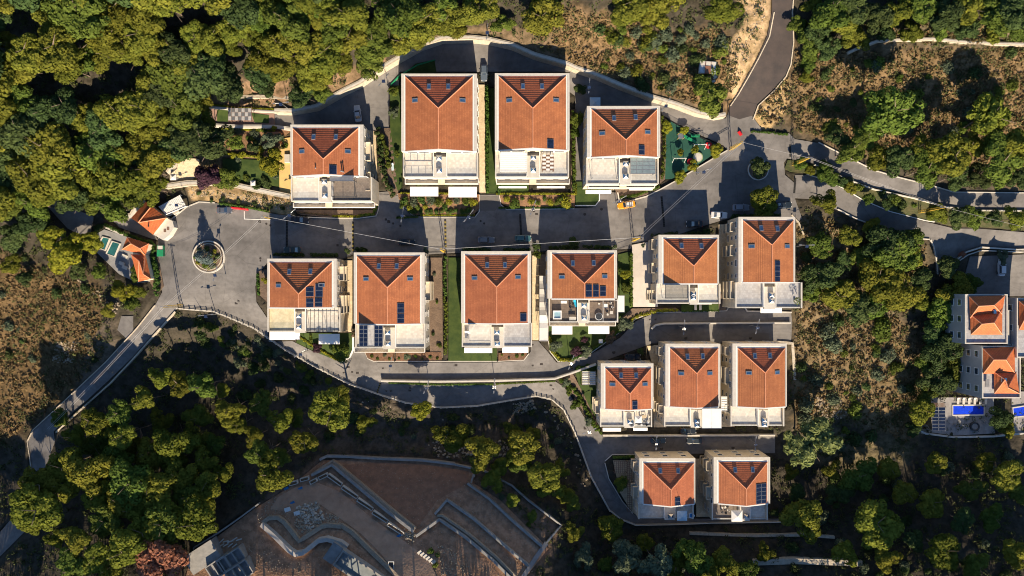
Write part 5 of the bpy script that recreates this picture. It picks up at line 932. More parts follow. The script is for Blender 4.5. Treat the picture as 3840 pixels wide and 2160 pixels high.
def shrubs(poly, n, rmin, rmax, kinds, label, group, seed):
    r = random.Random(seed); us = [p[0] for p in poly]; vv = [p[1] for p in poly]; k = 0; t = 0
    while k < n and t < 4000:
        t += 1; u, v = r.uniform(min(us), max(us)), r.uniform(min(vv), max(vv))
        iv, iu = gidx(u, v)
        if not in_poly([u], [v], poly)[0] or near[iv, iu]: continue
        rr, kk = r.uniform(rmin, rmax), r.choice(kinds); bush(u, v, rr, kk, where(u, v, rr, kk, 'wild shrub'), group, name='shrub'); k += 1
shrubs([(1480,70),(1640,70),(1830,40),(1835,200),(1800,240),(1650,225),(1500,170)], 50, 6, 20, ['green','dark','pine','olive'], 'wild shrub on the dry slope between the upper road wall and the stony track', 'shrubs on the upper dry slope', 1)
shrubs([(2010,130),(2140,140),(2560,130),(2570,340),(2050,340),(2000,250)], 42, 6, 18, ['dark','olive','green'], 'wild shrub on the dry hill at the upper right', 'shrubs on the upper right hill', 2)
shrubs([(2010,780),(2240,800),(2320,920),(2300,1090),(2010,1130)], 36, 6, 24, ['dark','olive','green'], 'wild shrub on the dry slope right of the lower houses', 'shrubs on the right dry slope', 3)
shrubs([(0,600),(240,720),(260,900),(60,1080),(0,1080)], 12, 6, 16, ['dark','olive'], 'wild shrub on the brown slope at the left edge', 'shrubs on the left slope', 4)
shrubs([(600,880),(900,990),(1330,1030),(1440,1110),(1400,1160),(1150,1090),(850,1120),(600,1000)], 45, 7, 20, ['dark','dark','olive'], 'shaded shrub on the valley bank below the lower road', 'shrubs on the valley bank', 5)

rocks('rubble', 260, [(640,1290),(720,1230),(760,1235),(720,1300),(660,1330)], .22, M_ROCK, 60, keep=True); rocks('rubble', 300, [(1110,1280),(1170,1290),(1360,1440),(1330,1449),(1120,1310)], .18, M_ROCK, 61, keep=True); rocks('rubble', 240, [(1100,1370),(1140,1380),(1200,1449),(1110,1449)], .25, M_ROCK, 62, keep=True); rocks('rubble', 120, [(640,1360),(760,1440),(700,1449),(560,1400)], .2, M_ROCK, 63, keep=True)
for i, (u, v, r, k) in enumerate([(1235,1210,12,'green'),(1252,1232,11,'lime'),(1262,1250,9,'olive'),(1220,1225,8,'olive'),(1082,1385,9,'green'),(1100,1395,7,'dark'),(1095,1420,8,'green'),(1340,1300,10,'lime'),(1330,1320,8,'green'),(870,1188,5,'olive')]): bush(u, v, r, k, where(u, v, r, k, 'weed clump'), 'weeds on the building site', name='shrub', off=.1)

_r = random.Random(77)
for i in range(46):
    t_ = _r.random(); q = [(2000,418),(2050,428),(2130,460),(2200,486),(2300,518),(2380,540),(2460,548),(2576,556)]; k = t_ * 6.99; a, b = q[int(k)], q[int(k)+1]; u = a[0] + (b[0]-a[0])*(k % 1); v = a[1] + (b[1]-a[1])*(k % 1) + _r.uniform(-1, 1) * (4 + 13 * t_)
    rr, kk = _r.uniform(5, 14), _r.choice(['dark','green','olive','green']); bush(u, v, rr, kk, where(u, v, rr, kk, 'roadside bush'), 'bushes between the forest roads', name='shrub', off=.1)
for i, (u, v) in enumerate([(560,500),(600,506),(640,512),(680,520),(500,486),(532,505),(710,523)]): bush(u, v, 7, 'dark', where(u, v, 7, 'dark', 'bank bush'), 'bushes on the bank above the roundabout', name='shrub', off=.1)
for i in range(26):
    u, v = _r.uniform(525, 715), _r.uniform(322, 382); rr, kk = _r.uniform(5, 12), _r.choice(['green','hedge','olive','yhedge','dark']); bush(u, v, rr, kk, where(u, v, rr, kk, 'garden bush'), 'bushes in the upper garden', name='shrub', off=.15)
for i in range(16):
    u, v = _r.uniform(560, 705), _r.choice([_r.uniform(385, 400), _r.uniform(440, 468)]); rr, kk = _r.uniform(7, 13), _r.choice(['green','dark','olive','yhedge']); bush(u, v, rr, kk, where(u, v, rr, kk, 'garden bush'), 'bushes round the upper lawn', name='shrub', off=.15)

rocks('site_gravel', 2600, [(810,1165),(1010,1158),(1180,1185),(1260,1265),(1370,1380),(1300,1449),(480,1449),(560,1360),(700,1270)], .14, M_ROCK, 64, keep=True)
rocks('rubble', 200, [(745,1275),(795,1262),(815,1305),(775,1340)], .55, mat('white_rubble', (.62,.56,.48), (.45,.38,.30), scale=2), 65, keep=True)

shrubs([(470,800),(540,795),(640,840),(740,905),(860,975),(840,985),(640,900),(480,880)], 45, 6, 17, ['dark','dark','green','olive'], '', 'shrubs under the plaza railing', 8)
shrubs([(1980,1190),(2560,1130),(2560,1449),(1980,1449)], 40, 6, 18, ['dark','dark','olive'], '', 'shrubs in the dark lower right wood', 9)

for i, (u, v, r, k) in enumerate([(935,896,5,'green'),(950,902,4,'hedge'),(968,893,5,'olive'),(980,903,4,'green'),(1004,902,4,'hedge'),(1045,898,5,'green'),(1062,902,4,'dark'),(1082,897,5,'hedge'),(1100,902,5,'green'),(1262,893,4,'green'),(1280,900,4,'olive'),(1300,896,5,'green'),(1315,893,4,'hedge'),(1092,690,5,'olive'),(1098,760,5,'green'),(1090,840,6,'dark'),(1104,870,7,'green'),(1085,720,4,'olive')]): bush(u, v, r, k, where(u, v, r, k, 'bed plant'), 'plants in the mulch beds', name='shrub', off=.25)
for k in ('roof',): pass

# ---------------------------------------------------------------- site walls and structures
M_NEWC = mat('fresh_concrete', (.33,.32,.30), (.24,.235,.225), scale=.8, bump=.2)
M_BLOCK = mat('beige_block_stone', (.42,.34,.25), (.30,.24,.18), scale=1.6, bump=.8, bscale=2.5)
def swall(pts, wd, ht, m, label, **k): return wall(pts, wd*.75, ht*.8, m, label, cat='wall', name='site_wall', step=12, **k)
swall([(804,1157),(822,1148),(870,1149),(950,1154),(1060,1158),(1144,1168)], .9, 1.2, M_NEWC, 'fresh concrete wall along the top of the building site')
swall([(1144,1169),(1195,1180),(1192,1200)], .7, 1.0, M_NEWC, 'short corner of the top building site wall')
swall([(1185,1215),(1195,1180)], .6, .8, M_NEWC, 'short cross wall of the building site')
swall([(783,1196),(834,1170),(894,1220),(970,1284),(1040,1338)], 1.0, 1.6, M_NEWC, 'long angled concrete wall across the site')
swall([(790,1190),(836,1160),(900,1212),(976,1276),(1045,1332)], .9, 1.3, M_BLOCK, 'rough stone facing behind the long angled site wall')
swall([(1094,1294),(1124,1259),(1190,1305),(1288,1390),(1330,1425)], .8, 1.2, M_NEWC, 'middle zigzag concrete wall of the terraced plots')
swall([(1046,1350),(1105,1308),(1170,1352),(1240,1410),(1290,1460)], .9, 1.2, M_NEWC, 'lower zigzag concrete wall of the terraced plots')
swall([(1100,1298),(1112,1298),(1180,1345),(1250,1405),(1300,1455)], .8, .9, M_BLOCK, 'stone facing behind the lower zigzag wall')
swall([(1176,1217),(1230,1255),(1288,1310),(1363,1375)], .8, 1.2, M_NEWC, 'upper diagonal concrete wall of the terraced plots')
swall([(1205,1178),(1288,1222),(1330,1260),(1412,1322),(1395,1342),(1375,1366)], .6, 1.0, M_NEWC, 'outermost concrete wall round the terraced plots')
swall([(1375,1366),(1350,1400),(1318,1449),(1300,1480)], 1.6, .5, M_CONCD, 'stepped concrete ramp closing the terraced plots')
swall([(656,1320),(690,1350),(726,1386),(742,1396),(762,1392),(800,1362),(822,1358),(856,1368),(872,1380)], 1.5, 1.6, mat('cut_stone_cap', (.50,.47,.43), (.42,.39,.36), scale=1.2), 'curved S-shaped wall with a pale stone cap')
swall([(660,1316),(676,1304),(698,1303),(715,1315),(752,1362),(808,1326),(825,1322),(858,1325)], 1.5, .9, M_BLOCK, 'brown paved curved wall beside the S-shaped one')
swall([(820,1321),(860,1324),(885,1340),(930,1385),(990,1442),(1010,1465)], 1.5, .7, M_BLOCK, 'long curved brown wall right of the empty pool')
swall([(650,1268),(600,1305),(550,1340),(488,1378),(486,1382)], .5, 1.5, M_NEWC, 'thin straight concrete wall at the left of the site')
PB = [((729,1217),(751,1210)),((757,1207),(779,1200)),((781,1214),(799,1204)),((803,1203),(826,1191)),((828,1192),(860,1219)),((864,1222),(899,1251)),((903,1253),(937,1281)),((941,1284),(975,1312)),((979,1314),(1014,1343))]
for i, (a, b) in enumerate(PB):
    A, B = G(*a), G(*b); d = (B - A); L = d.length; d.normalize(); M = Matrix.Translation((A + B) / 2) @ Matrix.Rotation(math.atan2(d.y, d.x), 4, 'Z'); t = Thing('planter_box', ['first','second','third','fourth','fifth','sixth','seventh','eighth','ninth'][i] + ' empty concrete planter box from the left along the angled site wall', 'planter', (A + B) / 2, 'planter boxes on the site')
    f = MB()
    for s in (-1, 1): f.mbox(M @ Matrix.Translation((0, s*.42, 0)), L/2, .08, -.3, 1.0); f.mbox(M @ Matrix.Translation((s*(L/2-.08), 0, 0)), .08, .34, -.3, 1.0)
    t.part('rim', f, M_CONC); t.part('soil', MB().mbox(M, L/2 - .17, .33, -.3, .7), M_SOIL)
def obox(u, v, L, Wd, ang, z0, z1, m, name, label, cat):
    p = G(u, v); M = Matrix.Translation(p) @ Matrix.Rotation(ang, 4, 'Z'); return solo(name, MB().mbox(M, L/2, Wd/2, z0, z1), m, label, cat)
# empty pool
p = G(930, 1452); t = Thing('empty_pool', 'empty grey concrete pool basin on the building site', 'pool', p); M = Matrix.Translation(p) @ Matrix.Rotation(math.radians(-34), 4, 'Z'); f = MB()
for s in (-1, 1): f.mbox(M @ Matrix.Translation((0, s*2.2, 0)), 10, .25, -1, .9)
f.mbox(M @ Matrix.Translation((-9.75, 0, 0)), .25, 1.94, -1, .9); t.part('basin_wall', f, M_NEWC); t.part('basin_floor', MB().mbox(M, 9.4, 1.93, -.6, .2), mat('blue_grey_render', (.24,.27,.28), (.18,.205,.215), scale=.8)); t.part('entry_platform', MB().mbox(M @ Matrix.Translation((-11.6, 0, 0)), 1.5, 2.6, -.6, .5), M_CONCD)
for i, (u, v, L, Wd, l) in enumerate([(520,1392,9,5.5,'grey concrete slab roof at the left edge of the site'),(560,1420,6,4,'unfinished concrete room with openings, left'),(590,1400,7,3.4,'unfinished concrete room with openings, upper'),(610,1432,6.5,4,'unfinished concrete room with openings, right')]):
    p = G(u, v); t = Thing('concrete_frame', l, 'unfinished building', p); M = Matrix.Translation(p) @ Matrix.Rotation(math.radians(33), 4, 'Z'); f = MB()
    if i == 0: t.part('slab', MB().mbox(M, L/2, Wd/2, 2.6, 2.9), M_NEWC); t.part('wall', MB().mbox(M, L/2 - .2, Wd/2 - .2, -1, 2.59), M_CONCD); continue
    for s in (-1, 1): t.part('wall', MB().mbox(M @ Matrix.Translation((0, s*Wd/2, 0)), L/2, .15, -1, 2.5), M_NEWC)
    for k in range(4): t.part('partition', MB().mbox(M @ Matrix.Translation((-L/2 + L*k/3, 0, 0)), .14, Wd/2 - .16, -1, 2.45), M_NEWC)
    t.part('floor', MB().mbox(M, L/2 - .1, Wd/2 - .17, -1, 1.5), M_CONCD)
for i in range(9): obox(558 + (i % 5) * 11, 1358 + (i // 5) * 12 + RND.uniform(-4, 4), 1.6, .3, RND.uniform(.2, .8), .1, .35, M_CONC, 'plank', ORD[i % 5] + ' pale loose board from the left in the ' + ('upper' if i < 5 else 'lower') + ' row on the site floor', 'plank')['group'] = 'loose boards on the site'
for (u, v, l) in [(724,1281,'white sheet left of the rubble heap'),(748,1290,'larger white sheet left of the rubble heap')]: obox(u, v, 1.6, 1.1, .3, .1, .45, M_WHITE, 'sheet_pile', l, 'sheets')
for (u, v, l) in [(721,1228,'blue sheeting upper left on the site'),(736,1264,'blue sheeting near the rubble heap'),(756,1228,'small blue board on the site'),(1004,1347,'blue scrap at the end of the planter boxes')]: obox(u, v, 1.3, .6, .5, .1, .3, mat('blue_sheet', (.04,.20,.42), (.03,.14,.3), scale=2), 'tarp_scrap', l, 'tarpaulin')
for i in range(6): obox(1056 + i*7, 1388 + i*5, 1.2, .7, .6, .1, .5, M_CONC, 'cement_bag', ['first','second','third','fourth','fifth','last'][i] + ' white cement bag from the left in the row beside the dirt track', 'bag')['group'] = 'cement bags'
for (u, v, l) in [(1464-740,1240,'')]: pass
t = Thing('trolley', 'small white framed site cart beside the curved brown wall', 'cart', G(985,1421)); p = t.o
f = MB()
for s in (-1, 1): f.tube(p + Vector((s*.7, -1.1, .6)), p + Vector((s*.7, 1.1, .6)), .09); f.tube(p + Vector((-.7, s*1.1, .6)), p + Vector((.7, s*1.1, .6)), .09)
t.part('frame', f, M_WHITE); t.part('tray', MB().box(p.x-.6, p.x+.6, p.y-1, p.y+1, p.z+.3, p.z+.5), M_DARKM)
for s in (-1, 1): t.part('wheel', MB().tube(p + Vector((s*.75-.06, .3, .3)), p + Vector((s*.75+.06, .3, .3)), .3, n=12), M_BLACK)

# ---------------------------------------------------------------- small buildings, right edge houses
def hipface(th, quad, ridge, z0, z1, n=7, name='roof_tiles'):
    a, b, c, d = [W(u, v, z0) for u, v in quad]; r0, r1 = [W(u, v, z1) for u, v in ridge]
    for (e0, e1, q0, q1) in ((b, a, r1, r0), (d, c, r0, r1), (a, d, r0, r0), (c, b, r1, r1)):
        mb = MB(); strip_slope(mb, e1, e0, q1, q0, n); th.part(name, mb, M_TILE2, stuff=True)
    rc = MB(); U = Vector((0, 0, .1)); rc.tube(r0 + U, r1 + U, .13)
    for p, q in ((a, r0), (d, r0), (b, r1), (c, r1)): rc.tube(p + U, q + U, .12)
    th.part('ridge_cap', rc, M_RIDGE)
M_TILE2 = grid_mat('orange_roof_tile', (.66,.20,.065), (.58,.16,.06), (.6,.55,.5), .40, .30, rough=.7, mortar=.04, sq=0)
def polyblock(th, poly, z, z0, m, name='wall'):
    top = [W(u, v, z) for u, v in poly]; bot = [Vector((p.x, p.y, z0)) for p in top]; s = sum(top[i].x*top[(i+1)%len(top)].y - top[(i+1)%len(top)].x*top[i].y for i in range(len(top)))
    if s < 0: top.reverse(); bot.reverse()
    return th.part(name, MB().hexa(bot, top), m)
t = Thing('guardhouse', 'small guardhouse with a faceted orange roof left of the roundabout', 'gatehouse', G(372, 552))
polyblock(t, [(332,548),(368,511),(416,548),(386,587),(349,560)], 4.0, -1.5, M_WALL)
def facet(pts, n=6):
    a, b, c, d = [W(*p) for p in pts]; mb = MB(); strip_slope(mb, a, b, d, c, n); t.part('roof_tiles', mb, M_TILE2, stuff=True)
facet([(367.5,508,4.1),(330,548.5,4.1),(347.5,559.8,5.4),(381,518.5,5.4)]); facet([(381,518.5,4.1),(347.5,559.8,5.0),(347.6,559.8,5.0),(419,548,5.5)]); facet([(385,590.5,4.1),(385.2,590.5,4.1),(419,548,5.5),(347.5,559.8,5.0)])
t.part('ridge_cap', MB().tube(W(347.5,559.8,5.1), W(419,548,5.6), .14).tube(W(347.5,559.8,5.5), W(381,518.5,5.5), .14), M_RIDGE)
t.part('flue', MB().tube(W(373,570,4.8), W(373,570,5.9), .15), M_BLACK)
polyblock(t, [(386,590),(420,549),(434,556),(438,572),(425,592),(410,604)], 2.6, -1.5, M_CONC, 'annex')
t.part('annex_hatch', MB().box(X(412,2.6), X(418,2.6), Y(584,2.6), Y(577,2.6), 2.5, 2.7), M_BROWN); t.part('annex_hatch', MB().box(X(420,2.6), X(426,2.6), Y(579,2.6), Y(572,2.6), 2.5, 2.7), M_BROWN)
t = Thing('carport', 'white ribbed carport canopy beside the guardhouse', 'carport', G(434, 515)); c4 = [W(398.8,519.8,3.4), W(416,540,3.2), W(468.8,518.5,3.2), W(452.5,490.3,3.4)]
for i in range(14):
    a, b = i / 14, (i + .86) / 14; q = [c4[0].lerp(c4[3], a), c4[1].lerp(c4[2], a), c4[1].lerp(c4[2], b), c4[0].lerp(c4[3], b)]; t.part('roof_panel', MB().hexa([p - Vector((0,0,.08)) for p in q], q), M_WHITE)
for p in c4: t.part('post', MB().tube(p - Vector((0,0,3.6)), p - Vector((0,0,.1)), .09), M_WHITE)
t.part('edge_beam', MB().tube(c4[1], c4[2], .16), M_WHITE)
for k, u in enumerate((433, 446)): o = obox(u, 537 - k*3, 1.7, .8, .5, .3, .75, M_CONC, 'bench', ['left','right'][k] + ' pale bench in front of the white carport', 'bench')
t = Thing('pool_house', 'L-shaped orange-roofed pool house beside the roundabout hedge', 'house', G(350, 650))
polyblock(t, [(322,600),(373,615),(364,640),(311,626)], 3.0, -2.5, M_WALL); polyblock(t, [(334,641),(363,641),(377,701),(350,706)], 2.99, -2.5, M_WALL)
hipface(t, [(320,596.5),(375,613),(366,643),(307.5,627.3)], [(330,613),(352,625)], 3.0, 4.4, 5); hipface(t, [(330,640),(366,640),(380,702),(349,708.5)], [(350,656),(361,690)], 3.05, 4.6, 6)
M_WATER = mat('teal_pool_water', (.03,.14,.15), (.02,.10,.11), scale=.5, rough=.08, spec=1)
def pool(pts, m, label, name='swimming_pool', cat='pool', off=.15):
    t = Thing(name, label, cat, G(*pts[0])); t.part('rim', wallmb(pts, .4, off + .1, base=.8, closed=True, step=30), M_CONC)
    z = zg1(*pts[0]) + off; t.part('water' if 'cover' not in label else 'cover', MB().poly([W(u, v, zg1(u, v) + off) for u, v in reversed(pts)]), m)
pool([(258,596),(276,600),(264,630),(243,622)], M_WATER, 'small teal pool, left of two in the guardhouse yard', off=.3); pool([(282,607),(302,613),(288,646),(267,638)], M_WATER, 'small teal pool, right of two in the guardhouse yard', off=.3)
for (u, v, l) in [(315,645,'white round seat near the teal pools'),(308,663,'white seat by the yard edge'),(316,673,'second white seat by the yard edge'),(290,580,'pale roofed bench above the teal pools')]: obox(u, v, 1.5 if 'bench' not in l else 5, .9, -.4, .1, .5, M_CONC, 'seat', l, 'seat')
# right edge houses
def redge(label, O, z, zb, quads, extra=None):
    t = Thing('house', label, 'house', W((O[0]+O[2])/2, (O[1]+O[3])/2, zb)); x0, x1, y0, y1 = X(O[0], z), X(O[2], z), Y(O[3], z), Y(O[1], z); t.part('wall', MB().box(x0, x1, y0, y1, zb, z - .5), M_GWALL)
    t.part('roof_terrace', MB().box(x0+.3, x1-.3, y0+.3, y1-.3, z - .499, z - .45), M_TERRG); t.part('parapet', MB().box(x0, x0+.3, y0, y1, z-.499, z).box(x1-.3, x1, y0, y1, z-.499, z).box(x0+.3, x1-.3, y0, y0+.3, z-.499, z).box(x0+.3, x1-.3, y1-.3, y1, z-.499, z), M_CONC)
    for q, r in quads: hipface(t, q, r, z + .1, z + 2.4, 8)
    for fl in range(3):
        for i in range(3):
            y = y1 + (y0 - y1) * (i + .5) / 3; win(t, wallM((x0, y, z - 2.3 - 3.2*fl), 'W'), 1.7, 1.5)
    return t
M_GWALL = mat('grey_render', (.36,.36,.37), (.31,.31,.32), scale=.5)
t = redge('orange-roofed house at the right edge, the upper one', (2428,740,2535,865), 7, -8, [([(2438,746),(2528,743),(2520,790),(2440,800)], [(2462,770),(2500,768)]), ([(2440,790),(2521,775),(2521,842),(2442,842)], [(2470,815),(2500,812)])])
for (u, v) in ((2505,784),(2504,809)): t.part('skylight', MB().box(X(u-3.5,9), X(u+3.5,9), Y(v+5,9), Y(v-5,9), 8.2, 8.75), M_SKYL)
t = redge('orange-roofed house at the right edge, the lower one beside the blue pool cover', (2471,870,2568,1002), 6, -10, [([(2473,877),(2552,872),(2553,940),(2473,940)], [(2500,905),(2530,905)]), ([(2500,935),(2556,935),(2564,990),(2501,990)], [(2528,955),(2534,975)])])
t.part('skylight', MB().box(X(2521,8), X(2534,8), Y(961,8), Y(951,8), 7.4, 7.9), M_SKYL)
t.part('terrace_table', MB().box(X(2484,7), X(2493,7), Y(974,7), Y(954,7), 6.2, 6.4), M_CONCD)
redge('sliver of an orange-roofed house cut by the right edge', (2558,750,2620,900), 7, -8, [([(2563,757),(2618,757),(2618,830),(2563,830)], [(2590,780),(2590,805)])])
redge('grey flat-roofed block between the right edge houses', (2536,780,2556,868), 5, -8, [])
sheet('pool_deck', [(2340,1000),(2500,1000),(2502,1090),(2400,1096),(2345,1088)], grid_mat('grey_pool_deck', (.33,.32,.31), (.27,.26,.26), (.7,.7,.7), 1, 1), .5, cut=False)
sheet('pool_deck', [(2545,985),(2640,985),(2640,1085),(2545,1090)], MATS['grey_pool_deck'], .5, cut=False)
pool([(2397,1020),(2476,1019),(2476,1044),(2397,1045)], M_TARP, 'pool under a bright blue cover on the grey deck', off=.75); pool([(2548,1026),(2600,1018),(2600,1045),(2550,1050)], M_TARP, 'second pool under a blue cover cut by the right edge', off=.75)
t = Thing('solar_canopy', 'solar panel canopy left of the blue covered pool', 'canopy', G(2361, 1048)); z = zg1(2361,1048) + 3.2
for i in range(2):
    for j in range(7):
        x0, x1, y0, y1 = rectz(2344 + 17*i + .4, 1024 + 8.6*j + .3, 2361 + 17*i - .4, 1032.6 + 8.6*j - .3, z); pn = t.part('solar_panel', MB().box(x0, x1, y0, y1, z, z+.06), M_METAL); t.part('cells', MB().box(x0+.06, x1-.06, y0+.06, y1-.06, z+.061, z+.07), M_SOL, pn)
x0, x1, y0, y1 = rectz(2344,1013,2379,1084,z)
for x in (x0, x1):
    for y in (y0, y1): t.part('post', MB().box(x-.08, x+.08, y-.08, y+.08, z-3.3, z-.01), M_METAL)
for i in range(12): t.part('slat', MB().box(x0 + (x1-x0)*i/12, x0 + (x1-x0)*(i+.5)/12, y1-1.2, y1, z, z+.06), M_BROWN)

# ---------------------------------------------------------------- furniture
def lounger(u, v, off, m, label, ang=0.0, z=None, group=None):
    p = G(u, v, off) if z is None else W(u, v, z); M = Matrix.Translation(p) @ Matrix.Rotation(ang, 4, 'Z'); t = Thing('sun_lounger', label, 'sun lounger', p, group)
    t.part('mattress', MB().mbox(M @ Matrix.Translation((0, -.3, 0)), .33, .68, .28, .4), m); t.part('backrest', MB().hexa([M @ Vector(q) for q in ((-.33,.39,.28),(.33,.39,.28),(.33,.95,.62),(-.33,.95,.62))], [M @ Vector(q) for q in ((-.33,.39,.4),(.33,.39,.4),(.33,.92,.75),(-.33,.92,.75))]), m)
    for a in (-.28, .28):
        for b in (-.9, .35): t.part('leg', MB().mbox(M @ Matrix.Translation((a, b, 0)), .03, .03, 0, .279), M_METAL)
def table(u, v, z, w_, d_, m, label, nch=4):
    p = W(u, v, z); t = Thing('table', label, 'table', p); t.part('tabletop', MB().box(p.x-w_/2, p.x+w_/2, p.y-d_/2, p.y+d_/2, z+.7, z+.76), m)
    for a in (-1, 1):
        for b in (-1, 1): t.part('leg', MB().box(p.x+a*(w_/2-.1)-.04, p.x+a*(w_/2-.1)+.04, p.y+b*(d_/2-.1)-.04, p.y+b*(d_/2-.1)+.04, z, z+.699), M_METAL)
def chair(u, v, z, m, label, ang=0, group=None):
    p = W(u, v, z); M = Matrix.Translation(p) @ Matrix.Rotation(ang, 4, 'Z'); t = Thing('chair', label, 'chair', p, group); t.part('seat', MB().mbox(M, .28, .28, .4, .47), m); t.part('backrest', MB().mbox(M @ Matrix.Translation((0,.27,0)), .28, .04, .471, .95), m)
    for a in (-.24, .24):
        for b in (-.24, .24): t.part('leg', MB().mbox(M @ Matrix.Translation((a,b,0)), .03, .03, 0, .399), M_METAL)
def parasol(u, v, z, w_, m, label, h=2.5, closed=False):
    p = W(u, v, z); t = Thing('parasol', label, 'parasol', p); t.part('pole', MB().tube(p, p + Vector((0,0,h)), .05), M_METAL); t.part('base', MB().disc(p, .4, p.z, p.z+.1), M_CONCD)
    q = [(-1,-1),(1,-1),(1,1),(-1,1)]
    for i in range(4):
        a, b = q[i], q[(i+1) % 4]; A = p + Vector((a[0]*w_/2, a[1]*w_/2, h)); B = p + Vector((b[0]*w_/2, b[1]*w_/2, h)); Tp = p + Vector((0,0,h + w_*.22)); d = Vector((0,0,.05)); t.part('canopy_panel', MB().hexa([A, B, Tp], [A+d, B+d, Tp+d]), m)
def hottub(u, v, z, r, label, m=None, n=4, water=None):
    p = W(u, v, z); t = Thing('hot_tub', label, 'hot tub', p); rot = math.pi/4 if n == 4 else 0; f = MB(); k = math.sqrt(2) if n == 4 else 1
    def rg(rr, zz): return [Vector((p.x + rr*k*math.cos(rot + 2*math.pi*i/n), p.y + rr*k*math.sin(rot + 2*math.pi*i/n), zz)) for i in range(n)]
    o0, o1, i1, i0 = rg(r, z), rg(r, z+.85), rg(r*.78, z+.85), rg(r*.6, z+.45)
    for A, B in ((o0, o1), (o1, i1), (i1, i0)):
        for i in range(n): j = (i+1) % n; f.poly([A[i], A[j], B[j], B[i]])
    t.part('shell', f, m or M_WHITE); t.part('water', MB().poly(rg(r*.7, z+.62)), water or mat('pale_pool_water', (.25,.42,.50), (.35,.52,.58), scale=2, rough=.1, spec=1))
zd = 8.2 - 2.7 + .03
hottub(1401.5, 792, zd, 1.15, 'square white hot tub on the left wooden deck'); table(1418, 760, zd, 1.6, .7, M_WHITE, 'white table at the top of the left wooden deck'); lounger(1447, 763, 0, mat('turquoise_cushion', (.02,.35,.55), (.02,.3,.5), scale=2), 'turquoise lounger on the left wooden deck', .3, z=zd); table(1440, 801, zd, 1.8, .9, M_CONC, 'pale table at the lower edge of the left wooden deck'); 
for i, (u, v) in enumerate([(1434,770),(1436,780),(1442,772)]): chair(u, v, zd, M_DARKM, ORD[i] + ' dark armchair on the left wooden deck, counted from the left', i, 'dark armchairs on the left deck')
t = Thing('round_daybed', 'oval dark daybed with white rim on the right wooden deck', 'daybed', W(1506, 796, zd)); p = t.o; t.part('rim', MB().disc(p, 1.0, p.z, p.z+.5, 20), M_WHITE); t.part('cushion', MB().disc(p, .85, p.z+.501, p.z+.62, 20), M_DARKM)
table(1523, 769, zd, 1.0, 1.0, M_WHITE, 'white square table on the right wooden deck'); table(1537, 786, zd, .8, .8, M_CONC, 'small pale table on the right wooden deck')
for i, (u, v) in enumerate(sorted([(1528,791),(1540,772),(1536,762),(1507,765)])): chair(u, v, zd, M_CONC, ORD[i] + ' light chair on the right wooden deck, counted from the left', i*1.3, 'light chairs on the right deck')
zd = 1.8 - 2.7 + .03
parasol(1603, 1052, zd, 1.9, M_AWN, 'white cloth shade on the furnished terrace of the small lower house', 1.6); table(1619, 1047, zd, 1.2, .8, M_ALLEY, 'wooden table on the small lower house terrace')
for i, (u, v) in enumerate(sorted([(1612,1055),(1620,1058),(1628,1062),(1633,1048),(1625,1067),(1613,1068),(1600,1068)])): chair(u, v, zd, [M_CONC, M_DARKM, M_WHITE][i % 3], ORD[i] + ' chair on the small lower house terrace, counted from the left', i, 'chairs on the small lower terrace')
t = Thing('water_tank', 'blue-grey tank on the small lower house terrace', 'tank', W(1587, 1065, zd)); t.part('drum', MB().disc(t.o, .7, zd, zd+1.4, 16), M_METAL); t.part('lid', MB().disc(t.o, .4, zd+1.401, zd+1.5, 12), M_DARKM)
zd = -3.2 - 2.7 + .03
hottub(1738, 1295, zd, .95, 'pentagonal pale blue plunge pool on the bottom left terrace', M_WHITE, 5, mat('bright_pool_water', (.05,.25,.55), (.04,.2,.45), scale=2, rough=.1)); parasol(1711, 1291, zd, 2.8, mat('pale_blue_cloth', (.55,.68,.75), (.5,.62,.7), scale=1), 'pale blue square parasol on the bottom left terrace', 2.2)
zd = -3 - 2.7 + .03
parasol(1847, 1291, zd, 3.1, M_WHITE, 'white square parasol on the bottom right house terrace', 2.3)
for i, (u, v) in enumerate(sorted([(1815,1276),(1823,1275),(1816,1287),(1825,1288),(1831,1282)])): chair(u, v, zd, [M_CONC, M_DARKM][i % 2], ORD[i] + ' chair on the brown bottom right house terrace, counted from the left', i, 'chairs on the bottom right terrace')
zd = 8 - 2.7 + .03
lounger(1173, 841, 0, M_METAL, 'grey lounger, left of two on the middle house terrace', 0, z=zd); lounger(1180, 842, 0, M_METAL, 'grey lounger, right of two on the middle house terrace', 0, z=zd)
zd = 10 - 2.7
t = Thing('terrace_palm', 'small potted palm on the terrace of the pine house', 'potted palm', W(1999, 757, zd)); V_, Q_ = leaves(np.array([[0,0,1.6]]), np.array([.9]), 70, .6, seed=8, aspect=.3); o = link('fronds', arr_mesh('fronds', V_, Q_, LEAF['green']), t.r); t.part('pot', MB().disc(t.o, .3, zd, zd+.5, 10), M_CONC)
lounger(988, 420, .3, mat('pale_blue_cloth', (.5,.6,.65)), 'pale lounger on the shaded lawn of the left twin', .1)
parasol(446, 449, zg1(446,449)+.3, 1.6, M_WHITE, 'folded white parasol on the sandy patio', 2.2); parasol(642, 463, zg1(642,463)+.2, 1.3, M_WHITE, 'small white parasol at the garden edge', 1.6)
parasol(1509, 857, zg1(1509,857)+.25, 1.1, M_WHITE, 'small white parasol on the lower lawn of the deck house', 2.0); parasol(1494, 265, zg1(1494,265)+.2, 2.8, mat('pale_blue_cloth', (.5,.6,.65)), 'pale blue canopy behind the playground house', 2.6)
for k, u in enumerate((1749, 1761)): lounger(u, 771, .55, M_CONC, ['left','right'][k] + ' pale lounger on the small lawn below the courtyard house')
for i in range(6): lounger(2408 + 14*i, 1008, .55, M_CONC, ['first','second','third','fourth','fifth','last'][i] + ' lounger from the left in the row above the blue covered pool', 0, group='loungers above the blue pool')
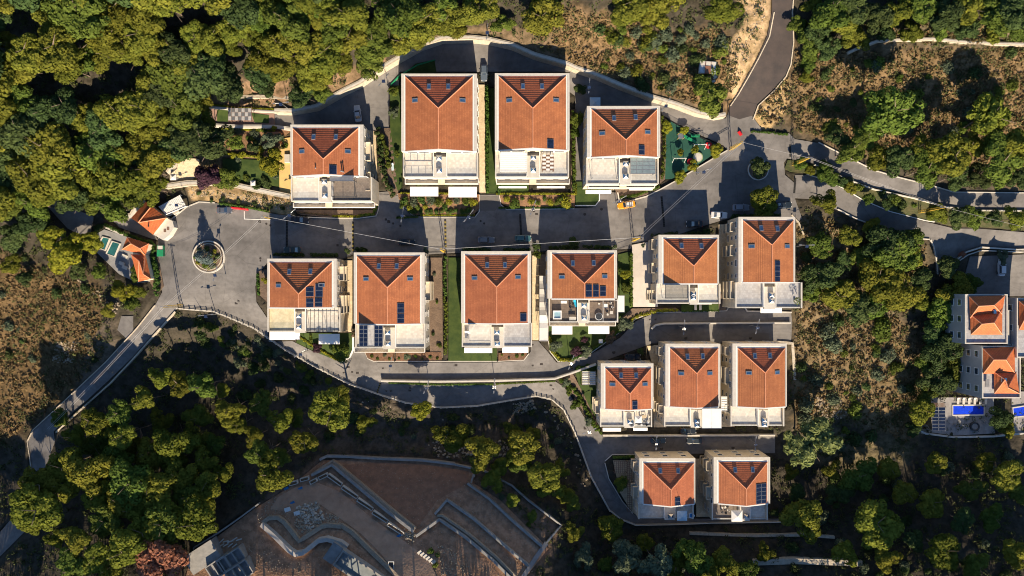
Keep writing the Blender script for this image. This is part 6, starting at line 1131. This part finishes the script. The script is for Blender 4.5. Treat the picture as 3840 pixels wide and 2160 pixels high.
for i, (u, v) in enumerate(sorted([(2400,1068),(2412,1060),(2418,1066),(2406,1074),(2472,1056),(2474,1066)])): chair(u, v, zg1(u, v)+.5, M_CONCD, ORD[i] + ' grey chair on the deck below the blue pool, counted from the left', i, 'grey deck chairs')
hottub(2449, 1072, zg1(2449,1072)+.5, 1.3, 'dark round covered tub on the pool deck', M_DARKM, 12, M_CONCD)
# garden structures
t = Thing('pergola', 'chequered grey pergola on the paved garden terrace', 'pergola', G(603, 288)); t.zf = zg1(603, 288) + .3; checker(574, 272, 632.5, 303, 7, 3, M_METAL, M_TERRG, 2.5, None, 'roof_frame')(t)
t = Thing('pergola', 'white sail pergola on the narrow lawn of the small lower house', 'pergola', G(1481, 951)); z = zg1(1481, 951) + 2.7; x0, x1, y0, y1 = rectz(1463.8, 934.5, 1499, 969, z)
for i in range(3): x = x0 + (x1-x0)*i/2; t.part('beam', MB().box(x-.06, x+.06, y0, y1, z, z+.14), M_BROWN)
for i in range(2):
    for j in range(6):
        a, b = y0 + (y1-y0)*j/6 + .05, y0 + (y1-y0)*(j+1)/6 - .05; xa, xb = x0 + (x1-x0)*i/2 + .07, x0 + (x1-x0)*(i+1)/2 - .07; s = MB(); 
        for k in range(4):
            ta, tb = k/4, (k+1)/4; ha, hb = z - .35*math.sin(math.pi*ta), z - .35*math.sin(math.pi*tb); s.poly([(xa, a+(b-a)*ta, ha), (xb, a+(b-a)*ta, ha), (xb, a+(b-a)*tb, hb), (xa, a+(b-a)*tb, hb)])
        t.part('sail', s, M_AWN)
for x in (x0, x1):
    for y in (y0, y1): t.part('post', MB().box(x-.07, x+.07, y-.07, y+.07, z-2.8, z-.01), M_BROWN)
t = Thing('pergola', 'open grid pergola over the patio left of the bottom pair', 'pergola', G(1572, 1225)); t.zf = zg1(1572, 1225) + .2; gridroof(1578, 1162, 1589, 1286, 2, 22, None, M_BROWN, 2.4, 'roof_grid')(t); gridroof(1545, 1160, 1577, 1190, 6, 6, None, M_BROWN, 2.4, 'roof_grid')(t)
t = Thing('shade_sail', 'row of grey shade sails beside the deck house', 'shade sail', G(1367, 760)); 
for i in range(4):
    z = 1.4; x0, x1, y0, y1 = rectz(1357, 694 + 33*i, 1378, 726 + 33*i, z); s = MB()
    for k in range(5):
        for l in range(5):
            f_ = lambda a, b: (x0 + (x1-x0)*a/5, y0 + (y1-y0)*b/5, z + .5*math.cos(math.pi*(a/5-.5))*0 + .35*abs(b/5-.5)*2)
            s.poly([f_(k,l), f_(k+1,l), f_(k+1,l+1), f_(k,l+1)])
    t.part('sail', s, M_AWN if i == 3 else mat('grey_sail', (.52,.51,.49), (.46,.45,.44), scale=.8))
    for x in (x0, x1): t.part('post', MB().tube((x, y0, z-3.5), (x, y0, z+.3), .05), M_METAL)
t = Thing('pergola', 'white slatted canopy below the grey shade sails', 'pergola', G(1368, 838)); t.zf = -2.0; louvre(1357, 819, 1379, 858, 8, M_AWN, 'y', 2.5)(t)
t = Thing('pergola', 'white slatted canopy between the two right lower row houses', 'pergola', G(1822, 1016)); t.zf = -2.0; louvre(1814, 997, 1829, 1034, 6, M_WHITE, 'x', 2.5)(t)
t = Thing('garden_canopy', 'pale square canopy right of the deck house', 'canopy', G(1562, 765)); t.zf = -1; flatroof(1554, 744, 1571, 785, M_AWN, 1, 2.6)(t)
obox(695, 349, 3.5, 2.6, 0, -.5, 2.4, mat('orange_render', (.55,.22,.10), (.5,.2,.1), scale=1), 'garden_shed', 'small orange shed at the left wall of the upper left house', 'shed')
obox(725, 400, 1.4, 2.2, 0, 0, 1.0, M_CONC, 'garden_swing', 'pale covered swing seat on the yellow patio', 'swing seat')

# playground
z = zg1(1740, 385) + .15
for (u, v, l) in [(1782,366,'red round seat at the top of the playground'),(1737,407,'red round seat at the lower side of the playground')]:
    t = Thing('merry_go_round', l, 'play equipment', W(u, v, z)); p = t.o; t.part('platform', MB().disc(p, .9, z+.1, z+.3, 16), M_RED); t.part('hub', MB().disc(p, .25, z+.301, z+.9, 10), M_METAL)
t = Thing('sandpit', 'round sandpit with a pale rim on the playground', 'sandpit', W(1755, 396, z)); t.part('rim', MB().disc(t.o, 1.35, z, z+.35, 20), mat('sand_rim', (.35,.42,.2), (.3,.35,.2))); t.part('sand', MB().disc(t.o, 1.1, z+.351, z+.37, 20), M_CONC)
t = Thing('slide', 'green slide tower on the playground', 'slide', W(1710, 345, z)); p = t.o; t.part('platform', MB().box(p.x-.8, p.x+.8, p.y-.7, p.y+.7, z+1.2, z+1.35), M_METAL); t.part('chute', MB().hexa([p+Vector(q) for q in ((.8,-.4,1.2),(.8,.4,1.2),(4.2,-1.0,.2),(4.2,-1.8,.2))], [p+Vector(q) for q in ((.8,-.4,1.4),(.8,.4,1.4),(4.2,-1.0,.4),(4.2,-1.8,.4))]), M_GREENP)
for a in (-.7, .7):
    for b in (-.6, .6): t.part('post', MB().tube(p+Vector((a,b,0)), p+Vector((a,b,2.2)), .06), M_YEL)
t = Thing('seesaw', 'green bench-like climbing bar on the playground', 'play equipment', W(1748, 343, z)); p = t.o; t.part('beam', MB().box(p.x-1.2, p.x+1.2, p.y-.35, p.y+.35, z+.5, z+.62), M_GREENP); t.part('support', MB().box(p.x-.1, p.x+.1, p.y-.3, p.y+.3, z, z+.499), M_METAL)
for (u, v, l) in [(1706,402,'white swing frame at the lower left of the playground'),(1757,368,'white swing frame in the middle of the playground')]:
    t = Thing('swing', l, 'swing', W(u, v, z)); p = t.o; t.part('crossbar', MB().tube(p+Vector((-1.6,0,2.3)), p+Vector((1.6,0,2.3)), .07), M_WHITE)
    for a in (-1.6, 1.6):
        for b in (-.8, .8): t.part('leg', MB().tube(p+Vector((a,b,0)), p+Vector((a,0,2.3)), .05), M_WHITE)
    for a in (-.6, .6): t.part('seat', MB().box(p.x+a-.25, p.x+a+.25, p.y-.1, p.y+.1, z+.5, z+.54), M_BLACK); t.part('rope', MB().tube(p+Vector((a,0,.54)), p+Vector((a,0,2.3)), .02, n=4), M_DARKM)

# ---------------------------------------------------------------- vehicles
def car(u, v, ang, col, label, L=4.5, Wd=1.85, Hh=1.5, kind='car', roof=None, rack=False):
    m = mat('paint_' + '_'.join(str(int(c*100)) for c in col), col, tuple(c*.92 for c in col), scale=.5, rough=.28, spec=.6); mr_ = m if roof is None else mat('roof_' + label.split()[0], roof, rough=.35)
    p = G(u, v, .05); t = Thing(kind, label, 'car' if kind != 'pickup_truck' else 'truck', p); M = Matrix.Translation(p) @ Matrix.Rotation(ang, 4, 'Z'); w = Wd/2; l = L/2; bz = Hh * .56
    st = [(-l, w*.72, .45, bz*.86), (-l*.93, w*.92, .3, bz*.98), (-l*.55, w, .25, bz*1.02), (0, w, .25, bz), (l*.45, w, .25, bz*.96), (l*.85, w*.92, .28, bz*.85), (l*.97, w*.78, .34, bz*.74), (l, w*.62, .42, bz*.62)]
    f = MB(); rg = []
    for x, ww, z0, z1 in st:
        s = len(f.v); f.v += [tuple(M @ Vector(q)) for q in ((x,-ww*.9,z0),(x,ww*.9,z0),(x,ww,(z0+z1)*.5),(x,ww*.96,z1*.93),(x,ww*.8,z1),(x,-ww*.8,z1),(x,-ww*.96,z1*.93),(x,-ww,(z0+z1)*.5))]; rg.append(s)
    for a, b in zip(rg, rg[1:]):
        for i in range(8): j = (i+1) % 8; f.f.append((a+i, a+j, b+j, b+i))
    f.f.append(tuple(rg[0]+i for i in range(8))); f.f.append(tuple(rg[-1]+i for i in reversed(range(8))))
    t.part('body', f, m, smooth=False)
    xb, xf = (-l*.80, l*.36) if kind == 'suv' else (-l*.66, l*.36); rb, rf = (-l*.70, l*.10) if kind == 'suv' else (-l*.40, l*.06); B = [(xb,-w*.82,bz*.97),(xf,-w*.82,bz*.95),(xf,w*.82,bz*.95),(xb,w*.82,bz*.97)]; Tt = [(rb,-w*.66,Hh-.05),(rf,-w*.66,Hh-.05),(rf,w*.66,Hh-.05),(rb,w*.66,Hh-.05)]
    q = lambda s_: M @ Vector(s_); gl = MB().hexa([q(s_) for s_ in B], [q(s_) for s_ in Tt]); cb = t.part('cabin', gl, m)
    def pane(i, j, nm):
        a, b, c, d = Vector(B[i]), Vector(B[j]), Vector(Tt[j]), Vector(Tt[i]); n_ = (b-a).cross(d-a).normalized()*.02; cen = (a+b+c+d)/4; k = .88; pts = [cen + (s_-cen)*k + n_ for s_ in (a, b, c, d)]
        t.part(nm, MB().hexa([q(s_ - n_*1.5) for s_ in pts], [q(s_) for s_ in pts]), M_GLASS, cb)
    pane(1, 2, 'windscreen'); pane(3, 0, 'rear_window'); pane(0, 1, 'side_window'); pane(2, 3, 'side_window')
    t.part('roof', MB().hexa([q((a*.99, b*.98, Hh-.049)) for a, b, c in Tt], [q((a*.95, b*.92, Hh)) for a, b, c in Tt]), mr_)
    for a in (-l*.62, l*.62):
        for b in (-1, 1): wh = t.part('wheel', MB().tube(q((a, b*(w-.2), .33)), q((a, b*(w+.01), .33)), .33, n=14), M_BLACK); t.part('rim', MB().tube(q((a, b*(w+.011), .33)), q((a, b*(w+.02), .33)), .2, n=10), M_METAL, wh)
    for b in (-1, 1):
        t.part('headlight', MB().mbox(M @ Matrix.Translation((l*.95, b*w*.62, bz*.72)), .07, .16, -.06, .06), M_WHITE); t.part('tail_light', MB().mbox(M @ Matrix.Translation((-l*.975, b*w*.68, bz*.80)), .05, .14, -.07, .07), M_RED); t.part('mirror', MB().mbox(M @ Matrix.Translation((l*.28, b*(w+.1), bz)), .07, .1, -.05, .1), m)
    if rack:
        rk = MB()
        for a in (rb*.8, rb*.4, 0, rf*.6): rk.tube(q((a, -w*.6, Hh+.1)), q((a, w*.6, Hh+.1)), .04, n=4)
        for b in (-w*.6, w*.6): rk.tube(q((rb*.9, b, Hh+.1)), q((rf*.8, b, Hh+.1)), .04, n=4)
        t.part('roof_rack', rk, M_DARKM); t.part('spare_wheel', MB().tube(q((-l-.02, 0, .9)), q((-l-.2, 0, .9)), .36, n=14), M_BLACK)
P2 = math.pi / 2
car(901, 287, -P2 + math.pi + .12, (.55,.57,.60), 'silver saloon with a dark sunroof on the upper road')
car(1217.8, 185, -P2, (.10,.13,.17), 'dark blue-grey off-roader parked between the twin houses', kind='suv', Hh=1.8)
car(567, 529, 0, (.10,.11,.14), 'dark grey sports car beside the red barrier', L=4.2, Hh=1.25)
car(756, 554, 0, (.02,.02,.025), 'black car parked under the upper left house', L=4.8); car(737, 629, math.pi, (.03,.05,.05), 'dark convertible-like car behind the roundabout house', L=4.7)
car(1025, 610, 0, (.012,.016,.02), 'black estate car parked on the main street', kind='suv', Hh=1.7); car(1223.5, 604, 0, (.12,.15,.19), 'blue-grey estate car, left of two near the middle house', kind='suv', Hh=1.7)
car(1315.5, 600, 0, (.05,.13,.15), 'teal four-wheel drive car, right of two near the middle house', kind='suv', Hh=1.8)
car(1574, 516.5, math.pi + .16, (.75,.33,.015), 'yellow off-roader with a white roof and rack', kind='suv', Hh=1.85, roof=(.75,.74,.72), rack=True, L=4.8)
car(1745, 564, math.pi, (.02,.025,.03), 'dark car parked at the left of the junction'); car(1807.5, 541.5, -.05, (.72,.72,.71), 'white saloon on the junction'); car(1862, 523, 0, (.25,.27,.31), 'silver off-roader half under the pine', kind='suv', Hh=1.7); car(1969, 517, .1, (.02,.03,.04), 'dark car right of the big pine')
car(1590.5, 897.5, 0, (.012,.012,.014), 'black off-roader in the shade of the lower lane', kind='suv', Hh=1.75); car(1730.5, 1082.5, 0, (.02,.025,.03), 'dark car on the upper of the two bottom lanes'); car(1654, 1107, 0, (.03,.05,.07), 'dark car beside the lamp, left of two on the bottom lane'); car(1745.5, 1107, math.pi, (.03,.04,.05), 'dark car, right of two on the bottom lane')
car(2514.5, 672, P2, (.62,.64,.67), 'white van-like car in the right edge car park', kind='suv', Hh=1.8, L=5)
def skip(u, v, ang, m, label, L=3, Wd=1.7, Hh=1.3, name='dumpster', cat='dumpster', lid=None):
    p = G(u, v, .05); M = Matrix.Translation(p) @ Matrix.Rotation(ang, 4, 'Z'); t = Thing(name, label, cat, p); t.part('bin', MB().hexa([M @ Vector(q) for q in ((-L*.42,-Wd*.42,.15),(L*.42,-Wd*.42,.15),(L*.42,Wd*.42,.15),(-L*.42,Wd*.42,.15))], [M @ Vector(q) for q in ((-L/2,-Wd/2,Hh),(L/2,-Wd/2,Hh),(L/2,Wd/2,Hh),(-L/2,Wd/2,Hh))]), m); t.part('lid', MB().mbox(M @ Matrix.Translation((-L*.2,0,0)), L*.3, Wd*.5, Hh+.001, Hh+.12), lid or m); t.part('contents', MB().mbox(M @ Matrix.Translation((L*.3,0,0)), L*.17, Wd*.4, Hh-.2, Hh+.04), M_CONC)
    for a in (-1, 1):
        for b in (-1, 1): t.part('wheel', MB().tube(M @ Vector((a*L*.35, b*Wd*.35-.05, .12)), M @ Vector((a*L*.35, b*Wd*.35+.05, .12)), .12, n=8), M_BLACK)
skip(409, 632, P2, M_GREENP, 'green dumpster at the left edge of the roundabout plaza')
for i, (u, v, c, l) in enumerate([(1763,173,(.60,.60,.60),'white rusty-ended site container, left of three'),(1777,174,(.30,.14,.09),'rust-red site container, middle of three'),(1789,175,(.50,.58,.62),'pale blue-white site container, right of three'),(1785,200,(.20,.12,.09),'brown scrap container below the three'),(1780,210,(.34,.12,.08),'red scrap container lowest on the slope')]):
    skip(u, v, P2 - .1 if i < 3 else .4, mat('container_%d' % i, c, tuple(x*.6 for x in c), scale=1.2), l, 3.2, 1.5, 1.5, 'container', 'container')
for (u, v, a, L, l) in [(605,524.5,-.1,4.6,'red and white plastic barrier beside the grey sports car'),(1861,336,-.9,1.3,'red plastic barrier at the junction')]:
    p = G(u, v, .05); M = Matrix.Translation(p) @ Matrix.Rotation(a, 4, 'Z'); t = Thing('road_barrier', l, 'barrier', p); n = 3
    for i in range(n): t.part('segment', MB().hexa([M @ Vector(q) for q in ((-L/2+L*i/n,-.35,0),(-L/2+L*(i+.96)/n,-.35,0),(-L/2+L*(i+.96)/n,.35,0),(-L/2+L*i/n,.35,0))], [M @ Vector(q) for q in ((-L/2+L*i/n,-.14,.85),(-L/2+L*(i+.96)/n,-.14,.85),(-L/2+L*(i+.96)/n,.14,.85),(-L/2+L*i/n,.14,.85))]), M_RED)
sheet('painted_line', [(613.6,531),(615,531),(615.4,550),(681,552),(681,553.6),(613.9,551.6)], M_WHITE, .11, cut=False)
# speed bumps: rubber segments, some black and yellow
def bump(u0, v0, u1, v1, label, yel=True, n=14):
    A, B = G(u0, v0, .06), G(u1, v1, .06); d = B - A; L = d.length; d.normalize(); s = Vector((-d.y, d.x, 0)); t = Thing('speed_bump', label, 'speed bump', A)
    for i in range(n):
        a, b = A + d*L*(i/n), A + d*L*((i+.9)/n); up = Vector((0,0,.07)); t.part('segment', MB().hexa([a - s*.28, b - s*.28, b + s*.28, a + s*.28], [a - s*.2 + up, b - s*.2 + up, b + s*.2 + up, a + s*.2 + up]), M_DULLY if (yel and i % 2) else M_BLACK)
bump(721.5,552,721.5,621,'worn dark speed bump near the roundabout end of the main street',False,18); bump(887.8,558,888.5,632,'black and yellow speed bump below the upper left house driveway'); bump(1120,552,1121,622,'black and yellow speed bump beside the lit strip in mid street'); bump(1308.5,539,1311,592,'dark speed bump in front of the teal car',False,16); bump(1664,494,1671,571,'dark diagonal speed bump before the junction',False,18); bump(1987.5,364,1988.5,395,'small speed bump at the mouth of the upper forest road',False,9); bump(2001,448,1998,486,'small speed bump at the mouth of the lower forest road',False,10); bump(1433,912,1440,928,'short black and yellow speed bump on the narrow lane',True,7); bump(957,963,947,991,'slanted yellow speed bump at the end of the cream wall',True,10)
for i, (u, v, r, sq) in enumerate([(970.5,552,3,1),(978,557,4,1),(989,562,3,0),(1007,568,3,0),(849,617,3,1),(1209,556,3,0),(1218,562,3,0),(670,546,3,1),(653,557,4,1),(670,563,3,0),(680,567,3,0),(1513,526,4,0),(1471,539,4,0),(1343,531,3,1),(1350,537,4,1),(864.5,937,3,0),(876,922,4,1),(886,935,3,1),(899,937,4,1),(963,926,3,0),(1147,918,4,1),(1032,975,3,1),(1031,981,4,1),(972,983,3,0),(983,983,3,0),(1634.5,803,3,0),(1649,803,3,0),(1544,886,5,0),(1725,850,5,0),(1888,849,5,0),(1340,867,3,0),(1340,919,3,0),(1362,915,4,1),(1392,978,3,0),(1386,968,4,1),(1472,1077,4,1),(1664,1128,5,0),(1844,1126,5,0),(594,762,4,1),(600,756,3,1),(655,650,3,0),(655,656,2,1)]):
    p = G(u, v, .075); R0 = r * .1; mb = MB().box(p.x-R0, p.x+R0, p.y-R0, p.y+R0, p.z-.05, p.z+.012) if sq else MB().disc(p, R0, p.z-.05, p.z+.012, 12)
    solo('manhole_cover', mb, mat('cast_iron', (.06,.052,.048), (.045,.04,.038), scale=4), where(u, v, 1, 'square' if sq else 'round', 'road cover'), 'manhole cover', ('square' if sq else 'round') + ' covers in the road')

# ---------------------------------------------------------------- lamps, poles, wires
def lamp(bu, bv, ang, label, h=6.5, heads=2, arm=1.5):
    p = G(bu, bv); t = Thing('street_lamp', label, 'street lamp', p); top = p + Vector((0, 0, h)); d = Vector((math.cos(ang), math.sin(ang), 0))
    t.part('pole', MB().tube(p - Vector((0,0,.4)), top, .10, .06, 8), M_METAL)
    for s in ((-1, 1) if heads == 2 else (1,)):
        e = top + d*s*arm + Vector((0,0,.25)); a = t.part('arm', MB().tube(top, e, .05), M_METAL); s_ = Vector((-d.y, d.x, 0)); t.part('lamp_head', MB().hexa([e - d*s*.1 - s_*.16, e + d*s*.6 - s_*.12, e + d*s*.6 + s_*.12, e - d*s*.1 + s_*.16], [e - d*s*.1 - s_*.13 + Vector((0,0,.14)), e + d*s*.55 - s_*.1 + Vector((0,0,.1)), e + d*s*.55 + s_*.1 + Vector((0,0,.1)), e - d*s*.1 + s_*.13 + Vector((0,0,.14))]), M_METAL, a)
    c = top + Vector((0, -.35, .35)); t.part('solar_panel', MB().hexa([c + Vector(q) for q in ((-.42,-.4,-.2),(.42,-.4,-.2),(.42,.3,.2),(-.42,.3,.2))], [c + Vector(q) for q in ((-.42,-.42,-.16),(.42,-.42,-.16),(.42,.28,.24),(-.42,.28,.24))]), M_SOL)
LP = [(977,220,.9,'double lamp at the corner of the arched road and the narrow garden'),(728,276,.1,'lamp behind the chequered pergola path'),(1228,103,1.5,'lamp on the top bend of the arched road'),(1475,235,1.5,'lamp on the road right of the right twin house'),(1661,280,1.0,'lamp at the upper right corner of the playground house'),(748,545,.7,'lamp at the left end of the main street'),(1183,549,.9,'lamp below the left twin driveway'),(1022,546,1.4,'lamp at the driveway mouth left of the left twin bed'),(1549,510,.5,'lamp beside the yellow off-roader'),(1753,440,.3,'lamp at the bend below the playground'),(1339,530,1.2,'lamp below the right twin front bed'),(1706,820,1.5,'lamp on the wall between lanes, left'),(1884,818,1.3,'lamp on the wall between lanes, right'),(775,882,.6,'lamp on the lane below the roundabout house'),(993,910,1.4,'lamp at the mulch bed of the solar pergola house'),(1245,962,1.5,'lamp on the cream wall below the lawn'),(1080,964,1.2,'lamp on the cream wall, left part'),(1639,1100,1.5,'lamp on the wall between the bottom lanes, left'),(1880,1102,1.5,'lamp on the wall between the bottom lanes, right'),(1476,1072,.4,'lamp at the bend beside the small lower house'),(545,790,.1,'lamp on the railing below the roundabout'),(2003,620,0,'single lamp on the path right of the pine house'),(568,690,1.3,'lamp beside the large roundabout'),(475,520,.2,'lamp by the white carport'),(1432,905,1.2,'lamp at the tip of the deck house garden')]
for u, v, a, l in LP: lamp(u, v, a, l)
LBASE = {}
def lattice(bu, bv, h, label, key, r=.34, xarm=True):
    p = G(bu, bv); t = Thing('utility_pole', label, 'utility pole', p); f = MB(); r1 = r*.55
    c = [(-1,-1),(1,-1),(1,1),(-1,1)]
    for a, b in c: t.part('leg', MB().tube(p + Vector((a*r,b*r,-.4)), p + Vector((a*r1,b*r1,h)), .06, n=4), M_YEL)
    n = int(h / .8)
    for i in range(n):
        k0, k1 = i/n, (i+1)/n; q0, q1 = r + (r1-r)*k0, r + (r1-r)*k1
        for j in range(4):
            a, b = c[j], c[(j+1) % 4]; f.tube(p + Vector((a[0]*q0,a[1]*q0,h*k0)), p + Vector((b[0]*q1,b[1]*q1,h*k1)), .035, n=3)
    t.part('bracing', f, M_YEL)
    if xarm: t.part('crossarm', MB().box(p.x-1, p.x+1, p.y-.07, p.y+.07, p.z+h-.3, p.z+h-.15), M_METAL)
    LBASE[key] = p + Vector((0, 0, h - .1))
lattice(1118,632,10,'yellow lattice utility pole at the head of the lawn strip','a'); lattice(1592,604,10,'yellow lattice utility pole at the courtyard corner','b'); lattice(1838,375,9,'grey lattice pole with crossarms at the playground corner','c'); lattice(1995,414,10,'yellow lattice pole on the strip at the junction','d'); lattice(2312,533,11,'yellow lattice pole on the strip farther right','e'); lattice(458,769,10,'rusty lattice pole at the roundabout exit','f'); lattice(681,549,5,'yellow post at the left end of the main street','g', .22)
LBASE['h'] = G(120, 1080, 8); LBASE['i'] = G(2660, 590, 10)
def wire(a, b, label, off=0.0, sag=.6, r=.03, m=None):
    A, B = LBASE[a] + Vector((off, 0, 0)), LBASE[b] + Vector((off, 0, 0)); mb = MB(); n = 12; P = [A.lerp(B, i/n) - Vector((0, 0, sag*4*(i/n)*(1-i/n))) for i in range(n+1)]
    for p, q in zip(P, P[1:]): mb.tube(p, q, r, n=4)
    o = solo('overhead_wire', mb, m or mat('pale_cable', (.55,.55,.55), (.5,.5,.5)), label, 'overhead wire')
wire('g','a','pale cable over the left half of the main street', 0, .5, .045); wire('a','b','pale cable over the right half of the main street', 0, .6, .045); wire('b','c','left cable of the pair crossing the junction', -.35, .5, .022); wire('b','c','right cable of the pair crossing the junction', .35, .5, .022)
wire('c','d','thin cable from the playground to the forest road', 0, .4, .02); wire('d','e','upper cable along the strip between forest roads', -.4, .5, .02); wire('d','e','lower cable along the strip between forest roads', .5, .6, .02); wire('e','i','cable leaving over the right edge', 0, .6, .02); wire('f','g','upper cable over the roundabout', -.3, .6, .022); wire('f','g','lower cable over the roundabout', .3, .7, .022); wire('f','h','left cable down the narrow lane', -.3, .8, .022); wire('f','h','right cable down the narrow lane', .3, .9, .022)
for k in ('c',):
    p = LBASE[k]; t = Thing('wire_rack', 'grey ladder-like cable rack leaning at the playground corner', 'cable rack', p + Vector((0,0,-4))); 
    for i in range(7): t.part('rung', MB().tube(p + Vector((-4+i*.6, -3.4+i*.45, -5)), p + Vector((-3.5+i*.6, -3.8+i*.45, -5)), .05, n=4), M_METAL)
    for s in (0, 1): t.part('side_rail', MB().tube(p + Vector((-4+.5*s, -3.4-.4*s, -5)), p + Vector((-.4+.5*s, -.7-.4*s, -5)), .06, n=4), M_METAL)
